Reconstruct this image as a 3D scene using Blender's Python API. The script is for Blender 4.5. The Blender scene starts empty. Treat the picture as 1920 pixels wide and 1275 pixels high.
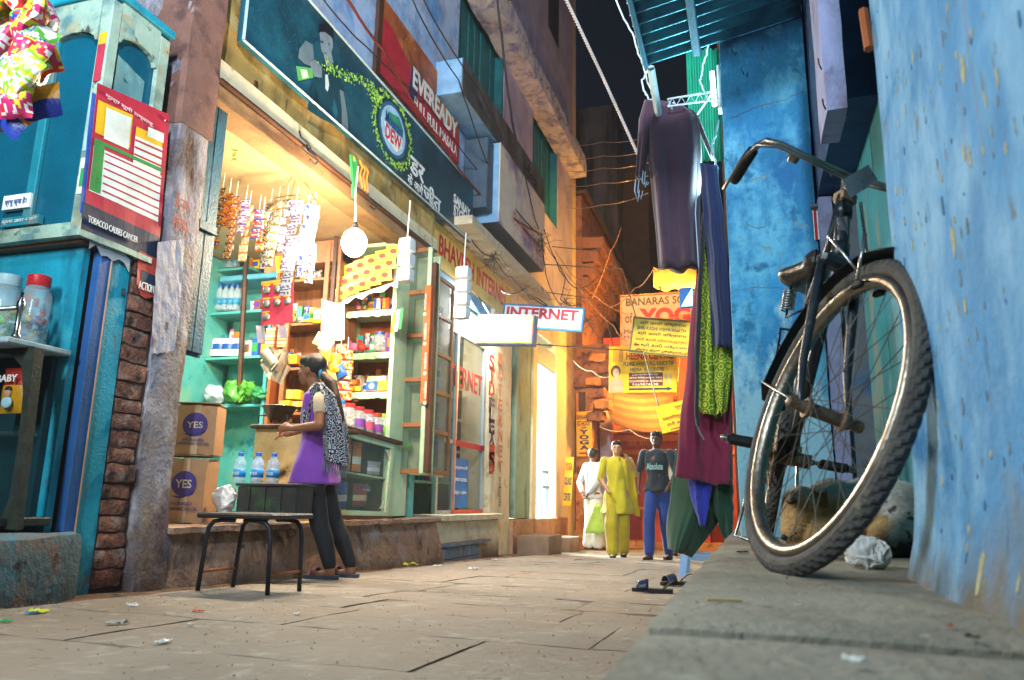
import bpy, bmesh, math, random
from mathutils import Vector, Matrix, noise
R = math.radians
random.seed(7)
SC = bpy.context.scene
COL = SC.collection
# ------------------------------------------------------------------ camera
F = 1410.0
def V(*a): return Vector(a)
_s = V(455, -312.5, -F).normalized()
_u = V(120, 6587.5, -F); _u = (_u - _s * _u.dot(_s)).normalized()
_r = _s.cross(_u)
CM = Matrix((_r, _s, _u))            # camera axes -> world axes
EYE = V(0, 0, .35)
cd = bpy.data.cameras.new('camera'); cam = bpy.data.objects.new('camera', cd); COL.objects.link(cam)
cam.matrix_world = Matrix.Translation(EYE) @ CM.to_4x4()
cd.sensor_width = 36; cd.lens = F / 1920 * 36; cd.clip_start = .05; cd.clip_end = 400
cd.dof.use_dof = True; cd.dof.focus_distance = 4.6; cd.dof.aperture_fstop = 4.5
SC.camera = cam
# ------------------------------------------------------------------ world: clear night sky over a lit town
w = bpy.data.worlds.new('World'); SC.world = w; w.use_nodes = True
bg = w.node_tree.nodes['Background']; bg.inputs[0].default_value = (.08, .18, .44, 1); bg.inputs[1].default_value = .026
SC.view_settings.view_transform = 'Standard'; SC.view_settings.look = 'None'
SC.view_settings.exposure = 0; SC.view_settings.gamma = 1; SC.view_settings.use_curve_mapping = False
SC.cycles.use_denoising = True; SC.cycles.max_bounces = 7; SC.cycles.transparent_max_bounces = 12
SC.cycles.sample_clamp_indirect = 4; SC.cycles.caustics_reflective = False; SC.cycles.caustics_refractive = False
# ------------------------------------------------------------------ lamps of the lane and an added fill
def lamp(name, kind, loc, energy, col, size=.1, to=None, size_y=None, spread=None):
    l = bpy.data.lights.new(name, kind); l.energy = energy; l.color = col
    if kind == 'AREA':
        l.size = size
        if size_y: l.shape = 'RECTANGLE'; l.size_y = size_y
        if spread: l.spread = R(spread)
    else: l.shadow_soft_size = size
    o = bpy.data.objects.new(name, l); COL.objects.link(o); o.location = loc
    if to: o.rotation_euler = (V(*to) - V(*loc)).to_track_quat('-Z', 'Y').to_euler()
    return o
lamp('bulb_light', 'POINT', (-2.93, 4.90, 2.29), 500, (1, .78, .50), .12)
lamp('shop_tube_light', 'AREA', (-4.5, 5.2, 2.9), 150, (1, .95, .82), .9, (-4.4, 5.6, .5), .15)
lamp('kiosk_tube_light', 'AREA', (-2.3, -.7, 2.5), 180, (.78, .94, 1), .25, (-1.4, 3.4, .9), 1.2)
lamp('upper_fill_light', 'AREA', (.2, -1.6, 5.0), 420, (.72, .84, 1), .2, (-3.2, 7, 6.0), 1.2, 105)  # unseen fill added behind the camera to brighten the upper facade
sl = lamp('sodium_street_light', 'SPOT', (-1.1, 9.6, 5.2), 1700, (1, .50, .08), .12, (-2.7, 14.6, 4.2)); sl.data.spot_size = R(76); sl.data.spot_blend = .8
sl = lamp('board_spot_light', 'SPOT', (-.62, 9.3, 3.4), 700, (1, .62, .2), .08, (-1.7, 12.3, 2.3)); sl.data.spot_size = R(75); sl.data.spot_blend = .8
lamp('sodium_lane_light', 'POINT', (-1.7, 15.4, 3.0), 560, (1, .50, .09), .1)
lamp('internet_room_light', 'AREA', (-5.4, 13.9, 2.5), 2000, (.92, 1, .97), 1.0, (-1.0, 9.0, -.3), 1.0)
lamp('internet_front_light', 'AREA', (-3.2, 8.9, 2.95), 270, (1, .97, .9), .9, (-1.0, 8.0, -.4), .12)
lamp('internet_shop_light', 'AREA', (-3.8, 8.7, 2.85), 45, (1, .98, .92), .9, (-3.8, 8.7, 0), .2)
lamp('awning_tube_light', 'AREA', (-.13, 4.45, 2.38), 16, (.55, .95, 1), .08, (-.5, 3.7, 2.9), .5)
# ------------------------------------------------------------------ pixel rays to real planes
def ray(px, py): return CM @ V(px - 960, 637.5 - py, -F)
def AX(px, py, x): d = ray(px, py); return EYE + d * ((x - EYE.x) / d.x)
def AY(px, py, y): d = ray(px, py); return EYE + d * ((y - EYE.y) / d.y)
def AZ(px, py, z): d = ray(px, py); return EYE + d * ((z - EYE.z) / d.z)
def gz(y): return -.03 - .031 * y
def AG(px, py): d = ray(px, py); return EYE + d * ((-.03 - EYE.z) / (d.z + .031 * d.y))
# ------------------------------------------------------------------ materials
MATS = {}
def lin(h):
    h = h.lstrip('#'); c = [int(h[i:i+2], 16) / 255 for i in (0, 2, 4)]
    return tuple(x / 12.92 if x <= .04045 else ((x + .055) / 1.055) ** 2.4 for x in c)
def mat(name, col, rough=.65, metal=0, var=.22, vs=7, bump=.12, bs=60, layers=(), zdirt=None, trans=0, alpha=1, emit=0, ecol=None, spec=.4, wave=None, obj=False, sheen=0, ior=1.45):
    if name in MATS: return MATS[name]
    if isinstance(col, str): col = lin(col)
    m = bpy.data.materials.new(name); m.use_nodes = True; MATS[name] = m
    nt = m.node_tree; N = nt.nodes; L = nt.links; p = N['Principled BSDF']
    def nd(t, **k):
        n = N.new(t)
        for a, b in k.items(): setattr(n, a, b)
        return n
    def mixc(f, a, b):
        n = nd('ShaderNodeMix', data_type='RGBA')
        for i, x in ((0, f), (6, a), (7, b)):
            if hasattr(x, 'is_output'): L.new(x, n.inputs[i])
            elif i == 0: n.inputs[0].default_value = x
            else: n.inputs[i].default_value = (*x, 1)
        return n.outputs[2]
    if obj: pos = nd('ShaderNodeTexCoord').outputs['Object']
    else: pos = nd('ShaderNodeNewGeometry').outputs['Position']
    def noi(sc, det=5, rgh=.55, st=None):
        src = pos
        if st:
            mp = nd('ShaderNodeMapping'); L.new(pos, mp.inputs[0]); mp.inputs['Scale'].default_value = st; src = mp.outputs[0]
        n = nd('ShaderNodeTexNoise'); L.new(src, n.inputs['Vector']); n.inputs['Scale'].default_value = sc
        n.inputs['Detail'].default_value = det; n.inputs['Roughness'].default_value = rgh
        return n.outputs[0]
    def ramp(v, a, b):
        n = nd('ShaderNodeMapRange'); L.new(v, n.inputs[0]); n.inputs[1].default_value = a; n.inputs[2].default_value = b
        return n.outputs[0]
    c = mixc(ramp(noi(vs, 6, .6), .3, .7), tuple(x * (1 - var) for x in col), tuple(min(1, x * (1 + var)) for x in col))
    h = noi(bs, 4, .6)
    for l in layers:
        lc, sc, t, wd = l[:4]; st = l[4] if len(l) > 4 else None
        if isinstance(lc, str): lc = lin(lc)
        f = ramp(noi(sc, 9, .62, st), t - wd, t + wd)
        c = mixc(f, c, lc)
        if len(l) > 5:
            mm = nd('ShaderNodeMath', operation='MULTIPLY_ADD'); L.new(f, mm.inputs[0]); mm.inputs[1].default_value = l[5]; L.new(h, mm.inputs[2]); h = mm.outputs[0]
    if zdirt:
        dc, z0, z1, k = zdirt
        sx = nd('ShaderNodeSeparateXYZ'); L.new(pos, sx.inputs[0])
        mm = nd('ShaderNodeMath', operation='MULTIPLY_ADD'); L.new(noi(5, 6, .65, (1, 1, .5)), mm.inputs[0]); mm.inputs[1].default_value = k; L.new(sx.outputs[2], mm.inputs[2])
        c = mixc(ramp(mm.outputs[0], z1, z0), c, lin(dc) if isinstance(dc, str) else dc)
    if wave:
        wc, sc, ax = wave[:3]
        wv = nd('ShaderNodeTexWave', bands_direction=ax); L.new(pos, wv.inputs['Vector']); wv.inputs['Scale'].default_value = sc
        wv.inputs['Distortion'].default_value = wave[3] if len(wave) > 3 else 2; wv.inputs['Detail'].default_value = 3
        c = mixc(ramp(wv.outputs[1], .45, .6), c, lin(wc) if isinstance(wc, str) else wc)
    L.new(c, p.inputs['Base Color'])
    rr = nd('ShaderNodeMapRange'); L.new(h, rr.inputs[0]); rr.inputs[3].default_value = max(.03, rough - .12); rr.inputs[4].default_value = min(1, rough + .12)
    L.new(rr.outputs[0], p.inputs['Roughness'])
    p.inputs['Metallic'].default_value = metal; p.inputs['Specular IOR Level'].default_value = spec; p.inputs['IOR'].default_value = ior
    p.inputs['Transmission Weight'].default_value = trans; p.inputs['Alpha'].default_value = alpha
    if sheen: p.inputs['Sheen Weight'].default_value = sheen
    if emit:
        if ecol: p.inputs['Emission Color'].default_value = (*(lin(ecol) if isinstance(ecol, str) else ecol), 1)
        else: L.new(c, p.inputs['Emission Color'])
        p.inputs['Emission Strength'].default_value = emit
    if bump:
        b = nd('ShaderNodeBump'); b.inputs['Strength'].default_value = bump; b.inputs['Distance'].default_value = .02
        L.new(h, b.inputs['Height']); L.new(b.outputs[0], p.inputs['Normal'])
    return m
def paint(h, **k):
    k.setdefault('rough', .6); k.setdefault('bump', .05)
    return mat('paint_' + h.strip('#') + ('_e' if k.get('emit') else ''), h, **k)
def gloss(h, **k): return mat('gloss_' + h.strip('#'), h, rough=.28, bump=.15, bs=90, var=.12, **k)
# ------------------------------------------------------------------ mesh builder
class MB:
    def __init__(s): s.v = []; s.f = []; s.m = []
    def add(s, vs, fs, m=0):
        o = len(s.v); s.v += [Vector(x) for x in vs]
        for f in fs: s.f.append([o + i for i in f]); s.m.append(m)
        return s
    def box(s, c, d, M=None, bev=0, m=0):
        c = Vector(c); hx, hy, hz = d[0]/2, d[1]/2, d[2]/2
        M = M or Matrix.Identity(3)
        if not bev:
            vs = [c + M @ V(x*hx, y*hy, z*hz) for x in (-1,1) for y in (-1,1) for z in (-1,1)]
            return s.add(vs, [(0,1,3,2),(4,6,7,5),(0,4,5,1),(2,3,7,6),(0,2,6,4),(1,5,7,3)], m)
        b = min(bev, hx*.9, hy*.9, hz*.9); vs = []; ix = {}
        for x in (-1,1):
            for y in (-1,1):
                for z in (-1,1):
                    for a in range(3):
                        p = V(x*hx, y*hy, z*hz) - V(*(0 if a == i else (x, y, z)[i]*b for i in range(3)))
                        ix[x,y,z,a] = len(vs); vs.append(c + M @ p)
        fs = []
        for a in range(3):
            i, j = [k for k in range(3) if k != a]
            for sg in (-1,1):
                q = []
                for (p_, q_) in ((-1,-1),(1,-1),(1,1),(-1,1)):
                    k = [0]*3; k[a] = sg; k[i] = p_; k[j] = q_; q.append(ix[k[0],k[1],k[2],a])
                fs.append(q)
        for a in range(3):
            i, j = [k for k in range(3) if k != a]
            for p_ in (-1,1):
                for q_ in (-1,1):
                    k0 = [0]*3; k1 = [0]*3; k0[a] = -1; k1[a] = 1
                    for k in (k0, k1): k[i] = p_; k[j] = q_
                    fs.append((ix[(*k0, i)], ix[(*k1, i)], ix[(*k1, j)], ix[(*k0, j)]))
        for x in (-1,1):
            for y in (-1,1):
                for z in (-1,1): fs.append([ix[x,y,z,a] for a in range(3)])
        return s.add(vs, fs, m)
    def bx(s, x0, x1, y0, y1, z0, z1, bev=0, m=0):
        return s.box(((x0+x1)/2, (y0+y1)/2, (z0+z1)/2), (abs(x1-x0), abs(y1-y0), abs(z1-z0)), None, bev, m)
    def rough(s, x0, x1, y0, y1, z0, z1, st=.08, amp=.012, sc=4, rnd=.02, fn=None):
        "a rough plastered block: subdivided faces pushed about by noise, corners rounded"
        c = V((x0+x1)/2, (y0+y1)/2, (z0+z1)/2); hs = V((x1-x0)/2, (y1-y0)/2, (z1-z0)/2)
        for a in range(3):
            i, j = [k for k in range(3) if k != a]
            nu = max(1, min(60, round(2*hs[i]/st))); nv = max(1, min(90, round(2*hs[j]/st)))
            for sg in (-1, 1):
                vs = []
                for v in range(nv+1):
                    for u in range(nu+1):
                        p = V(0,0,0); p[a] = sg*hs[a]; p[i] = (2*u/nu-1)*hs[i]; p[j] = (2*v/nv-1)*hs[j]
                        q = p.copy()
                        for k in range(3): q[k] = max(-hs[k]+rnd, min(hs[k]-rnd, p[k]))
                        d = p - q
                        if d.length > 1e-6: p = q + d.normalized()*rnd
                        w_ = c + p; n = noise.noise_vector(w_*sc) + noise.noise_vector(w_*sc*2.7)*.5 + noise.noise_vector(w_*sc*7)*.25
                        w_ = w_ + n*amp
                        vs.append(fn(w_) if fn else w_)
                s.add(vs, [(v*(nu+1)+u, v*(nu+1)+u+1, (v+1)*(nu+1)+u+1, (v+1)*(nu+1)+u) for v in range(nv) for u in range(nu)])
        return s
    def tube(s, pts, r=.01, n=8, cap=True, m=0, closed=False):
        pts = [Vector(p) for p in pts]; k = len(pts); rs = r if isinstance(r, (list, tuple)) else [r]*k
        o = len(s.v); up = None
        for i, p in enumerate(pts):
            if closed: t = pts[(i+1) % k] - pts[i-1]
            else: t = pts[min(i+1, k-1)] - pts[max(i-1, 0)]
            if t.length < 1e-9: t = V(0,0,1)
            t.normalize()
            if up is None: up = V(0,0,1) if abs(t.z) < .9 else V(1,0,0)
            a = t.cross(up); 
            if a.length < 1e-6: a = t.orthogonal()
            a.normalize(); b = a.cross(t); up = b
            for q in range(n): an = 2*math.pi*q/n; s.v.append(p + (a*math.cos(an) + b*math.sin(an))*rs[i])
        for i in range(k if closed else k-1):
            i2 = (i+1) % k
            for q in range(n):
                q2 = (q+1) % n; s.f.append([o+i*n+q, o+i*n+q2, o+i2*n+q2, o+i2*n+q]); s.m.append(m)
        if cap and not closed:
            s.f.append([o+q for q in range(n)]); s.f.append([o+(k-1)*n+q for q in range(n)]); s.m += [m, m]
        return s
    def loft(s, rings, n=20, fold=0, seed=0, cap=True, m=0, kf=7):
        "rings: (centre, rx, ry[, yaw]) horizontal ellipses"
        o = len(s.v); k = len(rings)
        for i, rg in enumerate(rings):
            c, rx, ry = Vector(rg[0]), rg[1], rg[2]; yw = rg[3] if len(rg) > 3 else 0
            for q in range(n):
                an = 2*math.pi*q/n
                fo = 1 + fold*(i/(k-1))*math.sin(an*kf + seed + i*.35)
                x, y = rx*math.cos(an)*fo, ry*math.sin(an)*fo
                s.v.append(c + V(x*math.cos(yw)-y*math.sin(yw), x*math.sin(yw)+y*math.cos(yw), 0))
        for i in range(k-1):
            for q in range(n):
                q2 = (q+1) % n; s.f.append([o+i*n+q, o+i*n+q2, o+(i+1)*n+q2, o+(i+1)*n+q]); s.m.append(m)
        if cap: s.f.append([o+q for q in range(n)]); s.f.append([o+(k-1)*n+q for q in range(n)]); s.m += [m, m]
        return s
    def lathe(s, prof, n=16, T=None, m=0):
        T = T or Matrix.Identity(4); o = len(s.v); k = len(prof)
        for r, z in prof:
            for q in range(n): a = 2*math.pi*q/n; s.v.append(T @ V(r*math.cos(a), r*math.sin(a), z))
        for i in range(k-1):
            for q in range(n):
                q2 = (q+1) % n; s.f.append([o+i*n+q, o+i*n+q2, o+(i+1)*n+q2, o+(i+1)*n+q]); s.m.append(m)
        s.f.append([o+q for q in range(n)]); s.f.append([o+(k-1)*n+q for q in range(n)]); s.m += [m, m]
        return s
    def ell(s, c, r, M=None, nu=14, nv=9, m=0):
        c = Vector(c); M = M or Matrix.Identity(3); r = r if isinstance(r, (tuple, list)) else (r, r, r)
        o = len(s.v); s.v.append(c + M @ V(0,0,-r[2]))
        for i in range(1, nv):
            t = math.pi*i/nv
            for q in range(nu): a = 2*math.pi*q/nu; s.v.append(c + M @ V(r[0]*math.sin(t)*math.cos(a), r[1]*math.sin(t)*math.sin(a), -r[2]*math.cos(t)))
        e = len(s.v); s.v.append(c + M @ V(0,0,r[2]))
        for q in range(nu):
            q2 = (q+1) % nu; s.f.append([o, o+1+q2, o+1+q]); s.f.append([e, e-nu+q, e-nu+q2]); s.m += [m, m]
        for i in range(nv-2):
            for q in range(nu):
                q2 = (q+1) % nu; s.f.append([o+1+i*nu+q, o+1+i*nu+q2, o+1+(i+1)*nu+q2, o+1+(i+1)*nu+q]); s.m.append(m)
        return s
    def limb(s, p0, p1, r0, r1, n=12):
        "tapered capsule"
        p0, p1 = Vector(p0), Vector(p1); d = (p1-p0); L = d.length or 1e-6; d /= L
        pts, rs = [], []
        for t in (0.02, .25, .6): pts.append(p0 - d*r0*math.cos(t*math.pi/2)); rs.append(max(.001, r0*math.sin(t*math.pi/2)))
        for t in (0, .5, 1): pts.append(p0 + d*L*t); rs.append(r0 + (r1-r0)*t)
        for t in (.6, .25, 0.02): pts.append(p1 + d*r1*math.cos(t*math.pi/2)); rs.append(max(.001, r1*math.sin(t*math.pi/2)))
        return s.tube(pts, rs, n)
    def chain(s, *pr):
        for (a, ra), (b, rb) in zip(pr, pr[1:]): s.limb(a, b, ra, rb)
        return s
    def grid(s, nu, nv, fn, m=0):
        vs = [fn(u/nu, v/nv) for v in range(nv+1) for u in range(nu+1)]
        return s.add(vs, [(v*(nu+1)+u, v*(nu+1)+u+1, (v+1)*(nu+1)+u+1, (v+1)*(nu+1)+u) for v in range(nv) for u in range(nu)], m)
    def sheet(s, nu, nv, fn, th, m=0):
        "thin closed sheet of thickness th (offset vector)"
        th = Vector(th); n = (nu+1)*(nv+1); o = len(s.v)
        a = [Vector(fn(u/nu, v/nv)) for v in range(nv+1) for u in range(nu+1)]
        s.v += a + [p + th for p in a]
        for v in range(nv):
            for u in range(nu):
                q = [v*(nu+1)+u, v*(nu+1)+u+1, (v+1)*(nu+1)+u+1, (v+1)*(nu+1)+u]
                s.f.append([o+i for i in q]); s.f.append([o+n+i for i in reversed(q)]); s.m += [m, m]
        rim = [u for u in range(nu)] + [v*(nu+1)+nu for v in range(nv)] + [nv*(nu+1)+nu-u for u in range(nu)] + [(nv-v)*(nu+1) for v in range(nv)]
        for i, a_ in enumerate(rim): b_ = rim[(i+1) % len(rim)]; s.f.append([o+a_, o+n+a_, o+n+b_, o+b_]); s.m.append(m)
        return s
    def prism(s, poly, vec, m=0):
        vec = Vector(vec); k = len(poly); a = [Vector(p) for p in poly]
        s.add(a + [p+vec for p in a], [list(range(k)), list(range(2*k-1, k-1, -1))] + [(i, (i+1) % k, k+(i+1) % k, k+i) for i in range(k)], m)
        return s
    def mesh(s, name):
        me = bpy.data.meshes.new(name); me.from_pydata([tuple(v) for v in s.v], [], s.f)
        me.polygons.foreach_set('material_index', s.m)
        b = bmesh.new(); b.from_mesh(me); bmesh.ops.recalc_face_normals(b, faces=b.faces); b.to_mesh(me); b.free()
        return me
def org(p):
    t = V(0,0,0)
    while p: t += Vector(p.location); p = p.parent
    return t
def tag(o, label=None, cat=None, group=None, kind=None):
    for k, v in (('label', label), ('category', cat), ('group', group), ('kind', kind)):
        if v: o[k] = v
    return o
def part(name, mb, m, parent, smooth=False, label=None, local=False, mods=None):
    if not local and parent is not None:
        t = org(parent); mb.v = [v - t for v in mb.v]
    me = mb.mesh(name)
    for x in (m if isinstance(m, (list, tuple)) else [m]): me.materials.append(x)
    if smooth: me.polygons.foreach_set('use_smooth', [True]*len(me.polygons))
    o = bpy.data.objects.new(name, me); COL.objects.link(o); o.parent = parent
    if label: o['label'] = label
    return o
def auto(o, ang=35):
    o.data.polygons.foreach_set('use_smooth', [True]*len(o.data.polygons)); 
    try: o.data.set_sharp_from_angle(angle=R(ang))
    except Exception: pass
    return o
def thing(name, label, cat, loc=(0,0,0), group=None, kind=None):
    o = bpy.data.objects.new(name, None); o.empty_display_size = .05; COL.objects.link(o); o.location = loc
    return tag(o, label, cat, group, kind)
def one(name, mb, m, label, cat, group=None, smooth=False, kind=None):
    xs = [v.x for v in mb.v]; ys = [v.y for v in mb.v]; c = V((min(xs)+max(xs))/2, (min(ys)+max(ys))/2, min(v.z for v in mb.v))
    mb.v = [v - c for v in mb.v]
    o = part(name, mb, m, None, smooth); o.location = c
    return tag(o, label, cat, group, kind)
def copy_tree(o, parent=None):
    c = o.copy(); COL.objects.link(c); c.parent = parent
    for ch in o.children: copy_tree(ch, c)
    return c
def body(name, mb, m, parent, vox=.012, it=4, local=False):
    "one continuous surface grown from overlapping forms"
    o = part(name, mb, m, parent, True, local=local)
    a = o.modifiers.new('r', 'REMESH'); a.mode = 'VOXEL'; a.voxel_size = vox; a.use_smooth_shade = True
    b = o.modifiers.new('s', 'SMOOTH'); b.factor = .5; b.iterations = it
    return o
# ------------------------------------------------------------------ lettering
TQ = []
_X, _Y, _Z = V(1,0,0), V(0,1,0), V(0,0,1)
STREET = (_Y, _Z)      # reading direction and up on walls along the lane, left side
FRONT = (_X, _Z)       # boards facing up the lane
def txt(s, O, UV, x, y, w_, h, m, parent, bold=.0, name='lettering', off=.004, rot=0, depth=.0015):
    cu = bpy.data.curves.new(name, 'FONT'); cu.body = s; cu.extrude = depth; cu.offset = bold; cu.resolution_u = 3
    o = bpy.data.objects.new(name, cu); COL.objects.link(o); o.parent = parent; cu.materials.append(m)
    TQ.append((o, Vector(O), UV, x, y, w_, h, off, rot)); return o
def flush_text():
    bpy.context.view_layer.update()
    for o, O, (U, W), x, y, w_, h, off, rot in TQ:
        bb = [Vector(c) for c in o.bound_box]; x0 = min(b.x for b in bb); x1 = max(b.x for b in bb); y0 = min(b.y for b in bb); y1 = max(b.y for b in bb)
        if x1 - x0 < 1e-6: continue
        sx = w_/(x1-x0) if w_ else h/(y1-y0); sy = h/(y1-y0); N_ = U.cross(W)
        me = bpy.data.meshes.new_from_object(o); inv = o.parent.matrix_world.inverted()
        if rot:
            U, W = U*math.cos(rot)+W*math.sin(rot), W*math.cos(rot)-U*math.sin(rot)
        for v in me.vertices:
            a, b, c = v.co; v.co = inv @ (O + U*(x + (a-x0)*sx) + W*(y + (b-y0)*sy) + N_*(off + c))
        n = bpy.data.objects.new(o.name, me); nm = o.name; COL.objects.link(n); n.parent = o.parent
        cu = o.data; bpy.data.objects.remove(o); bpy.data.curves.remove(cu); n.name = nm
    TQ.clear()
def flat(name, O, UV, pts, m, parent, off=.003, th=.0012, label=None):
    "printed flat shape on a board: polygon of (x, y)"
    U, W = UV; N_ = U.cross(W)
    return part(name, MB().prism([Vector(O) + U*a + W*b + N_*off for a, b in pts], N_*th), m, parent, label=label)
def rect(x0, y0, x1, y1): return [(x0,y0),(x1,y0),(x1,y1),(x0,y1)]
def circ(cx, cy, rx, ry=None, n=20, a0=0, a1=2*math.pi):
    ry = ry or rx; e = 0 if abs(a1-a0-2*math.pi) < 1e-3 else 1
    return [(cx+rx*math.cos(a0+(a1-a0)*i/(n-e)), cy+ry*math.sin(a0+(a1-a0)*i/(n-e))) for i in range(n)]
def board(parent, O, UV, w_, h, t, m, name='panel', bev=.004):
    U, W = UV; N_ = U.cross(W); Mx = Matrix((U, W, N_)).transposed()
    return part(name, MB().box(Vector(O) + U*w_/2 + W*h/2 - N_*t/2, (w_, h, t), Mx, bev), m, parent)
def frame(parent, O, UV, w_, h, b, t, m, name='frame', off=.0):
    U, W = UV; N_ = U.cross(W); Mx = Matrix((U, W, N_)).transposed(); mb = MB(); O = Vector(O) + N_*off
    for cx, cy, dx, dy in ((w_/2, b/2, w_, b), (w_/2, h-b/2, w_, b), (b/2, h/2, b, h-2*b), (w_-b/2, h/2, b, h-2*b)):
        mb.box(O + U*cx + W*cy, (dx, dy, t), Mx, .003)
    return part(name, mb, m, parent)
# ------------------------------------------------------------------ shared materials
dust = mat('dusty_stone', '#887d70', .85, var=.22, vs=1.3, bump=.5, bs=30, layers=[('#82766a', 2.2, .56, .12), ('#9d9386', 9, .6, .06), ('#5a5048', 34, .68, .03), ('#93806f', 1.1, .6, .15), ('#6f6459', 12, .66, .04)])
dirt = mat('dirt', '#6a5a4b', .9, var=.4, vs=6, bump=.6, bs=40)
wet = mat('gutter_water', '#2a1c14', .12, var=.3, bump=.12, bs=30, spec=.6)
concrete = mat('ledge_concrete', '#8d8676', .85, var=.2, vs=4, bump=.5, bs=45, layers=[('#6e675a', 3, .55, .1), ('#554d40', 22, .68, .04, None, -.3), ('#a8a292', 14, .66, .05), ('#6b4a36', 1.6, .66, .08)])
blue_near = mat('blue_limewash', '#4a8cbd', .8, var=.2, vs=2.5, bump=.35, bs=30,
    layers=[('#7fadce', 5, .54, .08, (1,1,.7), .3), ('#3f7fb0', 2.4, .6, .07, (1,1,.5)), ('#5691be', 9, .62, .06, (1,1,.5)), ('#5f7078', 30, .64, .02, (1,1,.5), -.6), ('#2f6d9a', 22, .68, .03, (1,1,.2)), ('#8a5a3e', 3.2, .63, .05, (1,3,.12))], zdirt=('#6d6558', .43, .6, .5))
blue_far = mat('blue_distemper', '#2a80ac', .78, var=.3, vs=2, bump=.5, bs=40,
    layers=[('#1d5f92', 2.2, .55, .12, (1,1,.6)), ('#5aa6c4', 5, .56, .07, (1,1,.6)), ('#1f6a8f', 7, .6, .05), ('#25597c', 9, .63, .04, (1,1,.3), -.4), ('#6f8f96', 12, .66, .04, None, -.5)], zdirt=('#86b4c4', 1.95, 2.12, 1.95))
blue_dark = mat('blue_lintel', '#27486e', .8, var=.25, bump=.3, layers=[('#1f3455', 4, .55, .1), ('#6a5560', 9, .66, .04)])
lilac = mat('lilac_plaster', '#8f93b8', .8, var=.15, bump=.3, layers=[('#7a6f86', 6, .6, .08)])
teal_door = mat('teal_door_paint', '#157f8d', .6, var=.2, vs=5, bump=.25, layers=[('#6f7f74', 5, .58, .06, (1,1,.35)), ('#0e5a72', 8, .64, .05, (1,1,.2))])
grey_cement = mat('grey_cement', '#6d7178', .85, var=.2, bump=.35, layers=[('#3d6b93', 4, .62, .06), ('#54544f', 9, .62, .05)])
plinth_m = mat('stained_plinth', '#9a7b68', .85, var=.25, vs=3, bump=.8, bs=22, layers=[('#5d4a45', 3, .54, .06, (1,1,.8), -.8), ('#8c8f93', 4.5, .62, .05), ('#3a2c2a', 9, .63, .04, (1,1,.6), -.8), ('#b28a6c', 6, .62, .06)], zdirt=('#2e1d15', -.22, .2, .25))
pillar_m = mat('lilac_pillar', '#86818a', .85, var=.2, vs=3, bump=.7, bs=30, layers=[('#aaa5a8', 5, .55, .05, (1,1,.6), .5), ('#8f7f70', 2.6, .58, .07), ('#5d4f57', 4, .6, .07, (1,1,.6), -.6), ('#a85c48', 7, .67, .03), ('#4a3226', 3, .58, .07, (1,1,.4), -.5)], zdirt=('#3f2a20', .1, .75, .7))
brown_plaster = mat('brown_plaster', '#7d584c', .85, var=.2, bump=.4, layers=[('#5a3f3a', 5, .58, .07), ('#a08a8a', 8, .68, .04)])
brick_ms = [mat('old_brick_%d' % i, c, .9, var=.35, vs=9, bump=1, bs=36, layers=[('#8d7a72', 10, .58, .06), ('#3d2a26', 8, .6, .05)]) for i, c in enumerate(('#6f4438','#7d5040','#5c3c34','#855a4a'))]
brick_m = mat('old_brick', '#6f4438', .9, var=.35, vs=9, bump=.9, bs=40, layers=[('#8d7a72', 11, .6, .06), ('#3d2a26', 8, .62, .05)])
ochre = mat('ochre_fascia', '#b38c48', .75, var=.15, vs=4, bump=.2, layers=[('#7d6030', 4, .57, .07, (1,1,.4)), ('#5f4a2c', 9, .66, .03, (1,1,.3)), ('#d9bb80', 3, .62, .1)])
cream = mat('cream_plaster', '#d9c6a0', .75, var=.1, bump=.15, layers=[('#b09468', 5, .62, .07), ('#8a6f4c', 18, .7, .03)])
lintel_m = mat('lintel_wood', '#8d6a46', .7, var=.2, bump=.3, layers=[('#5c4029', 6, .58, .08, (1,.2,1))])
upper_m = mat('blue_white_wall', '#a3b3c9', .8, var=.14, vs=2, bump=.3, layers=[('#4f86b4', 2.4, .55, .09), ('#8a8193', 3, .6, .1), ('#c9c4c0', 6, .64, .06)])
lilac_upper = mat('mauve_wall', '#a79aa8', .82, var=.12, vs=2, bump=.2, layers=[('#8d8194', 2.2, .55, .12)])
yellow_wall = mat('sandy_wall', '#c8b18a', .8, var=.12, vs=2, bump=.2, layers=[('#a58c68', 3, .6, .1)])
chajja_m = mat('weathered_concrete', '#c6b9ae', .85, var=.18, bump=.5, layers=[('#7f7c9a', 4, .56, .07), ('#6e5f55', 9, .64, .05), ('#c7b9a8', 6, .64, .05)])
shutter_green = mat('green_shutter_paint', '#14605f', .6, var=.25, vs=6, bump=.2, layers=[('#0d3f48', 6, .6, .07, (1,1,.2))])
dark = mat('dark_void', '#15120f', .9, bump=0)
wood = mat('brown_wood', '#93603a', .55, var=.2, vs=4, bump=.15, layers=[('#6b4024', 6, .58, .08, (1,1,.15))])
wood_dk = mat('dark_wood', '#4a2c1c', .55, var=.3, bump=.2, layers=[('#2e1b12', 8, .6, .06, (1,1,.2))])
rust_wood = mat('rust_board', '#a2562b', .6, var=.2, bump=.12, layers=[('#7d3d1d', 4, .6, .1)])
turq = mat('turquoise_paint', '#4fa8a3', .6, var=.15, bump=.1, layers=[('#7fb08a', 2.3, .6, .1), ('#1f6d70', 5, .64, .06)])
mint = mat('mint_frame_paint', '#a9c3a0', .6, var=.12, bump=.15, layers=[('#c8b487', 7, .62, .06), ('#7c9a80', 12, .66, .04)])
glass = mat('cabinet_glass', '#6f8f84', .06, var=.02, bump=.02, alpha=.16, spec=.5)
glass_d = mat('shop_glass', '#56695f', .08, var=.1, bump=.02, alpha=.28, spec=.6)
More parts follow.
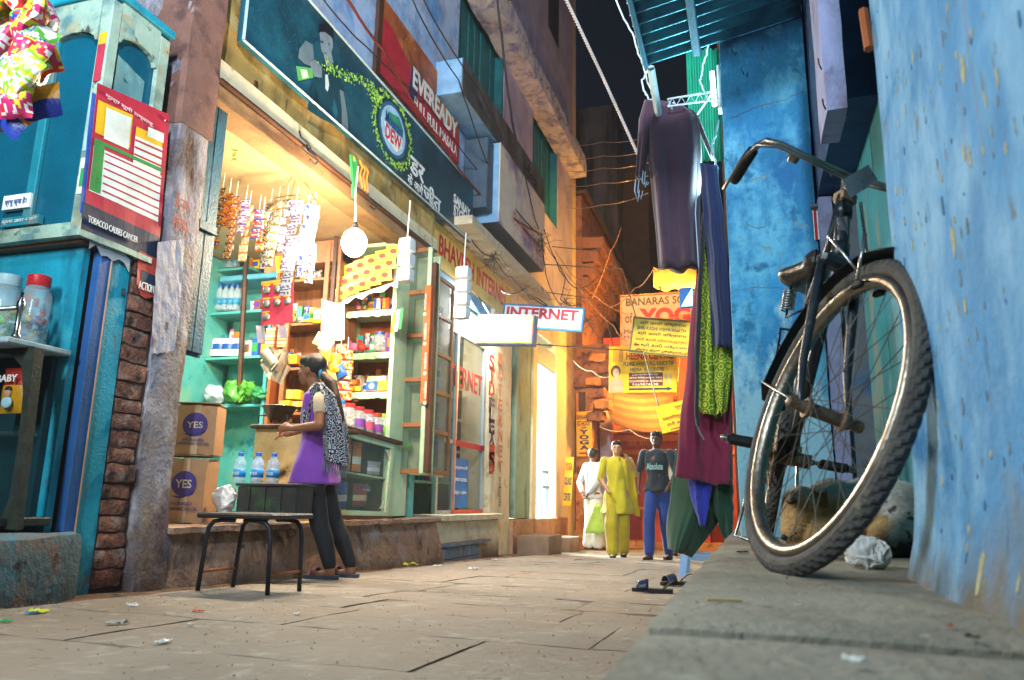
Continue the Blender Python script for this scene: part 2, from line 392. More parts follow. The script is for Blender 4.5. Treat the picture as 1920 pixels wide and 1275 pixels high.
clear = mat('clear_plastic', '#eef5f7', .12, var=.02, bump=.05, alpha=.28, spec=.7)
steel = mat('steel', '#9a9a98', .3, metal=1, var=.15, bump=.1)
alu = mat('aluminium', '#c9cfcc', .38, metal=.6, var=.1, bump=.05)
black_iron = mat('black_iron', '#22242a', .45, metal=.3, var=.3, bump=.2, layers=[('#6d3d22', 14, .68, .04)])
white = paint('#e6e4dc'); red = paint('#b3202a'); black = paint('#16161a'); yellow = paint('#e8b51e'); navy = paint('#20305c'); green = paint('#2f8a3f')
# ------------------------------------------------------------------ street: dirt bed, flagstones, gutter
st = part('street', MB().add([(-2.93,-6,gz(-6)-.006), (6,-6,gz(-6)-.006), (6,40,gz(40)-.006), (-2.93,40,gz(40)-.006)], [(0,1,2,3)]), dirt, None); tag(st, kind='structure')
SL = Matrix.Rotation(-math.atan(.031), 3, 'X')
rng = random.Random(3); flag = []
y = -.6; n = 0
while y < 18:
    d = rng.choice((.5, .62, .72, .8)) * (1 if y < 10 else 1.3); x = -2.9
    while x < -.16:
        wd = min(rng.uniform(.7, 1.25), -.15 - x)
        if -.15 - (x + wd) < .3: wd = -.15 - x
        yc = y + d/2; mb = MB().rough(-wd/2+.003, wd/2-.003, -d/2+.003, d/2-.003, -.04, .04, .075 if yc < 9 else .15, .0035, 5, .008)
        for v in mb.v:
            e_ = min(wd/2-abs(v.x), d/2-abs(v.y)); q_ = noise.noise(V(v.x*9+n*3, v.y*9, 1.5)); v.z -= max(0, q_-.15)*.004*max(0, 1-e_/.035) if v.z > 0 else 0
        o = part('flagstone', mb, dust, st, True, local=True); o.rotation_euler = (SL @ Matrix.Rotation(rng.uniform(-.002,.002), 3, 'Y')).to_euler()
        o.location = (x + wd/2, yc, gz(yc) - .041 + rng.uniform(-.0025, .0025)); x += wd; n += 1
    y += d
g = MB(); NG = 90
def gut(u, v):
    yy = -1 + 19*v; xx = -3.35 + .45*u
    z = gz(yy) - .012 - .022*math.exp(-((u-.72)/.16)**2) + .02*max(0, .3-u) + noise.noise(V(xx*6, yy*5, 0))*.01
    return V(xx, yy, z)
gu = part('gutter', g.grid(14, 200, gut), mat('gutter_mud', '#5d4636', .75, var=.4, vs=5, bump=.7, bs=30, layers=[('#8d6d50', 4, .58, .08), ('#2b1d15', 7, .6, .06)]), None, True); tag(gu, kind='structure')
tr = part('water', MB().sheet(4, 120, lambda u, v: V(-3.08 + .11*u + .012*noise.noise(V(v*30,0,0)), 1+11*v, gz(1+11*v) - .026), (0,0,-.002)), wet, None, True); tag(tr, kind='structure')
# sky has no dome: the world is the night sky.  ledge on the right
lg = thing('ledge', None, None, (0, 1.5, .1), kind='structure')
def ldg(w_):
    return w_
for a, b, dz in ((-1.4, .93, 0), (.94, 2.55, .004), (2.56, 9, 0)):
    part('slab', MB().rough(-.135, .7, a, b, -.4, .21 + dz, .05, .0035, 5, .018), concrete, lg, True)
# ------------------------------------------------------------------ right: blue house with a recessed doorway
bh = thing('blue_house', 'blue limewashed house whose doorway recess shelters the dog and bicycle', 'house', (1.2, 2, .2))
part('near_wall', MB().rough(.312, 1.6, -1.5, 1.775, .19, 4.6, .045, .004, 2.2, .02, lambda p: p + V(-.035*math.exp(-max(0, p.z-.21)/.07) + .012*noise.noise(p*1.3), 0, 0) if p.x < .5 else p), blue_near, bh, True)
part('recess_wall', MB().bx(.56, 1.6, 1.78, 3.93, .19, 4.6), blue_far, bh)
dr = part('door', MB().bx(.535, .558, 1.79, 3.7, .21, 3.2), teal_door, bh)
for i in range(7): part('plank', MB().bx(.522, .534, 1.82 + i*.265, 1.82 + i*.265 + .257, .24, 3.1, .004), teal_door, dr)
part('sill', MB().rough(.46, .53, 1.8, 3.85, .2, .26, .06, .003, 5, .01), grey_cement, bh)
part('lintel', MB().rough(.375, .9, 2.88, 3.885, 1.885, 4.6, .1, .004, 3, .01), blue_dark, bh, True)
part('pilaster', MB().rough(.372, .44, 3.83, 3.9, .2, 1.88, .05, .003, 4, .008), lilac, bh, True)
part('grey_panel', MB().rough(.441, .559, 3.87, 3.95, .2, 1.88, .05, .003, 4, .006), grey_cement, bh, True)
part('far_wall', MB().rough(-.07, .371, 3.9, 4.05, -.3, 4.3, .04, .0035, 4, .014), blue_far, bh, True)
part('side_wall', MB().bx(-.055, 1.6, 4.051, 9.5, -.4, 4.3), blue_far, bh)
part('upper_pilaster', MB().rough(.30, .374, 2.6, 2.87, 1.7, 4.6, .08, .004, 3, .01), lilac, bh, True)
for q in ((1375, 100), (1395, 140), (1548, 205), (1560, 330), (1540, 130)):
    p = AY(q[0], q[1], 3.88 if q[0] < 1500 else 2.58); part('nail', MB().tube([p, p + V(-.01, -.03, .004), p + V(-.012, -.04, .02)], .003, 5), black_iron, bh)
for pts in ([(1370,222),(1400,208),(1432,196),(1470,188),(1511,168)], [(1427,62),(1430,85),(1426,104),(1432,118)], [(1378,545),(1420,538),(1480,541),(1520,532)], [(1400,420),(1420,428),(1436,424)]):
    pp = []
    for a, b in zip(pts, pts[1:]):
        for i in range(8): t = i/8; pp.append(AY(a[0]+(b[0]-a[0])*t + 2*noise.noise(V(a[0], t*4, 0)), a[1]+(b[1]-a[1])*t + 3*noise.noise(V(a[1], t*4, 5)), 3.899))
    part('crack', MB().tube(pp, [.0012+.003*abs(noise.noise(V(i*.4, pts[0][0], 0))) for i in range(len(pp))], 5), grey_cement, bh)
p = AY(1523, 395, 3.895); bt = part('notice', MB().bx(p.x, p.x+.045, 3.885, 3.889, p.z-.16, p.z), white, bh)
part('stripe', MB().bx(p.x+.004, p.x+.016, 3.882, 3.884, p.z-.16, p.z-.004), red, bt)
part('bracket', MB().bx(p.x-.012, p.x+.05, 3.84, 3.884, p.z, p.z+.016, .004), grey_cement, bh)
# ------------------------------------------------------------------ left: the shop building
sb = thing('shop_building', 'blue-washed two-storey building over the open shop with green shutters', 'building', (-3.6, 9, -.3))
XL = -3.35
part('plinth', MB().rough(-5.6, -3.2, 3.55, 7.55, -.4, .172, .05, .014, 5, .03, lambda p: p + V(.14*max(0, .12-p.z)/.5 if p.x > -3.4 else 0, 0, 0)), plinth_m, sb, True)
part('plinth_lip', MB().rough(-3.4, -3.13, 3.6, 7.5, .135, .178, .04, .008, 7, .015), plinth_m, sb, True)
part('pillar', MB().rough(-3.9, -3.19, 3.345, 3.62, -.4, 3.6, .045, .009, 4, .03, lambda p: p + V(.06*max(0, .35-p.z)/.5 if p.x > -3.4 else 0, 0, 0)), pillar_m, sb, True)
part('pillar_head', MB().rough(-3.88, -3.18, 3.34, 3.63, 2.55, 4.9, .06, .006, 3, .02), brown_plaster, sb, True)
# brick edge left of the pillar
br = part('brick_pier', MB().rough(-3.9, -3.212, 3.145, 3.345, -.35, 1.95, .05, .01, 5, .01), mat('mortar', '#4f3f3a', .9, var=.3, bump=.6), sb, True)
z = -.12; k = 0; rb = random.Random(5)
while z < 1.55:
    hh = rb.uniform(.075, .1); d0 = rb.uniform(0, .03); off = rb.uniform(-.015, .02)
    part('brick', MB().rough(-3.4, -3.195 + off*.6, 3.15 - d0*.4, 3.335 - rb.uniform(0, .014), z, z + hh, .025, .008, 11, .013), brick_ms[rb.randrange(4)], br, True)
    z += hh + .006; k += 1
# shutter leaf
sh = part('shutter', MB().bx(-3.3, -3.285, 3.64, 3.84, 1.2, 2.93), mat('old_teal_wood', '#2f5f70', .6, var=.3, vs=8, bump=.4, layers=[('#1a2c38', 7, .55, .08, (1,1,.15)), ('#6f7f86', 14, .68, .03, (1,1,.3))]), sb)
for a in (3.645, 3.742):
    part('plank', MB().bx(-3.284, -3.265, a, a + .093, 1.22, 2.92, .004), MATS['old_teal_wood'], sh)
part('batten', MB().bx(-3.262, -3.245, 3.66, 3.83, 2.0, 2.06, .004), MATS['old_teal_wood'], sh)
# lintel, step, fascia
part('lintel', MB().rough(-3.42, -3.2, 3.64, 7.2, 2.875, 2.985, .09, .004, 4, .008), lintel_m, sb)
part('lintel_strip', MB().bx(-3.42, -3.17, 3.63, 7.2, 2.992, 3.012), wood_dk, sb)
part('cornice', MB().rough(-3.42, -3.2, 3.63, 7.25, 3.015, 3.16, .1, .003, 4, .006), cream, sb)
part('fascia', MB().rough(-3.44, -3.27, 3.63, 7.3, 3.162, 3.9, .1, .003, 3, .006), ochre, sb)
for p in ((478, 150), (580, 250)):
    a = AX(p[0], p[1], -3.262); part('crack_strip', MB().bx(-3.268, -3.255, a.y, a.y + .03, a.z - .17, a.z), wood_dk, sb)
# interior shell
part('ceiling', MB().bx(-5.6, -3.43, 3.6, 7.0, 2.96, 3.06), mat('peach_ceiling', '#b5946e', .8, var=.1, bump=.1), sb)
part('interior_wall', MB().bx(-5.7, -3.3, 7.02, 7.14, .16, 2.95), turq, sb)
part('back_wall', MB().bx(-5.7, -5.6, 3.6, 7.0, .16, 2.95), turq, sb)
part('side_wall', MB().bx(-5.6, -3.9, 3.5, 3.6, .16, 2.95), turq, sb)
# upper wall round two windows
def wall(nm, x0, x1, ys, zs, holes, m):
    for i in range(len(ys)-1):
        for j in range(len(zs)-1):
            if (i, j) not in holes: part(nm, MB().bx(x0, x1, ys[i], ys[i+1], zs[j], zs[j+1]), m, sb)
wall('upper_wall', -3.9, XL, [3.64, 8.0, 9.85], [3.905, 5.45, 7.35], {(1, 1)}, upper_m)
wall('upper_wall', -3.9, XL, [9.85, 11.45, 13.2, 14.45], [3.905, 5.45, 7.35], {(1, 1)}, lilac_upper)
part('top_wall', MB().bx(-3.9, XL, 3.64, 14.45, 7.355, 12.5), lilac_upper, sb)
part('end_wall', MB().bx(-6, -3.352, 14.46, 14.8, -.6, 12.5), yellow_wall, sb)
part('lower_wall', MB().bx(-3.9, XL, 13.75, 14.45, -.5, 3.9), cream, sb)
part('pier_wall', MB().bx(-3.9, XL, 8.61, 13.74, 3.15, 3.9), cream, sb)
for y0, y1 in ((8.0, 9.85), (11.45, 13.2)):
    wn = part('window', MB().bx(-3.6, -3.55, y0, y1, 5.45, 7.35), shutter_green, sb)
    nn = 8; d = (y1 - y0 - .12)/nn
    for i in range(nn):
        yy = y0 + .06 + i*d + (.03 if i >= nn/2 else -.03)
        part('plank', MB().bx(-3.545, -3.5 + .012*(i % 2), yy, yy + d - .015, 5.5, 7.33, .006), shutter_green, wn)
    fr = MB(); fr.bx(-3.5, -3.36, y0, y0+.05, 5.45, 7.35); fr.bx(-3.5, -3.36, y1-.05, y1, 5.45, 7.35); fr.bx(-3.5, -3.362, y0+.052, y1-.052, 5.45, 5.5)
    part('frame', fr, shutter_green, wn)
part('small_window', MB().bx(-3.36, -3.33, 12.4, 13.15, 9.3, 11.2), dark, sb)
ch = part('chajja', MB().rough(-3.4, -3.0, 6.6, 14.35, 6.98, 7.36, .12, .02, 2.5, .03), chajja_m, sb, True)
for i in range(12):
    p = V(-3.02, 8 + i*.44, 7.05 + .2*(i % 3)/2); part('hook', MB().tube([p, p+V(.03,0,.01), p+V(.04,.02,.04)], .008, 5), black_iron, ch)
part('canopy', MB().rough(-3.36, -2.97, 7.7, 12.9, 3.5, 3.62, .1, .008, 3, .02), mat('stained_canopy', '#bfae93', .8, var=.15, bump=.3, layers=[('#7b6a58', 2.5, .58, .08, (1,.5,1)), ('#d8ccb4', 4, .6, .08)]), sb, True)
# internet shop front
part('band', MB().bx(-3.5, -3.34, 7.15, 10.4, 2.98, 3.49), mat('yellow_band', '#d9b45c', .7, var=.1, bump=.1, layers=[('#b98a3c', 4, .62, .08)]), sb)
O = V(-3.34, 7.6, 3.0)
a = AX(822, 478, -3.34); b_ = AX(938, 560, -3.34)
txt('BHAVESH INTERNET', (-3.34, a.y, 3.13), STREET, 0, 0, 2.55, .25, red, sb, .02)
part('head_rail', MB().bx(-3.5, -3.36, 7.2, 10.2, 2.78, 2.975), mat('blue_rail', '#4f8fb5', .6, var=.15, bump=.1), sb)
part('transom', MB().bx(-3.5, -3.4, 7.85, 9.5, 2.42, 2.775), paint('#bcd4b4'), sb)
part('step_wall', MB().rough(-3.6, -3.24, 7.62, 9.75, -.45, .13, .06, .008, 5, .02), mat('pale_step', '#c9bb9c', .8, var=.15, bump=.4, layers=[('#9d7b5d', 3, .6, .08)], zdirt=('#5a3a28', -.28, -.05, .12)), sb, True)
part('step_lip', MB().rough(-3.6, -3.15, 7.62, 9.7, .132, .20, .06, .006, 6, .014), MATS['pale_step'], sb, True)
part('step_ledge', MB().rough(-3.5, -3.16, 7.75, 9.2, -.14, -.10, .06, .006, 6, .01), grey_cement, sb, True)
for i in range(2):
    for j in range(2): part('block', MB().rough(-3.3, -3.17 - .02*j, 7.8 + i*.55, 8.33 + i*.55, -.4 + j*.13, -.275 + j*.13, .06, .006, 6, .014), grey_cement, sb, True)
sp = part('sign_pillar', MB().rough(-3.75, -3.3, 9.52, 10.36, -.45, 2.97, .08, .006, 4, .015), cream, sb, True)
for s_, px, y0, y1, c, q in (('STD', 922, 668, 745, red, 0), ('FLEX', 922, 755, 835, navy, 0), ('ISD', 922, 850, 890, red, 0)):
    for i, chx in enumerate(s_):
        t0 = y0 + (y1-y0)*i/len(s_); a = AX(916, t0 + (y1-y0)/len(s_)*.85, -3.285)
        txt(chx, (-3.285, a.y, a.z), STREET, 0, 0, .23, .2, c, sp, .03)
for i, chx in enumerate('INTERNET'):
    a = AX(934, 668 + i*29, -3.285); txt(chx, (-3.285, a.y, a.z - .1), STREET, 0, 0, .17, .155, paint('#c06a4c'), sp, .01)
for i, chx in enumerate('STDISDBANK'):
    a = AX(935, 896 + i*5.6, -3.285); txt(chx, (-3.285, a.y, a.z - .02), STREET, 0, 0, .09, .03, paint('#6b5a4c'), sp, .005)
part('dark_gap', MB().bx(-4.2, -3.6, 10.37, 11.0, .1, 3.0), dark, sb)
part('green_jamb', MB().rough(-3.7, -3.33, 10.72, 11.5, .12, 2.97, .1, .006, 4, .012), mat('green_jamb_paint', '#8fa588', .7, var=.15, bump=.3, layers=[('#b9745f', 6, .68, .04), ('#5d6f5f', 5, .6, .08, (1,1,.3))]), sb, True)
part('threshold', MB().rough(-3.7, -3.25, 10.38, 13.74, -.5, .1, .08, .008, 5, .015), mat('orange_step', '#b98a68', .8, var=.18, bump=.4, layers=[('#7d5a44', 3, .58, .1)]), sb, True)
part('door_jamb', MB().bx(-3.6, -3.3, 11.502, 11.75, .1, 2.97), mat('cream_jamb', '#e3d3ae', .7, var=.08, bump=.15), sb)
part('far_jamb', MB().bx(-3.6, -3.3, 13.0, 13.74, .1, 3.15), MATS['cream_jamb'], sb)
part('shutter_box', MB().bx(-3.7, -3.32, 11.76, 12.99, 2.62, 2.98, .02), mat('blue_grey_shutter', '#7f9aa8', .5, var=.15, bump=.1, wave=('#5d7a8a', 14, 'Z')), sb)
rm = mat('room_white', '#e9efe9', .8, var=.04, bump=.05)
part('room_wall', MB().bx(-6.2, -6.1, 10.4, 15, .1, 3.1), rm, sb); part('room_wall', MB().bx(-6.1, -3.9, 14.3, 14.4, .1, 3.1), rm, sb)
part('room_wall', MB().bx(-6.1, -4.25, 10.4, 10.5, .1, 3.1), rm, sb); part('room_floor', MB().bx(-6.1, -3.7, 10.5, 14.3, .05, .1), rm, sb); part('room_ceiling', MB().bx(-6.1, -3.71, 10.5, 14.3, 3.0, 3.1), rm, sb)
tb = part('ceiling_tube', MB().tube([(-5.0, 11.3, 2.9), (-5.0, 12.7, 2.9)], .03, 8), mat('tube_glow', '#ffffff', .5, emit=14, ecol='#eafff6', bump=0), sb)
# glass front of the internet shop
gf = part('glass_front', MB().bx(-3.42, -3.41, 7.95, 9.45, .2, 2.41), glass_d, sb)
f = MB()
for y0 in (7.9, 8.42, 9.42): f.bx(-3.43, -3.385, y0, y0 + .06, .2, 2.41)
for z0 in (.2, 1.02, 2.37): 
    for a, b in ((7.962, 8.418), (8.482, 9.418)): f.bx(-3.43, -3.39, a, b, z0, z0 + .045)
part('frame', f, alu, gf)
part('red_strip', MB().bx(-3.384, -3.378, 8.44, 9.46, 1.0, 1.07), red, gf); part('red_strip', MB().bx(-3.384, -3.378, 8.40, 9.46, .2, .25), paint('#d9583c'), gf)
part('red_strip', MB().bx(-3.384, -3.378, 8.4, 8.435, .251, 1.9), paint('#d9704c'), gf)
txt('INTERNET', (-3.405, 8.02, 1.72), STREET, 0, 0, 1.35, .26, red, gf, .015)
po = part('poster', MB().bx(-3.408, -3.404, 8.5, 8.95, .27, .86), paint('#1f6fb0'), gf)
for i, s_ in enumerate(('speed', 'your access', 'high cable')): txt(s_, (-3.404, 8.52, .72 - i*.15), STREET, 0, 0, .38, .055, white, po)
part('back_panel', MB().bx(-4.3, -4.2, 7.4, 9.6, .15, 2.9), paint('#8fa088'), sb)
for i in range(4):
    for j in range(11): part('stock_pack', MB().bx(-4.05, -3.95, 7.95+j*.135, 8.05+j*.135, .582+i*.42, .582+i*.42+.12+.12*((i*7+j*5) % 5)/4, .004), paint(('#3f9a5a','#d8c83a','#2f6fb0','#c2453a','#e4e0d4','#d88a2a')[(i*5+j*7+j//3) % 6]), sb)
for i in range(4): part('rack_shelf', MB().bx(-4.15, -3.7, 7.9, 9.45, .55 + i*.42, .58 + i*.42), mint, sb)
# ------------------------------------------------------------------ small goods
def lloc(name, label, cat, loc, rz=0, group=None, rx=0, ry=0):
    t = thing(name, label, cat, loc, group); t.rotation_euler = (rx, ry, rz); return t
def v_edge(j, nv): return j == 0 or j == nv-1
def pouch(w_, h, t, bands=(0,), nu=6, nv=8, wav=.1, seed=0):
    "a filled sachet in its XZ plane, top at z=0; bands = material index from bottom to top, or ints for a blotchy print"
    mb = MB()
    for sg in (-1, 1):
        vs = []
        for j in range(nv+1):
            for i in range(nu+1):
                u, v = i/nu, j/nv
                b = (max(0, math.sin(math.pi*u))*max(0, math.sin(math.pi*v)))**.6
                vs.append(V((u-.5)*w_*(1-.06*math.sin(math.pi*v)), sg*t*b/2 + .03*w_*wav*10*noise.noise(V(u*3, v*3, seed+7.3)), (v-1)*h))
        o = len(mb.v); mb.v += vs
        for j in range(nv):
            for i in range(nu):
                q = [o+j*(nu+1)+i, o+j*(nu+1)+i+1, o+(j+1)*(nu+1)+i+1, o+(j+1)*(nu+1)+i]
                mb.f.append(q if sg < 0 else q[::-1]); mb.m.append(bands[min(len(bands)-1, int((j+.5)/nv*len(bands)))] if not isinstance(bands, int) else (0 if v_edge(j, nv) else min(bands-1, int(max(0, (noise.noise(V(i/nu*4.2, j/nv*5.2, seed*3.1+1))*.9+.5))*bands))))
    return mb
def gl(h): return gloss(h)
def strip(label, loc, n, w_, h, cols, rz=0, bands=(0,1,0), group='sachet strips hung in the shop opening', t=.012, tilt=0):
    th = lloc('sachet_strip', label, 'sachets', loc, rz, group, 0, tilt)
    w_ *= 1.5; h *= 1.12
    cols = list(cols) + ['#e9e2d4', cols[0]][:1]; me = pouch(w_, h, t, 3, 7, 10, .1, sum(map(ord, label)) % 50).mesh('sachet')
    for c in cols: me.materials.append(gl(c))
    me.polygons.foreach_set('use_smooth', [True]*len(me.polygons))
    for i in range(n):
        o = bpy.data.objects.new('sachet', me); COL.objects.link(o); o.parent = th
        o.location = (.006*math.sin(i*1.7), .01*math.sin(i*2.3), -i*h*.97); o.rotation_euler = (.12*math.sin(i*1.9+loc[0]*9), .05*math.sin(i*3.1), .25*math.sin(i*1.3+loc[1]*7))
    part('string', MB().tube([(0,0,0), (0,0,.12)], .0025, 5), white, th, local=True)
    return th
def candies(th, name, c, rx, rz, n, cols, seed, s=.018, kind=None):
    r_ = random.Random(seed); mb = MB()
    for i in range(n):
        a = r_.uniform(0, 6.28); q = math.sqrt(r_.random())*rx
        M = Matrix.Rotation(r_.uniform(0,6), 3, 'X') @ Matrix.Rotation(r_.uniform(0,6), 3, 'Z')
        mb.box(V(*c) + V(q*math.cos(a), q*math.sin(a), r_.random()*rz), (s*1.7, s*1.2, s*.7), M, s*.25, i % len(cols))
    o = part(name, mb, [gl(x) for x in cols], th, local=True); o['kind'] = 'stuff'; return o
def jar(label, loc, r, h, lid, cols, seed, fill=.7, group=None, label_col=None):
    th = lloc('jar', label, 'jar', loc, random.Random(seed).uniform(0,1), group)
    part('glass_body', MB().lathe([(r*.9,0),(r,.01),(r,h*.72),(r*.72,h*.84),(r*.7,h*.86)], 20), clear, th, True, local=True)
    l = part('lid', MB().lathe([(r*.76,h*.845),(r*.8,h*.86),(r*.8,h*.985),(r*.74,h)], 20), gl(lid), th, local=True); auto(l)
    candies(th, 'sweets', (0,0,.015), r*.74, h*fill*.8, int(26*fill)+8, cols, seed, r*.3)
    if label_col: part('paper_label', MB().lathe([(r*1.004,h*.2),(r*1.004,h*.52)], 20), paint(label_col), th, local=True)
    return th
def bottle(label, loc, h, group, lab='#2f7fc0', text=None):
    th = lloc('water_bottle', label, 'bottle', loc, 0, group); r = h*(.145 if not text else .2)
    part('body', MB().lathe([(r*.85,0),(r,.01*h),(r,.15*h),(r*.93,.17*h),(r,.2*h),(r,.48*h),(r*.94,.5*h),(r,.52*h),(r,.62*h),(r*.9,.72*h),(r*.45,.86*h),(r*.4,.9*h)], 16), mat('bottle_plastic', '#cfe3ee', .08, var=.02, bump=.05, alpha=.38, spec=.8), th, True, local=True)
    part('label_wrap', MB().lathe([(r*1.02,.2*h),(r*1.02,.44*h)], 16), paint(lab, rough=.35), th, True, local=True)
    c = part('cap', MB().lathe([(r*.46,.885*h),(r*.47,.9*h),(r*.47,.985*h),(r*.4,h)], 14), gl('#2a6fd0'), th, local=True)
    if text:
        txt(text, Vector(loc), FRONT, -r*.7, .27*h, r*1.4, .09*h, white, th, .01, off=r*1.03)
    return th
# ------------------------------------------------------------------ kiosk at the left edge
ki = thing('kiosk', 'teal wooden kiosk with scalloped cabinet on a worn stone plinth', 'kiosk', (-3.6, 2.9, -.1))
cyan = mat('cyan_paint', '#1596ae', .6, var=.18, vs=3, bump=.25, layers=[('#0f6f86', 5, .58, .06, (1,1,.25)), ('#4fb0bc', 3, .62, .1), ('#6a5a4a', 13, .67, .03, (1,1,.4), -.5)], zdirt=('#33403c', .0, .5, .7))
cobalt = mat('cobalt_paint', '#26558c', .55, var=.15, bump=.15, layers=[('#4f8fc0', 9, .66, .03, (1,1,.15))])
tealg = mat('teal_pane', '#0a586c', .3, var=.2, vs=2.5, bump=.05, layers=[('#0a5f78', 3, .58, .1)])
cabw = mat('mint_cabinet_paint', '#9fb7a4', .65, var=.18, vs=5, bump=.25, layers=[('#5f8f93', 6, .58, .07), ('#b0a27a', 8, .6, .05), ('#4d4a3f', 9, .62, .04), ('#6f7f70', 3, .56, .08)])
part('plinth', MB().rough(-5.2, -3.12, 1.9, 2.99, -.4, .17, .05, .012, 4, .04, lambda p: p + V(.32*max(0, 3.0-p.y)*(1 if p.x > -3.5 else 0), 0, 0)), mat('blue_stained_plinth', '#5a6f78', .85, var=.25, bump=.7, bs=25, layers=[('#3f7f96', 4, .57, .07), ('#7d5f4f', 5, .58, .07), ('#25262a', 7, .63, .05)], zdirt=('#2e1f18', -.15, .12, .25)), ki, True)
part('front_panel', MB().bx(-4.9, -3.245, 2.86, 2.9, .165, 1.6), cyan, ki)
part('jamb', MB().bx(-3.25, -3.198, 2.925, 2.995, .13, 1.6, .004), cobalt, ki)
dp = part('door_panel', MB().bx(-3.26, -3.205, 2.998, 3.135, -.38, 1.6, .003), cyan, ki)
part('latch', MB().bx(-3.204, -3.19, 3.09, 3.105, 1.4, 1.44, .004), black_iron, dp)
part('void', MB().bx(-4.6, -3.262, 2.905, 3.14, -.3, 1.6), dark, ki)
part('beading', MB().tube([(-3.2, 2.996, .15), (-3.2, 2.996, 1.58)], .006, 6), paint('#b98a6a'), ki)
# upper cabinet
Yc, Xc = 2.78, -3.2
cab = part('cabinet', MB().bx(-5, Xc-.03, Yc+.03, 3.2, 1.66, 3.0), tealg, ki)
part('bottom_board', MB().rough(-5, Xc+.03, Yc-.03, 3.25, 1.622, 1.66, .09, .003, 5, .008), cabw, cab)
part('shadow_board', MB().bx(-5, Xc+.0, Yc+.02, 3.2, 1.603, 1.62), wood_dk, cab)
part('corner_post', MB().bx(Xc-.075, Xc, Yc, Yc+.07, 1.657, 3.0, .006), cabw, cab)
part('side_post', MB().bx(Xc-.03, Xc, 3.13, 3.21, 1.657, 3.0, .006), cabw, cab)
part('mullion', MB().bx(-3.62, -3.56, Yc+.005, Yc+.03, 1.72, 2.86, .004), teal_door, cab)
part('mullion', MB().bx(-4.16, -4.1, Yc, Yc+.03, 1.72, 2.86, .004), cabw, cab)
part('rail', MB().bx(-5, Xc-.08, Yc+.005, Yc+.03, 1.66, 1.715, .004), cabw, cab)
def scallop(y_or_x, a0, a1, z0, z1, n, axis):
    pts = [(a0, z1), (a0, z0)]
    for i in range(n):
        w_ = (a1-a0)/n
        for k in range(9): t = math.pi*k/8; pts.append((a0 + w_*(i+.5) - w_*.46*math.cos(t), z0 + .07*math.sin(t)))
    pts += [(a1, z0), (a1, z1)]
    return [V(p[0], y_or_x, p[1]) if axis == 'x' else V(y_or_x, p[0], p[1]) for p in pts]
part('frieze', MB().prism(scallop(Yc, -4.6, Xc-.08, 2.76, 3.02, 4, 'x'), (0, .03, 0)), cabw, cab)
part('side_frieze', MB().prism(scallop(Xc, Yc+.072, 3.128, 2.78, 3.02, 1, 'y'), (-.03, 0, 0)), cabw, cab)
part('side_rail', MB().bx(Xc-.03, Xc-.002, Yc+.072, 3.128, 1.657, 1.8, .004), cabw, cab)
part('top_board', MB().bx(-5, Xc+.02, Yc-.02, 3.22, 3.022, 3.07, .006), cyan, cab)
part('peeled_paper', MB().sheet(6, 6, lambda u, v: V(Xc-.028+.006*noise.noise(V(u*4,v*4,1)), 2.88+.2*u, 2.42+.3*v-.05*u), (.001,0,0)), paint('#6f9a98'), cab)
part('peeled_paper', MB().sheet(6, 6, lambda u, v: V(Xc-.027+.006*noise.noise(V(u*4,v*4,3)), 2.87+.17*u, 2.27+.13*v-.04*u), (.001,0,0)), paint('#3f8fb0'), cab)
for z0, z1, c in ((2.5, 2.72, '#b8344a'), (2.72, 2.79, '#d9b52a'), (2.1, 2.4, '#9fc0c0'), (1.86, 2.06, '#d8dcc0'), (1.9, 2.0, '#2f9a58')):
    part('sticker', MB().bx(Xc-.06 + (.012 if c == '#2f9a58' else 0), Xc-.012, Yc-.004 - (.002 if c == '#2f9a58' else 0), Yc-.0005, z0, z1), paint(c), cab)
a = AY(6, 392, Yc); sk = part('sticker', MB().bx(a.x, a.x+.19, Yc-.008, Yc+.02, a.z-.01, a.z+.07), white, cab)
txt('प्रभु कृपा है।', (a.x, Yc-.008, a.z), FRONT, .02, .005, .15, .045, paint('#5a6a9a'), sk)
a = AY(4, 424, Yc); sk = part('sticker', MB().bx(a.x, a.x+.26, Yc-.008, Yc+.02, a.z-.01, a.z+.04), teal_door, cab)
txt('कृपया उधार न मांगें', (a.x, Yc-.008, a.z), FRONT, .01, .0, .24, .03, white, sk)
# the torn tobacco price poster
pt = thing('poster', 'torn red and yellow tobacco price chart pasted on the side of the kiosk', 'poster', (Xc, 3.05, 1.75))
PX_ = Xc + .012
B0, B1, T0, T1 = AX(160, 375, PX_), AX(300, 440, PX_), AX(182, 155, PX_), AX(318, 215, PX_)
def pq(u, v): return B0*(1-u)*(1-v) + B1*u*(1-v) + T0*(1-u)*v + T1*u*v
def pflat(nm, u0, v0, u1, v1, m, lay, edge=0):
    nu = max(2, int(abs(u1-u0)*14)); nv = max(2, int(abs(v1-v0)*14))
    def fn(u, v):
        U, W = u0+(u1-u0)*u, v0+(v1-v0)*v; p = pq(U, W); x = .004*noise.noise(V(U*4, W*4, 2)) + .012*max(0, .12-U)*(W)
        if edge: p = p + V(0,0,edge*noise.noise(V(U*9, 0, 4))*(1-v))
        return p + V(x + lay*.0016, 0, 0)
    return part(nm, MB().sheet(nu, nv, fn, (.0008, 0, 0)), m, pt)
crim = paint('#b8243c')
pflat('sheet', 0, -.02, 1, 1, crim, 0)
pflat('margin', -.05, -.12, 0, .9, paint('#3a5ab0'), -1)
pflat('warning_band', -.02, -.27, 1, -.02, paint('#1f2a44'), 0, .07)
pflat('torn_strip', .1, -.36, .62, -.26, paint('#7f8a94'), -1, .05)
pflat('torn_strip', .72, -.52, 1.02, -.2, paint('#c2483c'), 1, .08); pflat('torn_strip', .78, -.44, .98, -.34, paint('#26344a'), 2)
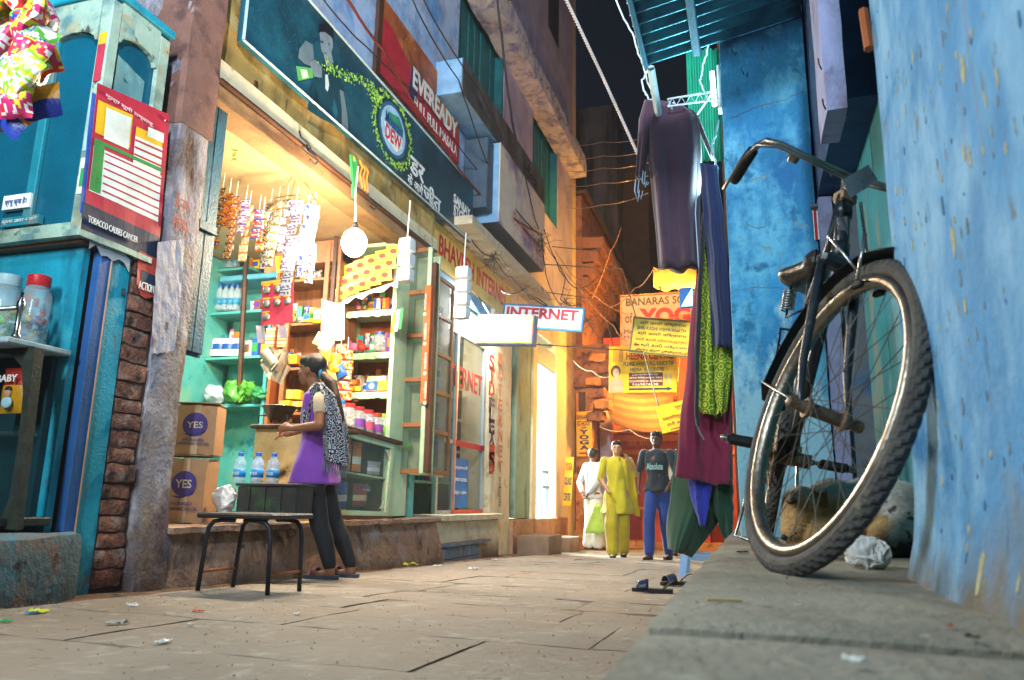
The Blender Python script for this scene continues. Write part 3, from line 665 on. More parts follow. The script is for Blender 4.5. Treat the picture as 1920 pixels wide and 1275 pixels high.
pflat('yellow_block', .03, .58, .48, .86, yellow, 1); pflat('table', .14, .56, .46, .83, paint('#e2e4d6'), 2)
pflat('yellow_block', .54, .7, .92, .78, yellow, 1); pflat('table', .7, .74, .93, .82, paint('#e2e4d6'), 2); pflat('table', .54, .45, .93, .7, paint('#e2e4d6'), 1)
pflat('table', .03, .09, .95, .47, paint('#dfe2d8'), 1); pflat('green_block', .03, .1, .16, .5, green, 2); pflat('green_bar', .03, .5, .95, .53, green, 2)
for i in range(6): pflat('red_line', .18, .44-i*.062, .95, .452-i*.062 , crim, 2)
for i in range(3): pflat('red_line', .54, .66-i*.06, .93, .675-i*.06, crim, 2)
UVp = ((B1-B0).normalized(), (T0-B0).normalized())
txt('TOBACCO CAUSES CANCER', pq(0, -.17) + V(.006,0,0), UVp, .02, 0, .33, .035, white, pt)
txt('ACTION', pq(.72, -.5) + V(.008,0,0), UVp, .01, .0, .11, .045, white, pt)
txt('मूल्य सूची तम्बाकू', pq(.1, .9) + V(.006,0,0), UVp, .0, 0, .34, .03, paint('#e6c8c8'), pt)
part('eyelet', MB().tube([pq(.95,.93)+V(.006,.012*math.cos(t*.6),.012*math.sin(t*.6)) for t in range(11)], .003, 5), steel, pt)
# jars, rail and the bow-front showcase on the kiosk plinth
sc_ = thing('showcase', 'dark bow-front glass showcase of packets standing on the kiosk plinth', 'showcase', (-3.5, 2.6, .17))
dkw = mat('marbled_frame', '#2f332c', .6, var=.4, vs=14, bump=.2)
part('side_frame', MB().prism([V(-3.15,2.62,.19), V(-3.25,2.62,.19), V(-3.2,2.62,.32), V(-3.2,2.62,.6), V(-3.215,2.62,.8), V(-3.25,2.62,.93), V(-3.34,2.62,1.0), V(-3.6,2.62,1.02), V(-3.185,2.62,1.02)], (0,.05,0)), dkw, sc_)
part('top_board', MB().bx(-4.4, -3.215, 2.5, 2.85, 1.022, 1.05, .006), paint('#9fb5bd'), sc_)
part('bottom_board', MB().bx(-4.4, -3.19, 2.5, 2.85, .2, .24, .006), dkw, sc_); part('back_panel', MB().bx(-4.4, -3.3, 2.82, 2.85, .24, 1.02), mat('deep_teal', '#0c3a42', .6, bump=0), sc_)
part('inner_shelf', MB().bx(-4.4, -3.31, 2.68, 2.81, .62, .635), glass_d, sc_)
part('glass', MB().bx(-4.4, -3.2, 2.66, 2.665, .24, 1.02), mat('dark_glass', '#1c2826', .06, var=.02, bump=.02, alpha=.1), sc_)
part('rail', MB().tube([(-4.4,2.56,1.2),(-3.24,2.56,1.2)], .011, 10), steel, sc_, True)
part('rail_post', MB().lathe([(.02,0),(.02,.01),(.012,.02),(.012,.13),(.018,.14),(.018,.17),(.008,.19),(.006,.22)], 12, Matrix.Translation((-3.24,2.56,1.055))), steel, sc_, True)
a = AY(62, 770, 2.7)
dpk = lloc('nappy_pack', 'orange and red baby nappy pack inside the bow-front showcase', 'packet', tuple(AY(36, 690, 2.7)), 0, None)
me_ = part('pack', pouch(.17, .22, .07, (0,0,0,1,1), 8, 10, .03), [gl('#e8a51c'), gl('#c8342a')], dpk, True, local=True)
part('baby_head', MB().ell((0,-.037,-.125),(.022,.012,.026)), paint('#b98a6a'), dpk, True, local=True); part('baby_hair', MB().ell((0,-.036,-.112),(.022,.012,.018)), black, dpk, True, local=True); part('baby_body', MB().ell((0,-.037,-.172),(.034,.01,.028)), paint('#9ac0c8'), dpk, True, local=True)
txt('BABY', AY(36, 690, 2.7), FRONT, -.07, -.075, .13, .035, white, dpk, .02, off=.05)
for i, (x, z, c, l) in enumerate(((-3.6, .9, ('#4f3a8a','#b8344a'), 'purple and red pouch lying on top in the showcase'), (-3.62, .8, ('#c23a52','#e0d8d0'), 'red and white pouch in the middle of the showcase'), (-3.66, .7, ('#2a5fb0','#e8e0d8'), 'blue and white pouch low in the showcase'), (-3.6,.5,('#e8d832','#3a9a3a'), 'yellow and green pouch at the bottom of the showcase'))):
    t = lloc('snack_pouch', l, 'packet', (x, 2.7, z+.06), 0, 'pouches in the kiosk showcase', 0, .5)
    part('pouch', pouch(.2,.12,.05,(0,1,0)), [gl(c[0]), gl(c[1])], t, True, local=True)
jar('clear jar of colourful wrapped sweets with a red lid on the kiosk shelf', (-3.37, 2.74, 1.055), .068, .36, '#d02a34', ['#c2342f','#e0b020','#2f5fb0','#8a2a6a','#3f9a4a'], 1, .8, 'sweet jars on the kiosk')
jar('pale lidded jar of green wrapped sweets left of the red-lid jar', (-3.55, 2.72, 1.055), .075, .37, '#b8d4dc', ['#4fb52f','#8fd02f','#d8e0d8','#b8a02f'], 2, .6, 'sweet jars on the kiosk')
one('stone_ball', MB().ell((-3.24,2.7,.215),(.045,.045,.042)), dust, 'round grey stone on the plinth under the showcase', 'stone', smooth=True)
# bunch of snack packets hanging close to the lens
bt = thing('packet_bunch', 'big bunch of bright snack packets hanging at the upper left of the kiosk', 'snack packets', tuple(AY(40, 0, 1.75)))
rs = random.Random(11); pal = [('#d8342f','#e8e4d8'),('#8fc82f','#e8d83a'),('#e8b52a','#c8342a'),('#e8e0e0','#d0345a'),('#4f9a2f','#f0e89a'),('#c22f6a','#f0e0d0'),('#2f3f9a','#e8a52a')]
mesh_b = []
for i in range(7):
    m_ = pouch(.12,.16,.08,5,16,20,.5,i).mesh('packet')
    for c in (*pal[i], pal[(i+2) % 7][0], pal[i][0], pal[(i+3) % 7][1]): m_.materials.append(gl(c))
    m_.polygons.foreach_set('use_smooth', [True]*len(m_.polygons)); mesh_b.append(m_)
for i in range(48):
    o = bpy.data.objects.new('packet', mesh_b[i % 7]); COL.objects.link(o); o.parent = bt
    px, py = rs.uniform(-70, 78), rs.uniform(-40, 215)
    if px > 60 and py > 190: px -= 40
    o.location = AY(px, py - 70, 1.72 + rs.uniform(-.09, .09)) - Vector(bt.location); o.rotation_euler = (rs.uniform(-.3,.3), rs.uniform(-.9,.9), rs.uniform(-.7,.7))
part('cord', MB().tube([AY(30,-60,1.78), AY(35,150,1.78)], .005, 6), white, bt)
lb = [('#2a3f9a','#e09a2a'),('#c8c8c8','#30343a')]
for i, (px, py) in enumerate(((75,190),(20,215),(60,225))):
    o = part('packet', pouch(.13,.13,.03,(0,1),6,6,.3,i+20), [gl(c) for c in lb[i % 2]], bt, True, local=True); o.location = AY(px, py-30, 1.74) - Vector(bt.location); o.rotation_euler = (0, rs.uniform(-1,1), .3)
pp = thing('paper_notice', 'long torn white paper notice pasted on the lilac pillar', 'notice', (-3.19, 3.45, 1.2))
def pn(u, v): a = AX(296+50*u - 14*(1-v)*1.0 - (0 if v > .3 else 6*(1-v/.3)*u), 664 - 210*v - 6*u, -3.174); return a + V(.006*noise.noise(V(u*5, v*9, 0)), 0, .012*noise.noise(V(u*8, 0, 5))*(1-v))
part('sheet', MB().sheet(10, 24, pn, (.0012,0,0)), mat('pasted_paper', '#aaa6ae', .8, var=.1, bump=.3, layers=[('#7d7482', 9, .6, .06), ('#6a4f42', 5, .67, .04)]), pp)
for i, (s_, px, py) in enumerate((('ॐ नमः', 325, 388), ('शिवाय', 322, 425))):
    a = AX(px, py, -3.172); txt(s_, a, STREET, 0, 0, .12, .1, paint('#a8503f'), pp, .006)
# ------------------------------------------------------------------ shop interior furniture
def span(px0, px1, py, y): a = AY(px0, py, y); b = AY(px1, py, y); return a.x, b.x, (a.z+b.z)/2
def shelf(parent, px0, px1, py, y, dep, m, t=.03, lip=0):
    x0, x1, z = span(px0, px1, py, y); return part('shelf', MB().bx(x0, x1, y, y+dep, z-t, z, .004), m, parent)
tu = thing('shelf_unit', 'turquoise shelves of water bottles at the left inside the shop', 'shelves', (-4.8, 6.8, .2))
for py in (450, 583, 668, 758): shelf(tu, 376, 506, py, 6.62, .38, turq)
x0, x1, z = span(448, 456, 600, 6.6)
part('post', MB().tube([AY(462, 480, 6.6), AY(447, 757, 6.6)], .028, 6), wood_dk, tu)
part('back_panel', MB().bx(-5.55, -4.35, 6.96, 7.01, .2, 2.95), turq, tu)
part('side_panel', MB().bx(AY(503,600,6.6).x, AY(503,600,6.6).x+.04, 6.6, 6.95, .2, 2.4), turq, tu)
part('top_board', MB().bx(-5.5, -4.36, 6.6, 6.95, 2.66, 2.72, .01), paint('#57a3bd'), tu)
bx_ = thing('carton', 'brown carton stored on top of the turquoise shelves', 'box', (-4.7, 6.75, 2.72)); part('carton_body', MB().bx(-4.95, -4.55, 6.62, 6.9, 2.721, 2.95, .006), paint('#b98a5f'), bx_)
part('tape', MB().bx(-4.77, -4.73, 6.61, 6.619, 2.73, 2.94), paint('#c9a57a'), bx_)
for i in range(5): bottle('clear blue-labelled water bottle, %s on the upper turquoise shelf' % ('leftmost','second from the left','middle one','second from the right','rightmost')[i], AY(398 + i*11, 582, 6.72), .3, 'bottles on the upper shop shelf', '#3f8fb5')
for i in range(4): bottle('clear water bottle, %s under the packet strips on the top turquoise shelf' % ('leftmost','second from the left','third from the left','rightmost')[i], AY(406 + i*12, 502, 6.8), .3, 'bottles on the top shop shelf', '#2f9ab0')
for py_, x in ((500, 0),): shelf(tu, 376, 470, 503, 6.66, .3, turq)
pk = thing('pouch_row', 'row of blue and white pouches on the lower turquoise shelf', 'pouches', AY(418, 668, 6.7))
for i in range(7):
    o = part('pouch', pouch(.13,.2,.05,(0,1,0),5,6,.05,i), [gl('#dfe4ec'), gl('#1f4f9a')], pk, True, local=True); o.location = AY(390 + i*9, 668, 6.72) - Vector(pk.location) + V(0, .03*(i % 2), .2); o.rotation_euler = (-.15, 0, .2)
def bag(label, px, py, y, r, m, seed, cat='plastic bag', sq=.75, nm='plastic_bag'):
    c = AY(px, py, y); mb = MB()
    mb.ell(c + V(0,0,r*sq*.9), (r, r*.8, r*sq), None, 44, 30)
    for v in mb.v:
        n = noise.noise_vector(v*9 + V(seed,0,0)) ; v += n*r*.35 + noise.noise_vector(v*28)*r*.22
        v.z = max(v.z, c.z)
    return one(nm, mb, m, label, cat, smooth=True)
bag('bunched green plastic bag on the bottom turquoise shelf', 452, 757, 6.68, .17, mat('green_film', '#5fae3f', .3, var=.2, bump=.1, alpha=.85), 1)
bag('dark green plastic bag beside the wooden shelf', 492, 756, 6.66, .13, mat('dark_green_film', '#2f7f4a', .3, bump=.1), 2)
bag('white plastic bag of pouches on the bottom turquoise shelf', 405, 757, 6.68, .13, mat('white_film', '#c9d8dc', .3, bump=.1, alpha=.8), 3)
# brown wooden unit
wu = thing('wood_cabinet', 'brown open wooden cabinet in the middle of the shop', 'cabinet', (-4.1, 6.5, .2))
x0, x1, z = span(512, 636, 600, 6.4)
part('back_panel', MB().bx(x0, x1, 6.72, 6.75, .2, 2.93), wood, wu)
part('side_panel', MB().bx(x0, x0+.035, 6.4, 6.72, .2, 2.7), rust_wood, wu)
part('side_panel', MB().bx(x1-.03, x1, 6.35, 6.72, .2, 2.9), wood, wu)
for a in (536, 603): 
    q = AY(a+4, 560, 6.39); part('stile', MB().bx(q.x, q.x+.05, 6.37, 6.4, 1.2, 2.9), wood, wu)
part('stile_strip', MB().bx(AY(628,500,6.36).x-.02, AY(628,500,6.36).x+.02, 6.34, 6.36, 1.5, 2.95), wood_dk, wu)
for py in (522, 604, 688, 772): shelf(wu, 514, 634, py, 6.4, .32, wood)
part('top_panel', MB().bx(x0, x1, 6.38, 6.6, 2.7, 2.93), mat('rust_top', '#a5643f', .6, var=.2, bump=.2), wu)
# mint shelf unit on the right
mu = thing('shelf_unit', 'mint green open shelves with rust backing right of the bulb', 'shelves', (-3.6, 6.7, .9))
x0, x1, z = span(636, 742, 640, 6.55)
part('back_panel', MB().bx(x0, x1, 6.93, 6.96, .2, 2.9), rust_wood, mu)
part('side_panel', MB().bx(x0-.02, x0+.02, 6.56, 6.925, .2, 2.85), mint, mu); part('side_panel', MB().bx(x1-.035, x1+.01, 6.5, 6.925, .2, 2.88), mint, mu)
part('top_board', MB().bx(x0, x1, 6.5, 6.92, 2.86, 2.9, .004), mint, mu)
for py in (582, 661, 735): 
    s_ = shelf(mu, 640, 737, py, 6.54, .38, mint, .03)
    xa, xb, zz = span(642, 735, py, 6.53); n_ = 12
    part('edge_trim', MB().sheet(24, 2, lambda u, v: V(xa+(xb-xa)*u, 6.528, zz-.015 - v*(.05+.02*noise.noise(V(u*9,py,0)))), (0,.003,0)), mint, s_)
# things on the mint shelves
def crate_box(nm, label, px, py, y, w_, d, h, cols, text=None, rz=.0, cat='box', group=None):
    c = AY(px, py, y); t = lloc(nm, label, cat, c, rz, group)
    part('carton_body', MB().bx(-w_/2, w_/2, -d/2, d/2, 0, h, .004), paint(cols[0]), t, local=True)
    part('printed_panel', MB().bx(-w_/2+.003, -w_/2+w_*.5, -d/2-.002, -d/2-.0005, h*.06, h*.94), paint(cols[1]), t, local=True)
    if len(cols) > 2: part('emblem', MB().prism([V(x, -d/2-.004, z) for x, z in circ(-w_*.25, h*.5, h*.3)], (0,.0015,0)), paint(cols[2]), t, local=True)
    return t
crate_box('biscuit_box', 'long yellow and blue box on the lowest mint shelf', 712, 734, 6.62, .26, .1, .1, ('#e0a83a','#2a5fb0','#d8d8e0'))
crate_box('biscuit_box', 'white box resting on top of the yellow and blue box', 710, 716, 6.66, .2, .1, .05, ('#e6e0d0','#c9b9a0'))
for i, (px, c, l) in enumerate(((655,('#e0a020','#c23020'),'orange packet lying left on the lowest mint shelf'),(668,('#d8c03a','#6f9a3a'),'yellow and green packet lying on the lowest mint shelf'),(660,('#c87a2a','#e8d8a0'),'brown packet leaning on the lowest mint shelf'))):
    crate_box('packet', l, px, 734 - (12 if i == 2 else 0), 6.6+.05*i, .1, .06, .05, c, None, .2*i, 'packet')
jar('blue-lidded jar of brown sweets on the middle mint shelf', AY(711, 659, 6.66), .06, .2, '#3a4a8a', ['#c29a5f','#8a5a3a','#e0c89a'], 7, .7)
for i, (px, l) in enumerate(((652,'round pink tin left on the middle mint shelf'),(664,'pink wrapped bundle beside the round tin'),(677,'red sweet bundle on the middle mint shelf'))):
    c = AY(px, 659, 6.64); one('sweet_tin' if i == 0 else 'sweet_bundle', MB().lathe([(.05,0),(.055,.01),(.05,.08),(.03,.11),(.012,.12)], 14, Matrix.Translation(c)) if i == 0 else MB().ell(c+V(0,0,.045),(.05,.04,.045)), gl(('#d2577a','#e0789a','#c8402f')[i]), l, 'sweets', smooth=True)
crate_box('matchbox_pack', 'small blue and white pack under the yellow sheets', 707, 580, 6.6, .07, .04, .11, ('#d8dce8','#3a5ab0'))
crate_box('matchbox_pack', 'small orange pack beside the blue and white one', 724, 580, 6.62, .07, .04, .12, ('#c8522a','#e0902a'))
# yellow sheet of sachets fanned under the lamp
ys = lloc('sachet_sheet', 'fan of yellow printed sachet sheets hung below the lamp', 'sachets', AY(695, 492, 6.42))
ym = pouch(.14,.12,.012,(0,0,0,0),4,4,.05).mesh('sachet'); ym.materials.append(gl('#e8cf3f'))
for r_ in range(3):
    for c_ in range(5):
        o = bpy.data.objects.new('sachet', ym); COL.objects.link(o); o.parent = ys
        o.location = (-.25 + c_*.128 - .03*r_, -.012*c_ - .02*r_, .0 - r_*.125 + .035*c_ + .0); o.rotation_euler = (.12, -.24 + .03*c_, .05*c_)
        e = part('emblem', MB().prism([V(x, -.014, z) for x, z in circ(0, -.06, .035, .025)], (0,.002,0)), paint('#c8402f'), o, local=True)
part('paper_edge', MB().sheet(8, 3, lambda u, v: V(-.3+.62*u, .0-.02*u, -.36+.14*u - v*.05*(1+.5*math.sin(u*20))), (0,.004,0)), white, ys, local=True)
# glass-pane cabinet doors
def pane_door(label, quad, rows, m, nm='cabinet_door'):
    "quad: bottom-left, bottom-right, top-right, top-left in space"
    bl, br_, tr_, tl = quad; t = thing(nm, label, 'glazed door', bl)
    U = (br_-bl).normalized(); W = V(0,0,1); N_ = U.cross(W); wd = (br_-bl).length; hh = tl.z - bl.z
    Mx = Matrix((U, W, N_)).transposed(); b = .045; f = MB()
    f.box(bl + U*b/2 + W*hh/2, (b, hh, .035), Mx, .004); f.box(bl + U*(wd-b/2) + W*hh/2, (b, hh, .035), Mx, .004)
    part('stile', f, m, t)
    for i in range(rows+1): part('rail', MB().box(bl + U*wd/2 + W*(.0225 + (hh-.045)*i/rows), (wd-2*b, .045, .03), Mx, .004), wood, t)
    for i in range(rows):
        z0 = .045 + (hh-.045)*i/rows; part('pane', MB().box(bl + U*wd/2 + W*(z0 + (hh-.045)/rows/2-.022), (wd-2*b, (hh-.045)/rows-.046, .004), Mx), glass_d, t)
    return t
q = [AY(736, 888, 6.78), AY(794, 888, 6.78), AY(803, 470, 6.78), AY(742, 470, 6.78)]
pane_door('five-pane mint cupboard door facing up the lane beside the mint shelves', q, 5, mint)
bk = thing('cupboard', 'mint cupboard body behind the five-pane door', 'cupboard', (-3.3, 6.9, .8))
part('back_panel', MB().bx(q[0].x, q[1].x, 6.98, 7.0, q[0].z, q[2].z), paint('#b9c8a0'), bk)
for i in range(1, 5): part('shelf', MB().bx(q[0].x, q[1].x, 6.82, 6.97, q[0].z + (q[2].z-q[0].z)*i/5-.01, q[0].z + (q[2].z-q[0].z)*i/5+.01), mint, bk)
bag('small green bag inside the five-pane cupboard', 762, 845, 6.9, .07, MATS['green_film'], 5)
pm = part('orange_strip', MB().bx(AY(797,700,6.74).x-.03, AY(797,700,6.74).x+.035, 6.72, 6.76, AY(792,756,6.72).z, AY(800,535,6.72).z), paint('#e0602a'), bk)
part('post', MB().bx(AY(797,700,6.74).x-.035, AY(797,700,6.74).x+.06, 6.77, 6.84, AY(790,885,6.72).z, AY(800,490,6.72).z), wood_dk, bk)
for i in range(4):
    a = AY(798, 560 + 55*i, 6.715); txt('vodafone', (a.x + .012, 6.718, a.z - .12), (V(0,0,1), V(-1,0,0)), 0, 0, .17, .032, white, pm, .005)
    part('emblem', MB().prism([V(a.x-.003+x, 6.715, a.z-.16+z) for x, z in circ(0, 0, .017)], (0,.002,0)), white, pm)
a0, a1 = AX(806, 890, -3.2), AX(833, 893, -3.2)
pane_door('five-pane brown framed shutter folded back towards the internet shop', [V(-3.2, 7.05, .62), V(-3.2, 7.78, .62), V(-3.2, 7.78, 2.78), V(-3.2, 7.05, 2.78)], 5, wood)
bp = thing('display_board', 'pale board with stickers behind the brown framed shutter', 'board', (-3.26, 7.4, .6)); part('panel', MB().bx(-3.27, -3.25, 7.06, 7.78, .6, 2.78), paint('#aab8a8'), bp)
for z0, c in ((1.75,'#e4e0d4'), (1.4,'#d8dce0'), (.7,'#7f7fb0'), (2.2,'#3f7f8f')): part('sticker', MB().bx(-3.249, -3.245, 7.2, 7.6, z0, z0+.28), paint(c), bp)
# counter, glass display case
co = thing('counter', 'brown-topped counter faced with stained cardboard inside the shop', 'counter', (-3.65, 5.3, .17))
c0, c1 = AY(470, 905, 5.15), AY(602, 795, 5.15)
part('front_panel', MB().rough(c0.x, c1.x-.02, 5.15, 5.19, .17, c1.z-.03, .06, .003, 6, .006), mat('stained_board', '#c9a06a', .7, var=.2, bump=.2, layers=[('#3f2a1c', 4.5, .62, .05), ('#a8402a', 7, .7, .02)]), co)
part('top_board', MB().bx(c0.x-.02, c1.x, 5.1, 5.75, c1.z-.03, c1.z, .006), wood_dk, co)
part('side_panel', MB().bx(c0.x, c0.x+.02, 5.2, 5.7, .17, c1.z-.031), wood, co)
txt('हल्दी', (c0.x+.42, 5.145, .42), FRONT, 0, 0, .1, .08, paint('#a83a2a'), co)
txt('CA 40', (c0.x+.3, 5.145, .36), FRONT, 0, 0, .12, .07, black, co)
dc = thing('display_case', 'sloping glass display case of packets right of the girl', 'display case', (-3.3, 6.2, .17))
P = [AX(612, 965, -3.3), AX(727, 968, -3.26), AX(740, 833, -3.26), AX(628, 800, -3.3)]
def case_pt(u, v): return P[0]*(1-u)*(1-v) + P[1]*u*(1-v) + P[3]*(1-u)*v + P[2]*u*v
def strip_q(u0, v0, u1, v1, lift, th): 
    a = [case_pt(u, v) + V(lift, 0, 0) for u, v in ((u0,v0),(u1,v0),(u1,v1),(u0,v1))]; return MB().prism(a, (th, 0, 0))
for nm, qd in (('rail', (0,0,1,.06)), ('rail', (0,.93,1,1)), ('stile', (0,.061,.045,.929)), ('stile', (.945,.061,1,.929))): part(nm, strip_q(*qd, 0, -.04), mint, dc)
part('glass', strip_q(.045, .06, .945, .93, -.015, -.004), glass, dc)
part('shelf', MB().prism([case_pt(.03,.5)+V(-.03,0,0), case_pt(.97,.5)+V(-.03,0,0), case_pt(.97,.5)+V(-.4,0,0), case_pt(.03,.5)+V(-.4,0,0)], (0,0,.015)), mint, dc)
part('top_board', MB().prism([P[3]+V(.03,-.05,.0), P[2]+V(.03,.12,0), P[2]+V(-.5,.12,0), P[3]+V(-.5,-.05,0)], (0,0,.035)), wood_dk, dc)
part('base_board', MB().prism([P[0]+V(.02,-.05,-.04), P[1]+V(.02,.05,-.04), P[1]+V(-.5,.05,-.04), P[0]+V(-.5,-.05,-.04)], (0,0,.04)), wood_dk, dc)
part('back_panel', MB().prism([P[0]+V(-.45,0,0), P[1]+V(-.45,0,0), P[2]+V(-.45,0,0), P[3]+V(-.45,0,0)], (-.02,0,0)), paint('#9fb8a4'), dc)
part('end_panel', MB().prism([P[1]+V(-.041,.002,0), P[1]+V(-.47,.002,0), P[2]+V(-.47,.002,0), P[2]+V(-.041,.002,0)], (0,.02,0)), wood_dk, dc)
part('side_panel', MB().prism([P[0]+V(-.041,-.022,0), P[0]+V(-.47,-.022,0), P[3]+V(-.47,-.022,0), P[3]+V(-.041,-.022,0)], (0,.02,0)), mint, dc)
for cx, cy in ((.945,.9),(.945,.1)): part('corner_bracket', MB().prism([case_pt(cx, cy)+V(-.01,0,0), case_pt(cx-.09, cy)+V(-.01,0,0), case_pt(cx-.05, cy+(-.06 if cy > .5 else .06))+V(-.01,0,0), case_pt(cx, cy+(-.14 if cy > .5 else .14))+V(-.01,0,0)], (-.004,0,0)), mint, dc)
for i, (u, v, w_, h, c, l) in enumerate(((.12,.53,.17,.3,('#2fa8a8','#e8e0c8'),'teal snack packet on the upper shelf of the glass case'),(.34,.53,.14,.28,('#e8822a','#f0d0a0'),'orange snack packet on the upper shelf of the glass case'),(.5,.53,.16,.26,('#e0762a','#e8e0d0'),'second orange packet in the middle of the glass case'),(.8,.53,.26,.12,('#b8a8b0','#d8e4ec'),'pale blue and maroon box in the glass case'),(.12,.07,.16,.26,('#d8d82f','#4f9a3f'),'yellow green packet at the bottom of the glass case'),(.33,.07,.16,.22,('#2f4fb0','#d8d8e8'),'blue packet at the bottom of the glass case'),(.62,.1,.28,.2,('#7a1f2f','#d8b89a'),'maroon box at the bottom of the glass case'),(.66,.28,.26,.06,('#3a2f6a','#8f8fb0'),'dark violet strip of packs above the maroon box'))):
    t = lloc('packet', l, 'packet', case_pt(u, v) + V(-.075, 0, h+.01), R(90)); part('pouch', pouch(w_,h,.05,(0,1,0,0),6,8,.08,i), [gl(c[0]), gl(c[1])], t, True, local=True)
# row of jars on the display case
jl = [('#2f7fb5',['#3f9ad0','#c9d8e0'],None),('#c8342f',['#e0d0b0','#c89a3a'],None),('#b0302f',['#d8a84a','#8a5a2f'],'#7a3f9a'),('#c22f3a',['#d0c8c0','#7f4f8f'],'#c24f6a'),('#a83a2a',['#8a4a2a','#e0c080'],'#8a3f9a'),('#8fc82f',['#9fd03f','#d8e89a'],'#7fc03a')]
jn = ['blue-lidded jar at the left of the row above the glass case','red-lidded jar of pale sweets second from left above the glass case','red-lidded jar with purple label third from left above the glass case','red-lidded jar with pink label fourth from left above the glass case','rust-lidded jar with violet label beside the green jar','tall bright green lidded jar at the right end above the glass case']
for i in range(6):
    c = P[3]*(1-(.2+i*.155)) + P[2]*(.2+i*.155) + V(-.1, 0, .036); jar(jn[i], c, .062, .23 if i < 5 else .25, jl[i][0], jl[i][1], 20+i, .75, 'jars above the glass case', jl[i][2])
# scale pan
sp_ = lloc('weighing_pan', 'steel weighing pan standing on the counter in front of the girl', 'scale pan', AY(522, 793, 5.3))
o = part('pan', MB().lathe([(.07,.02),(.075,.015),(.14,.13),(.15,.13),(.145,.135),(.07,.03),(.001,.025)], 24), steel, sp_, True, local=True)
part('stand', MB().tube([(-.17,-.03,0),(-.17,-.03,.06),(-.05,-.03,.06),(-.05,-.03,0)], .007, 6).tube([(.03,-.03,0),(.03,-.03,.06),(.1,-.03,.06),(.1,-.03,0)], .007, 6), black_iron, sp_, local=True)
for i, (px, py, l) in enumerate(((540,770,'yellow carton left on the counter shelf behind the scale pan'),(565,772,'second yellow carton behind the scale pan'),(552,750,'tilted yellow packet on top of the yellow cartons'))):
    crate_box('carton', l, px, py, 5.75, .13, .1, .085, ('#e8a52a','#e8c05a'), None, .3*i - .3)
one('dish', MB().lathe([(.05,0),(.11,.03),(.115,.035),(.05,.008)], 18, Matrix.Translation(AY(575, 773, 5.5))), steel, 'shallow metal dish beside the yellow cartons', 'dish', smooth=True)
crate_box('carton', 'yellow carton on the wooden shelf near the girl head', 548, 684, 6.45, .16, .1, .1, ('#e8a01f','#d8781f'))
one('paper', MB().sheet(6,4, lambda u,v: AY(565+35*u, 684-15*v, 6.4)+V(0,.06*v,.02*math.sin(u*3)), (0,0,.004)), white, 'white paper lying over the wooden shelf edge', 'paper')
one('folded_paper', MB().sheet(6,4, lambda u,v: AY(562+38*u, 604-(4+5*u)*v, 6.38)+V(0,.05*v,.01*math.sin(u*5)), (0,0,.006)), yellow, 'yellow folded paper on the upper wooden shelf', 'paper')
one('paper_sheet', MB().sheet(8,8, lambda u,v: AY(603+45*u, 630-70*v+ 8*math.sin(u*2), 6.2)+V(0,.03*math.sin(u*4),0), (0,.003,0)), paint('#e8dcc0'), 'large cream paper pinned right of the wooden cabinet', 'paper')
# water cartons, bag, crate, bottles on the plinth
card = mat('cardboard', '#b98f66', .8, var=.1, vs=5, bump=.12, bs=20, layers=[('#a37a52', 5, .6, .07)])
purp = paint('#4a3a7f')
def yes_box(label, loc, w_, d, h, rz, dents):
    t = lloc('water_carton', label, 'cardboard box', loc, rz, 'cartons of drinking water')
    mb = MB().rough(-w_/2, w_/2, -d/2, d/2, 0, h, .04, dents, 5, .008); part('carton_body', mb, card, t, True, local=True)
    for i, s_ in enumerate((-1, 1)): part('flap', MB().box((0, s_*d*.25, h+.012), (w_*1.02, d*.46, .004), Matrix.Rotation(.08*s_, 3, 'X')), card, t, local=True)
    part('tape', MB().bx(-.015, .03, -d/2-dents-.003, -d/2-dents-.002, .0, h), paint('#c2a27c'), t, local=True)
    N_ = d/2 + dents + .005
    part('emblem', MB().prism([V(x, -N_, z) for x, z in circ(.0, h*.6, w_*.3)], (0,.002,0)), purp, t, local=True)
    part('swash', MB().prism([V(x, -N_, z) for x, z in ((-w_*.3,h*.41),(-w_*.05,h*.37),(w_*.22,h*.44),(w_*.28,h*.5),(w_*.1,h*.435),(-w_*.1,h*.41))], (0,.002,0)), purp, t, local=True)
    Mz = Matrix.Rotation(rz, 3, 'Z'); U = Mz @ _X
    O_ = Vector(loc) + Mz @ V(0, -N_, 0)
    txt('YES', O_, (U, _Z), -w_*.19, h*.53, w_*.38, h*.13, paint('#d9c6ae'), t, .012, rot=0)
    txt('PACKAGED', O_, (U, _Z), -w_*.26, h*.27, w_*.5, h*.05, purp, t, .0); txt('DRINKING WATER', O_, (U, _Z), -w_*.38, h*.19, w_*.76, h*.05, purp, t, .0)
    return t
b0 = AY(340, 985, 4.2); 
yes_box('lower brown water carton with torn flaps resting on the plinth', (b0.x, 4.25, .178), .27, .23, .42, .35, .008)
yes_box('upper brown water carton balanced on the lower one by the pillar', (b0.x+.01, 4.27, .62), .27, .23, .33, .42, .004)
TQ_fix = None
bag('crumpled white carrier bag with red print wedged beside the cartons', 420, 965, 4.3, .08, mat('carrier_bag', '#dcd8d4', .35, var=.1, bump=.3, alpha=.92, layers=[('#c8706a', 14, .66, .03), ('#8f8fb8', 18, .68, .02)]), 9, sq=1.35)
cr = thing('crate', 'low black plastic crate under the bottles beside the bench', 'crate', AY(505, 968, 4.3))
x0, x1, z0 = span(441, 552, 966, 4.3); z1 = AY(505, 906, 4.3).z; blk = mat('black_crate', '#2b2a28', .55, var=.3, bump=.3, layers=[('#2f4f2f', 5, .62, .06)])
part('side_panel', MB().rough(x0, x1, 4.3, 4.32, z0, z1-.02, .05, .002, 6, .005), blk, cr); part('rim', MB().bx(x0-.01, x1+.01, 4.285, 4.52, z1-.019, z1, .004), blk, cr)
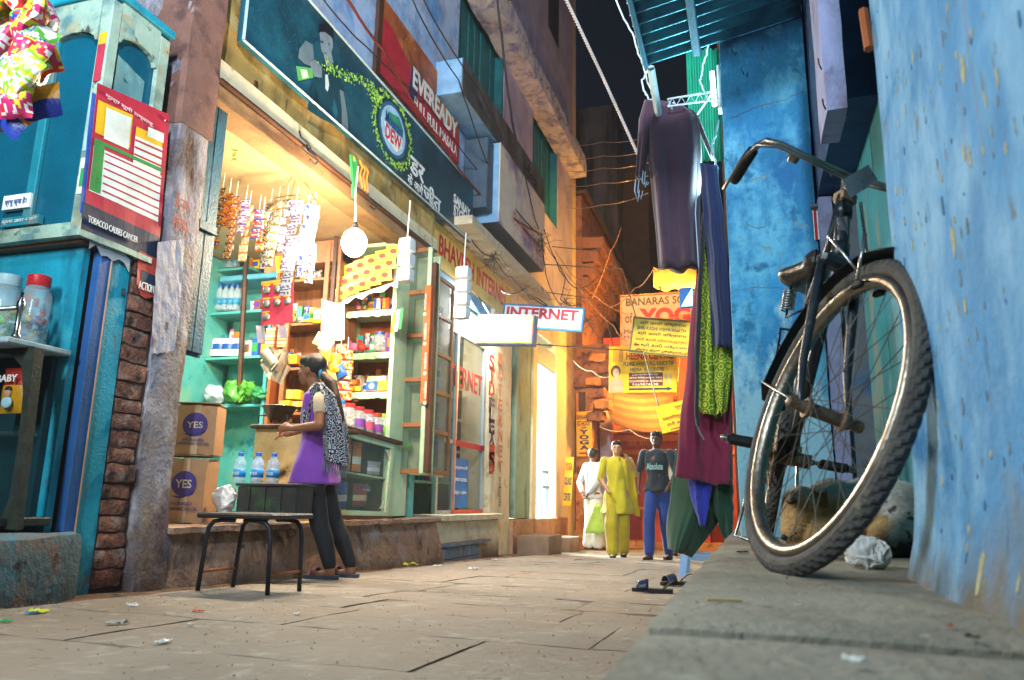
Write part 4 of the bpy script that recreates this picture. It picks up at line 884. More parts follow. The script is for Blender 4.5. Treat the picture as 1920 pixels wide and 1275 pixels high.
part('end_panel', MB().bx(x0, x0+.02, 4.321, 4.5, z0, z1-.02), blk, cr); part('end_panel', MB().bx(x1-.02, x1, 4.321, 4.5, z0, z1-.02), blk, cr); part('back_panel', MB().bx(x0+.021, x1-.021, 4.48, 4.5, z0, z1-.02), blk, cr)
for i in range(3): part('rib', MB().bx(x0+.09+i*.12, x0+.105+i*.12, 4.288, 4.296, z0, z1-.021), blk, cr)
for i, (px, dy) in enumerate(((440,.04),(456,.14),(472,.05),(493,.1))):
    c = AY(px, 906, 4.34); bottle('blue-capped water bottle, %s on the black crate' % ('nearest the carrier bag','rear one at the left','front one in the middle','rightmost')[i], (c.x, 4.34+dy, z1), .205, 'water bottles on the black crate', '#2a8fd0', 'YES')
# bench
bn = thing('bench', 'low black iron bench with bent tube legs in the gutter', 'bench', (-2.58, 3.68, gz(3.65)))
zt = AY(485, 962, 3.62).z
part('seat', MB().bx(-2.86, -2.385, 3.44, 3.84, zt-.028, zt, .008), mat('bench_top', '#2a241f', .5, var=.3, bump=.3, layers=[('#7d4a2a', 6, .68, .05)]), bn)
for yy, lb_ in ((3.48, 0), (3.77, 1)):
    for s_ in (-1, 1):
        xo = -2.58 + s_*.215; pts = []
        pts = [V(-2.61+s_*.215, yy-.01, gz(yy)), V(-2.61+s_*.2, yy, zt-.14), V(-2.61+s_*.19, yy, zt-.075), V(-2.61+s_*.16, yy, zt-.045), V(-2.61+s_*.11, yy, zt-.037), V(-2.61+s_*.03, yy, zt-.037)]
        part('leg', MB().tube(pts, .0125, 10), black_iron, bn, True)
rod = mat('rust_rod', '#9a5a30', .5, metal=.4, var=.3, bump=.2)
for s_ in (-1, 1): part('stretcher', MB().tube([V(-2.61+s_*.21, 3.48, gz(3.6)+.1), V(-2.61+s_*.21, 3.77, gz(3.6)+.1)], .008, 8), rod, bn, True)
# bare bulb, white shade, flex
bl = thing('light_bulb', 'glaring bare bulb hanging in the shop opening', 'light bulb', (-3.0, 5, 2.3))
c = AY(664, 455, 4.98)
part('glass_bulb', MB().ell(c, (.1,.1,.115)), mat('bulb_glow', '#fff6e0', .5, emit=60, ecol='#fff0d0', bump=0), bl, True)
part('holder', MB().lathe([(.022,.08),(.022,.15),(.012,.17)], 12, Matrix.Translation(c)), black, bl)
part('flex', MB().tube([c+V(0,0,.16), c+V(.0,-.03,.4), c+V(.02,-.05,.62)], .006, 6), white, bl)
# ------------------------------------------------------------------ strips and packets hung in the opening
sets = [(418,352,4.3,7,.05,.062,('#e08a1f','#5a1f2a'),'orange and maroon sachet strip nearest the plank shutter'),
 (430,362,4.42,4,.055,.062,('#e8a32a','#c8401f'),'short amber sachet strip second from the shutter'),
 (443,368,4.5,8,.05,.058,('#8a2f1f','#e0902a'),'long red-brown sachet strip third from the shutter'),
 (461,374,4.55,4,.05,.062,('#6a4fa0','#e8e0e8'),'violet and white striped sachet strip'),
 (468,384,4.62,7,.048,.06,('#d8982a','#f0d08a'),'golden sachet strip beside the violet one'),
 (486,392,4.7,3,.06,.075,('#2f4f9a','#d8402f'),'blue and red sachet strip high in the opening'),
 (494,396,4.75,5,.05,.06,('#d85a2a','#f0c03a'),'fiery orange sachet strip in front of the brown carton'),
 (508,380,4.9,6,.055,.07,('#c9b48a','#4a3f2a'),'beige and dark brown sachet strip left on the ring'),
 (522,376,4.92,8,.05,.065,('#8a7a3f','#e0d8b8'),'olive and cream sachet strip on the ring'),
 (538,374,4.95,6,.05,.07,('#6f6f78','#d8d8e0'),'grey and white sachet strip on the ring'),
 (556,376,4.85,8,.085,.09,('#d8d0d4','#7a5a7a'),'wide pale sachet strip in the middle of the ring'),
 (578,382,4.95,7,.06,.08,('#dfe4f0','#3a5ab0'),'white and blue sachet strip right on the ring'),
 (590,386,5.0,5,.075,.1,('#f0ece4','#f4f0ea'),'plain white sachet strip nearest the lamp'),
 (586,470,4.9,4,.045,.06,('#e8e0d8','#c8342f'),'white and red sachet strip hanging lowest beside the lamp')]
for px, py, y, n, w_, h, cols, l in sets:
    strip(l, AY(px, py, y), n, w_, h, cols, .15*math.sin(px), (0,1,0) if n % 2 else (1,0,0,1), tilt=.05)
rg = thing('wire_ring', 'wire hoop on a hook from which the packet strips hang', 'wire hoop', AY(548, 372, 4.95))
c = AY(550, 376, 4.95); part('hoop', MB().tube([c + V(.2*math.cos(t*.3), .1*math.sin(t*.3), 0) for t in range(21)], .005, 6, closed=True), steel, rg, True)
tp = AY(558, 318, 4.95)
for a in (0, 2.1, 4.2): part('hanger', MB().tube([c + V(.2*math.cos(a), .1*math.sin(a), 0), tp], .003, 5), steel, rg)
part('hook', MB().tube([tp, tp + V(0,0,.05), tp + V(.015,0,.07), tp + V(0,0,.1)], .004, 6), steel, rg)
# red card of round packs
rc = lloc('blister_card', 'red hanging card of round silver packs in front of the wooden cabinet', 'card', AY(520, 525, 4.9), .1, None, 0, -.08)
part('card', MB().sheet(6,6, lambda u,v: V(-.135+.27*u, .01*math.sin(u*3), -.36*v), (0,.003,0)), paint('#d0344a'), rc, local=True)
part('header', MB().bx(-.135,.135,-.004,-.002,-.025,0), paint('#e0902a'), rc, local=True)
for r_ in range(3):
    for q in range(3 if r_ < 2 else 1):
        x, z = -.09 + .09*q, -.075 - .11*r_
        o = part('blister', MB().lathe([(.033,0),(.031,.008),(.02,.014),(.001,.016)], 14, Matrix.Translation(V(x,-.003,z)) @ Matrix.Rotation(R(90),4,'X')), mat('foil', '#8f8a86', .35, metal=.7, var=.4, vs=60, bump=.5, bs=150), rc, True, local=True)
        part('strip_print', MB().bx(x-.03, x+.03, -.0045, -.003, z+.036, z+.046), yellow, rc, local=True)
for i, (px, py, c, l) in enumerate(((488,650,'#e8c8c8','pale pink slip hanging at the lower left of the red card'),(528,640,'#e0b8b8','pink slip hanging at the lower right of the red card'),(524,520,'#e8c82a','yellow packet tucked above the red card'))):
    a = AY(px, py-40, 4.93); one('paper_slip', MB().sheet(4,4, lambda u,v: a + V(-.04+.08*u+.03*v, .01*math.sin(u*4), -.14*v), (0,.002,0)), paint(c), l, 'slip')
for i, (px, l) in enumerate(((508,'bundle of brown printed cards left of the pair below the red card'),(530,'bundle of brown printed cards right of the pair below the red card'))):
    a = AY(px, 618, 5.6); t = thing('card_bundle', l, 'cards', a)
    for k in range(6): part('card', MB().box(a + V(0, 0, -.03*k), (.085, .02, .024), Matrix.Rotation(.05*(k % 2), 3, 'Y'), .002), paint('#b9895a' if k % 2 else '#d8b890'), t)
nb = thing('newspaper_bundle', 'curled bundle of torn newspaper hanging by the counter', 'newspaper', AY(513, 690, 5.4))
rn = random.Random(4)
for k in range(9):
    a = AY(513 + rn.uniform(-14,18), 690 + rn.uniform(-22,16), 5.4 + rn.uniform(-.04,.04)); an = rn.uniform(-.9,.9)
    part('page', MB().sheet(5,5, lambda u,v: a + V((u-.5)*.11*math.cos(an)-(v-.5)*.17*math.sin(an), .03*math.sin(u*3+k), (v-.5)*.17*math.cos(an)+(u-.5)*.1*math.sin(an)), (0,.002,0)), paint('#b9aa94' if k % 2 else '#8f7d6a'), nb)
yb = thing('sweet_bag_bunch', 'hanging bunch of yellow and white sweet bags behind the girl', 'sweet bags', AY(618, 640, 5.9))
for k, (px, py, c) in enumerate(((606,640,'#e8dca0'),(618,650,'#f0e8d0'),(612,668,'#e8b52a'),(630,676,'#e8a01f'),(622,692,'#e0901f'),(610,690,'#d8d0c0'),(632,700,'#2f5fa0'),(618,706,'#e8c84a'))):
    o = part('bag', pouch(.11,.12,.05,(0,),6,6,.3,k), gl(c), yb, True, local=True); o.location = AY(px, py-14, 5.9-.02*(k % 3)) - Vector(yb.location); o.rotation_euler = (0, rn.uniform(-.6,.6), rn.uniform(-.5,.5))
for k, (px, py) in enumerate(((640,645),(652,656))):
    strip(('red printed sachet strip hanging left beside the sweet bags','red printed sachet strip hanging right beside the sweet bags')[k], AY(px, py, 5.95), 5, .075, .085, ('#c8342a','#e8b04a'), .2, (0,1,0))
# white bundles of plastic sachets hung at the opening's right
def white_stack(label, px, py0, py1, y, n, w_):
    a, b = AY(px, py0, y), AY(px-4, py1, y); t = thing('cup_stack', label, 'sachet stack', b)
    for k in range(n):
        p0 = a.lerp(b, (k+.08)/n); hh = (a-b).length/n*.86
        part('sachet_block', MB().rough(p0.x-w_/2, p0.x+w_/2, y-w_/2, y+w_/2, p0.z-hh, p0.z, .03, .006, 9, .012), mat('white_sachets', '#e9e7e2', .45, var=.06, vs=30, bump=.3, layers=[('#8fc09a', 26, .68, .02)]), t, True)
    part('cord', MB().tube([a + V(0,0,0), a + V(.01,0,.35)], .006, 6), white, t)
white_stack('tall stack of white sachets hanging in the lamp glare', 764, 446, 530, 5.75, 3, .12)
white_stack('tall column of white cups hanging before the shop name', 870, 500, 600, 6.6, 4, .13)
# lime and chilli charm, hooks, flag, paper plumes
lc = thing('lime_charm', 'lime and chilli charm hanging from a ring under the lintel', 'charm', AY(440, 285, 4.1))
a = AY(440, 290, 4.05); part('lime', MB().ell(a, (.014,.014,.018)), gl('#d8c82a'), lc, True)
for k in range(8): an = k*.8; part('chilli', MB().tube([a+V(0,0,.03 if k%2 else -.03), a+V(.03*math.cos(an),.03*math.sin(an),.04 if k%2 else -.045)], [.004,.001], 5), gl('#4f8f2a'), lc)
part('thread', MB().tube([a, a+V(0,0,.2)], .0015, 4), white, lc); part('ring', MB().tube([a+V(.0,.022*math.cos(t*.5),.225+.022*math.sin(t*.5)) for t in range(13)], .004, 6, closed=True), rod, lc)
for k, (px, py, l) in enumerate(((582,290,'rusty iron hook hanging under the lintel near the hoop'),(695,378,'rusty iron hook under the lintel beside the lamp flex'),(568,265,'small bent wire on the lintel strip'))):
    a = AX(px, py, -3.15); one('hook', MB().tube([a+V(0,-.06,.06), a+V(0,-.03,.02), a+V(.02,.03,.0), a+V(.02,.08,-.02), a+V(0,.07,-.05), a+V(0,0,-.04)], .008, 6), black_iron, l, 'hook')
pl = thing('paper_garland', 'green and orange paper garland hanging from the fascia', 'garland', AX(660, 330, -3.18))
a = AX(655, 290, -3.18); part('green_cone', MB().prism([a, a+V(.01,.09,-.02), a+V(0,.09,-.36)], (.02,0,0)), paint('#2f8f4a'), pl); part('rosette', MB().ell(a+V(.01,.05,-.02), (.02,.03,.035)), paint('#d8c03a'), pl, True)
for k in range(3): part('orange_tail', MB().tube([a+V(.01,.16+.05*k,.02), a+V(.02,.2+.05*k,-.03), a+V(.01,.18+.06*k,-.1), a+V(.02,.22+.05*k,-.22)], .008, 5), paint('#e0822a'), pl)
fl = thing('paper_flag', 'small tricolour paper flag by the mint cupboard', 'flag', AY(735, 610, 6.4))
for k, c in enumerate(('#e8902a','#ece8de','#3a9a5a')): part('flag_stripe', MB().sheet(4,3, lambda u,v: AY(732+7*k+6*u, 625-40*v-4*k, 6.42)+V(.03*v,0,0), (0,.003,0)), paint(c), fl)
# ------------------------------------------------------------------ boards on the left
sg = thing('shop_board', 'long dark teal drink advertising board over the open shop', 'signboard', (-3.2, 6, 3.44))
Xs = -3.2; q0, q1 = AX(455,75,Xs), AX(885,455,Xs); zt_ = AX(882,345,Xs).z
O = V(Xs, q0.y, q0.z); Wd, Hd = q1.y-q0.y, zt_-q0.z
part('panel', MB().add([(Xs-.05,q0.y,q0.z),(Xs,q0.y,q0.z),(Xs,q1.y,q1.z),(Xs-.05,q1.y,q1.z),(Xs-.05,q0.y,zt_),(Xs,q0.y,zt_),(Xs,q1.y,zt_),(Xs-.05,q1.y,zt_)], [(0,1,2,3),(4,7,6,5),(0,4,5,1),(1,5,6,2),(2,6,7,3),(0,3,7,4)]), mat('teal_vinyl', '#12424f', .4, var=.25, vs=2, bump=.25, bs=55, layers=[('#1d6274', 1.4, .55, .12), ('#0c2836', 1.1, .57, .12), ('#5f8a94', 60, .72, .01, (1,1,.25))]), sg)
fr = MB()
fr.tube([V(Xs+.006,q0.y,q0.z), V(Xs+.006,q1.y,q1.z)], .012, 4); fr.tube([V(Xs+.006,q0.y,zt_), V(Xs+.006,q1.y,zt_)], .012, 4); fr.tube([V(Xs+.006,q0.y,q0.z), V(Xs+.006,q0.y,zt_)], .014, 4)
part('edge_trim', fr, mat('trim_white', '#9fb4b8', .5, bump=.05), sg)
def sx(px, py): a = AX(px, py, Xs); return a.y - O.y, a.z - O.z
def art(nm, pts, c, off=.004, **k): return flat(nm, O, STREET, [sx(*p) for p in pts], paint(c, rough=.4, **k), sg, off)
skin = '#66767c'
art('shirt', [(575,175),(590,150),(600,135),(618,112),(632,118),(640,175),(650,245),(600,222),(575,205),(584,165)], '#123c48')
art('arm', [(560,92),(572,76),(585,84),(588,112),(580,124),(570,120),(558,108)], skin, .0055)
art('shoulder', [(585,84),(596,74),(606,96),(604,126),(588,112)], '#17505c', .005)
art('hand', [(580,116),(590,112),(602,126),(602,146),(588,144),(582,130)], '#75848a', .007)
art('arm', [(636,168),(643,172),(650,215),(652,250),(640,243),(640,205)], skin, .0055)
art('can', [(554,124),(583,128),(586,146),(558,152)], '#5fae5a', .006); art('can_label', [(562,130),(574,131),(577,146),(566,148)], '#c9e0b8', .0075)
art('face', [(598,60),(602,50),(614,54),(622,66),(623,90),(615,110),(608,106),(601,92)], '#7f8c90', .006)
art('hair', [(596,62),(597,46),(610,42),(623,54),(625,78),(620,70),(608,60),(600,60)], '#101c22', .0075)
art('neck', [(606,104),(615,110),(620,98),(624,118),(612,126)], '#7f8c8a', .005)
for p in ((602,78),(614,82)): art('eye', [(p[0]-3,p[1]),(p[0],p[1]-1),(p[0]+3,p[1]+2),(p[0],p[1]+3)], '#1a2428', .0075)
art('mouth', [(605,98),(611,100),(612,102),(606,100)], '#5f4a4a', .0075)
art('pendant', [(609,140),(613,140),(616,160),(613,172),(609,166)], '#c2ccca', .006)
art('nose', [(612,76),(615,88),(610,89)], '#84908e', .0078); art('collar', [(600,122),(611,140),(624,122),(612,128)], '#0c2a34', .0065); art('fold', [(590,165),(596,185),(592,205),(588,185)], '#0c2a34', .0065); art('fold', [(625,185),(632,210),(628,225),(622,205)], '#1f5a66', .0065)
pl_ = MB()
rp = random.Random(3)
for i in range(46):
    for j in range(9):
        a, b = .08 + i*.096 + (.048 if j % 2 else 0), .05 + j*.088; an = .9 if (i+j) % 2 else -.6; l_ = .022
        if a < 4.3: pl_.prism([O + V(.0032, a + dx*math.cos(an) - dy*math.sin(an), b + dx*math.sin(an) + dy*math.cos(an)) for dx, dy in ((-l_,-.0022),(l_,-.0022),(l_,.0022),(-l_,.0022))], (.0004,0,0))
o = part('plate_pattern', pl_, paint('#2f6672'), sg); o['kind'] = 'stuff'
# splash: many drops of lime green along an arc, then a ring round the emblem
ra = random.Random(9); sp1 = MB(); sp2 = MB()
path = [(604,118),(622,128),(640,142),(660,148),(680,152),(694,164),(704,182),(712,196)]
for i in range(230):
    t = ra.random()*(len(path)-1); k = int(t); f_ = t-k; px = path[k][0]*(1-f_)+path[k+1][0]*f_; py = path[k][1]*(1-f_)+path[k+1][1]*f_
    px += ra.gauss(0, 4.5); py += ra.gauss(0, 5.5); r_ = ra.uniform(.004, .016); a, b = sx(px, py)
    (sp1 if i % 2 else sp2).prism([O + V(.0065 + .0002*(i % 9), a + r_*math.cos(q)*ra.uniform(.4,1.3), b + r_*math.sin(q)*ra.uniform(.4,1.6)) for q in (0,1.2,2.4,3.7,5)], (.001,0,0))
for i in range(330):
    an = ra.uniform(0, 6.283); rr_ = 1 + abs(ra.gauss(0, .13)); a, b = sx(736, 245); a += .36*math.cos(an)*rr_; b += .30*math.sin(an)*rr_; r_ = ra.uniform(.005, .02)
    (sp1 if i % 2 else sp2).prism([O + V(.0065 + .0002*(i % 9), a + r_*math.cos(q)*ra.uniform(.4,1.3), b + r_*math.sin(q)*ra.uniform(.4,1.3)) for q in (0,1.2,2.4,3.7,5)], (.001,0,0))
o = part('splash', sp1, paint('#7fc23f'), sg); o['kind'] = 'stuff'; o = part('splash_light', sp2, paint('#b8dc5a'), sg); o['kind'] = 'stuff'
a, b = sx(736, 245)
flat('emblem_ring', O, STREET, circ(a, b, .30, .27), paint('#2f5f78'), sg, .009); flat('emblem', O, STREET, circ(a, b, .26, .235), paint('#9fc4d8'), sg, .0105)
flat('emblem_leaf', O, STREET, [(a-.2,b+.02),(a-.12,b+.14),(a+.02,b+.17),(a+.1,b+.19),(a+.2,b+.1),(a+.2,b+.02)], paint('#2f8f6a'), sg, .012)
flat('emblem_leaf', O, STREET, [(a-.2,b+.0),(a-.1,b-.15),(a+.08,b-.19),(a+.2,b-.1),(a+.2,b-.0)], paint('#e4e8e4'), sg, .012)
txt('Mountain', O, STREET, a-.18, b+.01, .36, .11, paint('#1f3f7a'), sg, .015, off=.0145); txt('DEW', O, STREET, a-.17, b-.145, .34, .14, paint('#c8343a'), sg, .02, off=.0145)
hin = white
def ztxt(s, x0, y0, x1, y1, h, m=white, bold=.01, tg=None):
    a = sx(x0, y0); b = sx(x1, y1); txt(s, O, STREET, a[0], a[1], b[0]-a[0], h, m, sg, bold)
ztxt('डर', 768, 322, 795, 330, .19, bold=.02); ztxt('के आगे', 764, 342, 792, 362, .12, bold=.01); ztxt('जीत', 793, 370, 826, 384, .2, bold=.02); ztxt('है', 806, 388, 815, 392, .13)
ztxt('SANJAY', 850, 384, 881, 406, .15, bold=.025); ztxt('STORES', 850, 404, 881, 430, .15, bold=.025)
eb = thing('shop_board', 'rusty red spice and battery signboard above the teal board', 'signboard', (-3.3, 7, 4.4))
Xe = -3.31; e0 = AX(712,137,Xe); e1 = AX(859,314,Xe); et = AX(828,135,Xe)
O = V(Xe, e0.y, e0.z); Wd, Hd = e1.y-e0.y, .84
board(eb, O, STREET, Wd, Hd, .04, mat('rusted_orange', '#a5532a', .6, var=.25, bump=.15, layers=[('#5f2a1c', 3, .56, .1), ('#c9783a', 5, .6, .08), ('#d8b88a', 9, .69, .02)]))
flat('red_field', O, STREET, [(0,0),(Wd,0),(Wd,.35),(.85,.33),(.55,.5),(.2,.62),(0,.62)], paint('#b32430'), eb, .003)
flat('packet_print', O, STREET, [(.62,.12),(.82,.1),(.86,.42),(.7,.5)], paint('#3a2550'), eb, .005)
txt('EVEREADY', O, STREET, .72, .27, 1.3, .24, paint('#e8dcc8'), eb, .03, off=.006); txt('FULL FULL MASALA', O, STREET, .78, .06, 1.25, .13, paint('#e8dcc8'), eb, .015, off=.006)
part('side_board', MB().bx(Xe-.03, Xe+.01, e0.y-.1, e0.y-.012, e0.z-.1, e0.z+.85), wood_dk, eb)
# two long box signs further along
def box_sign(label, y0, y1, z0, z1, x0, x1, mend, mface, mbot):
    t = thing('box_sign', label, 'box sign', (x1, y0, z0))
    part('end_panel', MB().bx(x0, x1-.002, y0, y0+.02, z0, z1, .004), mend, t); part('face', MB().bx(x1, x1+.015, y0, y1, z0, z1), mface, t)
    part('bottom_panel', MB().bx(x0, x1-.002, y0+.022, y1, z0, z0+.02), mbot, t); part('top_panel', MB().bx(x0, x1-.002, y0+.022, y1, z1-.02, z1), mend, t)
    part('far_end', MB().bx(x0, x1-.002, y1-.02, y1, z0+.022, z1-.022), mend, t); return t
bend = mat('blue_box_paint', '#7fa6c4', .5, var=.15, bump=.1, layers=[('#557f9f', 4, .6, .08)])
t = box_sign('long dark box sign with pale blue end high on the wall', 7.3, 10.9, 4.96, 5.4, -3.34, -3.0, bend, mat('dark_sign_face', '#4a4644', .5, var=.4, vs=4, bump=.1, layers=[('#2f4a33', 5, .62, .06), ('#6a6460', 3, .58, .1)]), bend)
t2 = box_sign('long mauve and cream box sign with pale end above the canopy', 8.55, 10.75, 3.84, 4.93, -3.34, -2.95, bend, mat('mauve_face', '#d3c4b0', .5, var=.12, bump=.1, layers=[('#6a5f96', .9, .52, .08, (1,1,1.2)), ('#d8c8a8', 3, .6, .1)]), mat('slate_bottom', '#3f4f5c', .6, bump=.1))
txt('CYBER CAFE', (-2.932, 9.1, 4.02), STREET, 0, 0, 1.5, .2, paint('#c98a86'), t2, .0); txt('idea', (-2.983, 9.75, 5.04), STREET, 0, 0, .7, .24, black, t, .0)
one('steel_box', MB().bx(-3.34, -3.02, 8.3, 8.53, 3.95, 4.9, .01), mat('slate_bottom', '#3f4f5c', .6), 'dark slate box between the two long box signs', 'box')
# boards facing up the lane
ib = thing('internet_board', 'blue-edged white board reading INTERNET hung across the lane side', 'signboard', AY(1020, 628, 10))
def fboard(t, tl, tr_, bl, y, m, th=.05):
    a, b, c = AY(*tl, y), AY(*tr_, y), AY(*bl, y); U = (b-a).normalized(); W = V(-U.z, 0, U.x); h = (a-c).dot(W)
    O_ = a - W*h; board(t, O_, (U, W), (b-a).length, h, th, m); return O_, (U, W), (b-a).length, h
O_, UVx, w_, h = fboard(ib, (945,568), (1097,577), (942,612), 10, paint('#2f6f9f'))
flat('white_field', O_, UVx, rect(.03,.03,w_-.03,h-.03), paint('#e4e4e8'), ib, .002)
txt('INTERNET', O_, UVx, .06, h*.42, w_-.14, h*.45, red, ib, .04, off=.005); txt('STD - ISD - P.C.O. FAX', O_, UVx, .1, h*.15, w_-.14, h*.17, paint('#7f8a8f'), ib, .0, off=.005)
lt = thing('lit_sign', 'glowing white light-box sign with a thin red and blue border', 'light box', AY(950, 648, 8.9))
O_, UVx, w_, h = fboard(lt, (896,590), (1003,590), (896,645), 8.9, paint('#7f8a90'), .16)
gw = mat('lightbox_glow', '#fff4e4', .5, emit=5, ecol='#fff0dc', bump=0)
flat('blue_border', O_, UVx, rect(.005,.005,w_-.005,h-.005), paint('#3a4f9a'), lt, .002); flat('red_border', O_, UVx, rect(.018,.018,w_-.018,h-.018), mat('lit_orange', '#e07a3a', .5, emit=1.6, ecol='#ff8a3a', bump=0), lt, .004)
flat('lit_face', O_, UVx, rect(.05,.045,w_-.045,h-.045), gw, lt, .0065)
flat('arrow', O_, UVx, [(.05,.07),(.08,.085),(.08,.077),(.12,.077),(.12,.063),(.08,.063),(.08,.055)], paint('#3a3a8a'), lt, .0085)
part('hanger', MB().tube([O_ + UVx[0]*w_*.2 + UVx[1]*h, V(-3.33, 8.95, O_.z+h+.25)], .008, 6), black_iron, lt)
# steps
for i, (px, py, y, w_, h, l) in enumerate(((1008,1038,10.4,.46,.25,'near stone step block under the white doorway'),(1054,1030,11.9,.6,.22,'far stone step block beside the orange pilaster'))):
    a = AG(px, py); x = -2.95 if i == 0 else -3.0
    one('step_block', MB().rough(x-.25, x+.22, y, y+.75, gz(y)-.05, gz(y)+h, .05, .006, 5, .02), mat('step_stone', '#8a6f5a', .85, var=.2, bump=.5), l, 'stone step', smooth=True)
ch_ = thing('chair', 'pale blue wooden chair inside the bright doorway', 'chair', (-4.0, 12.2, .1))
cb = paint('#7f9fb8')
for x in (-4.2, -3.75):
    part('leg', MB().bx(x, x+.045, 12.1, 12.145, .1, 1.12), cb, ch_); part('leg', MB().bx(x, x+.045, 11.7, 11.745, .1, .58), cb, ch_)
part('seat', MB().bx(-4.22, -3.68, 11.68, 12.15, .581, .63, .01), cb, ch_); part('top_rail', MB().bx(-4.22, -3.68, 12.09, 12.14, 1.121, 1.24, .02), cb, ch_)
for i in range(5): part('slat', MB().bx(-4.13+i*.08, -4.09+i*.08, 12.11, 12.13, .631, 1.12), cb, ch_)
part('stretcher', MB().bx(-4.15, -3.76, 11.71, 11.73, .32, .36), cb, ch_); part('armrest', MB().bx(-3.75, -3.7, 11.7, 12.1, .84, .88), cb, ch_)
ch_.location = Vector(ch_.location) + V(.37, .5, 0)
# ------------------------------------------------------------------ stock filling the shelves
rs2 = random.Random(21)
CN = {'red':'#c2302f','yellow':'#e8b82a','orange':'#e07a2a','blue':'#2f5fb0','green':'#3f9a4a','white':'#e4e0d4','pink':'#d8708a','purple':'#6a3f8f','teal':'#2f9a9a','brown':'#8a5a3a'}
def stock(where, px0, px1, py, y, n, hmin=.06, hmax=.15):
    ks = list(CN); rs2.shuffle(ks); od = ['first','second','third','fourth','fifth','sixth','seventh','eighth','ninth']
    for i in range(n):
        a, b = ks[i % 10], ks[(i+3) % 10]; px = px0 + (px1-px0)*(i+.5)/n; c = AY(px, py, y); wd = abs(AY(px1, py, y).x-AY(px0, py, y).x)/n*.86
        t = lloc('packet', '%s and %s packet, %s from the left on the %s' % (a, b, od[i], where), 'packet', c + V(0, rs2.uniform(0, .05), 0), rs2.uniform(-.25, .25), 'stock on the shop shelves')
        h = rs2.uniform(hmin, hmax)
        if rs2.random() < .5:
            part('pack', MB().bx(-wd/2, wd/2, -.03, .03, 0, h, .003), gl(CN[a]), t, local=True); part('printed_panel', MB().bx(-wd*.4, wd*.4, -.0325, -.0305, h*.25, h*.75), gl(CN[b]), t, local=True)
        else:
            o = part('pouch', pouch(wd, h, .04, 3, 7, 9, .15, i), [gl(CN[a]), gl(CN[b]), gl('#e4e0d4')], t, True, local=True); o.location = (0, 0, h)
stock('upper wooden shelf', 520, 600, 521, 6.46, 6); stock('second wooden shelf', 520, 598, 603, 6.48, 5); stock('third wooden shelf', 520, 545, 687, 6.5, 2); stock('upper mint shelf', 646, 700, 581, 6.7, 4)
stock('middle mint shelf', 682, 702, 660, 6.7, 2, .08, .12); stock('lowest mint shelf', 676, 692, 734, 6.72, 1, .08, .12); stock('middle turquoise shelf', 456, 500, 668, 6.7, 3, .1, .2); stock('upper turquoise shelf', 462, 502, 582, 6.7, 3, .1, .22); stock('top turquoise shelf', 456, 500, 503, 6.75, 3, .1, .2)

stock('back of the upper wooden shelf', 518, 602, 521, 6.62, 7, .14, .22); stock('back of the second wooden shelf', 518, 600, 603, 6.62, 7, .14, .24); stock('back of the third wooden shelf', 518, 560, 687, 6.62, 4, .12, .22)
stock('back of the upper mint shelf', 646, 736, 581, 6.85, 7, .12, .2); stock('back of the middle mint shelf', 646, 736, 660, 6.85, 8, .14, .24); stock('back of the lowest mint shelf', 644, 736, 734, 6.85, 8, .14, .24)
stock('back of the upper turquoise shelf', 396, 450, 582, 6.88, 5, .2, .34); stock('back of the middle turquoise shelf', 390, 446, 668, 6.86, 5, .22, .34)
# ------------------------------------------------------------------ far end of the lane
odk = mat('orange_carved_plaster', '#b97a45', .75, var=.2, vs=3, bump=.4, layers=[('#6a3d22', 5, .6, .07), ('#d8a062', 6, .62, .06)])
brk = mat('old_cornice', '#8f5f48', .9, var=.3, vs=4, bump=.8, layers=[('#4a2f28', 4, .58, .08)])
mauve_dk = mat('far_brown_wall', '#5f4338', .9, var=.25, vs=.8, bump=.3, layers=[('#3a2a2c', .8, .56, .1)])
cp = thing('carved_pilaster', 'orange carved pilaster at the corner beyond the white doorway', 'pilaster', (-2.95, 14.9, gz(15)))
x0, x1, _ = span(1079, 1113, 800, 14.7)
part('shaft', MB().rough(x0, x1, 14.7, 15.1, gz(15)-.1, 3.0, .1, .008, 4, .02), odk, cp, True)
part('base', MB().rough(x0-.04, x1+.1, 14.6, 15.12, gz(15)-.1, gz(15)+.35, .1, .012, 4, .03), odk, cp, True)
part('waist', MB().rough(x0-.03, x1+.04, 14.66, 15.1, .75, .95, .08, .01, 5, .02), odk, cp, True)
part('capital', MB().rough(x0-.05, x1+.35, 14.6, 15.3, 2.62, 3.5, .09, .04, 5, .04), brk, cp, True)
for i, (px, py) in enumerate(((1092,700),(1092,757))): part('niche', MB().bx(*span(px-7, px+6, py, 14.69)[:2], 14.685, 14.699, AY(px,py+22,14.69).z, AY(px,py-22,14.69).z), wood_dk, cp)
for i in range(6):
    a = AY(1118 + 8*math.sin(i*2), 670 + i*22, 14.6); part('bracket', MB().rough(a.x-.12, a.x+.2, 14.5, 14.9, a.z-.1, a.z+.08, .06, .04, 6, .03), brk if i % 2 else odk, cp, True)
ysb = thing('vertical_sign', 'narrow yellow vertical sign for a yoga school on the orange pilaster', 'sign', AY(1095, 855, 14.6))
O_, U_, w_, h = fboard(ysb, (1080,772), (1109,771), (1080,856), 14.6, yellow, .03)
for s_, y_, hh, c, ww in (('BANARAS',.82,.11,navy,.9),('SCHOOL',.68,.11,navy,.85),('OF',.61,.05,navy,.3)): txt(s_, O_, U_, w_*(1-ww)/2, h*y_, w_*ww, h*hh, c, ysb, .02)
for i, s_ in enumerate('YOGA'): txt(s_, O_, U_, w_*.2, h*(.49-i*.115), w_*.6, h*.1, navy, ysb, .04)
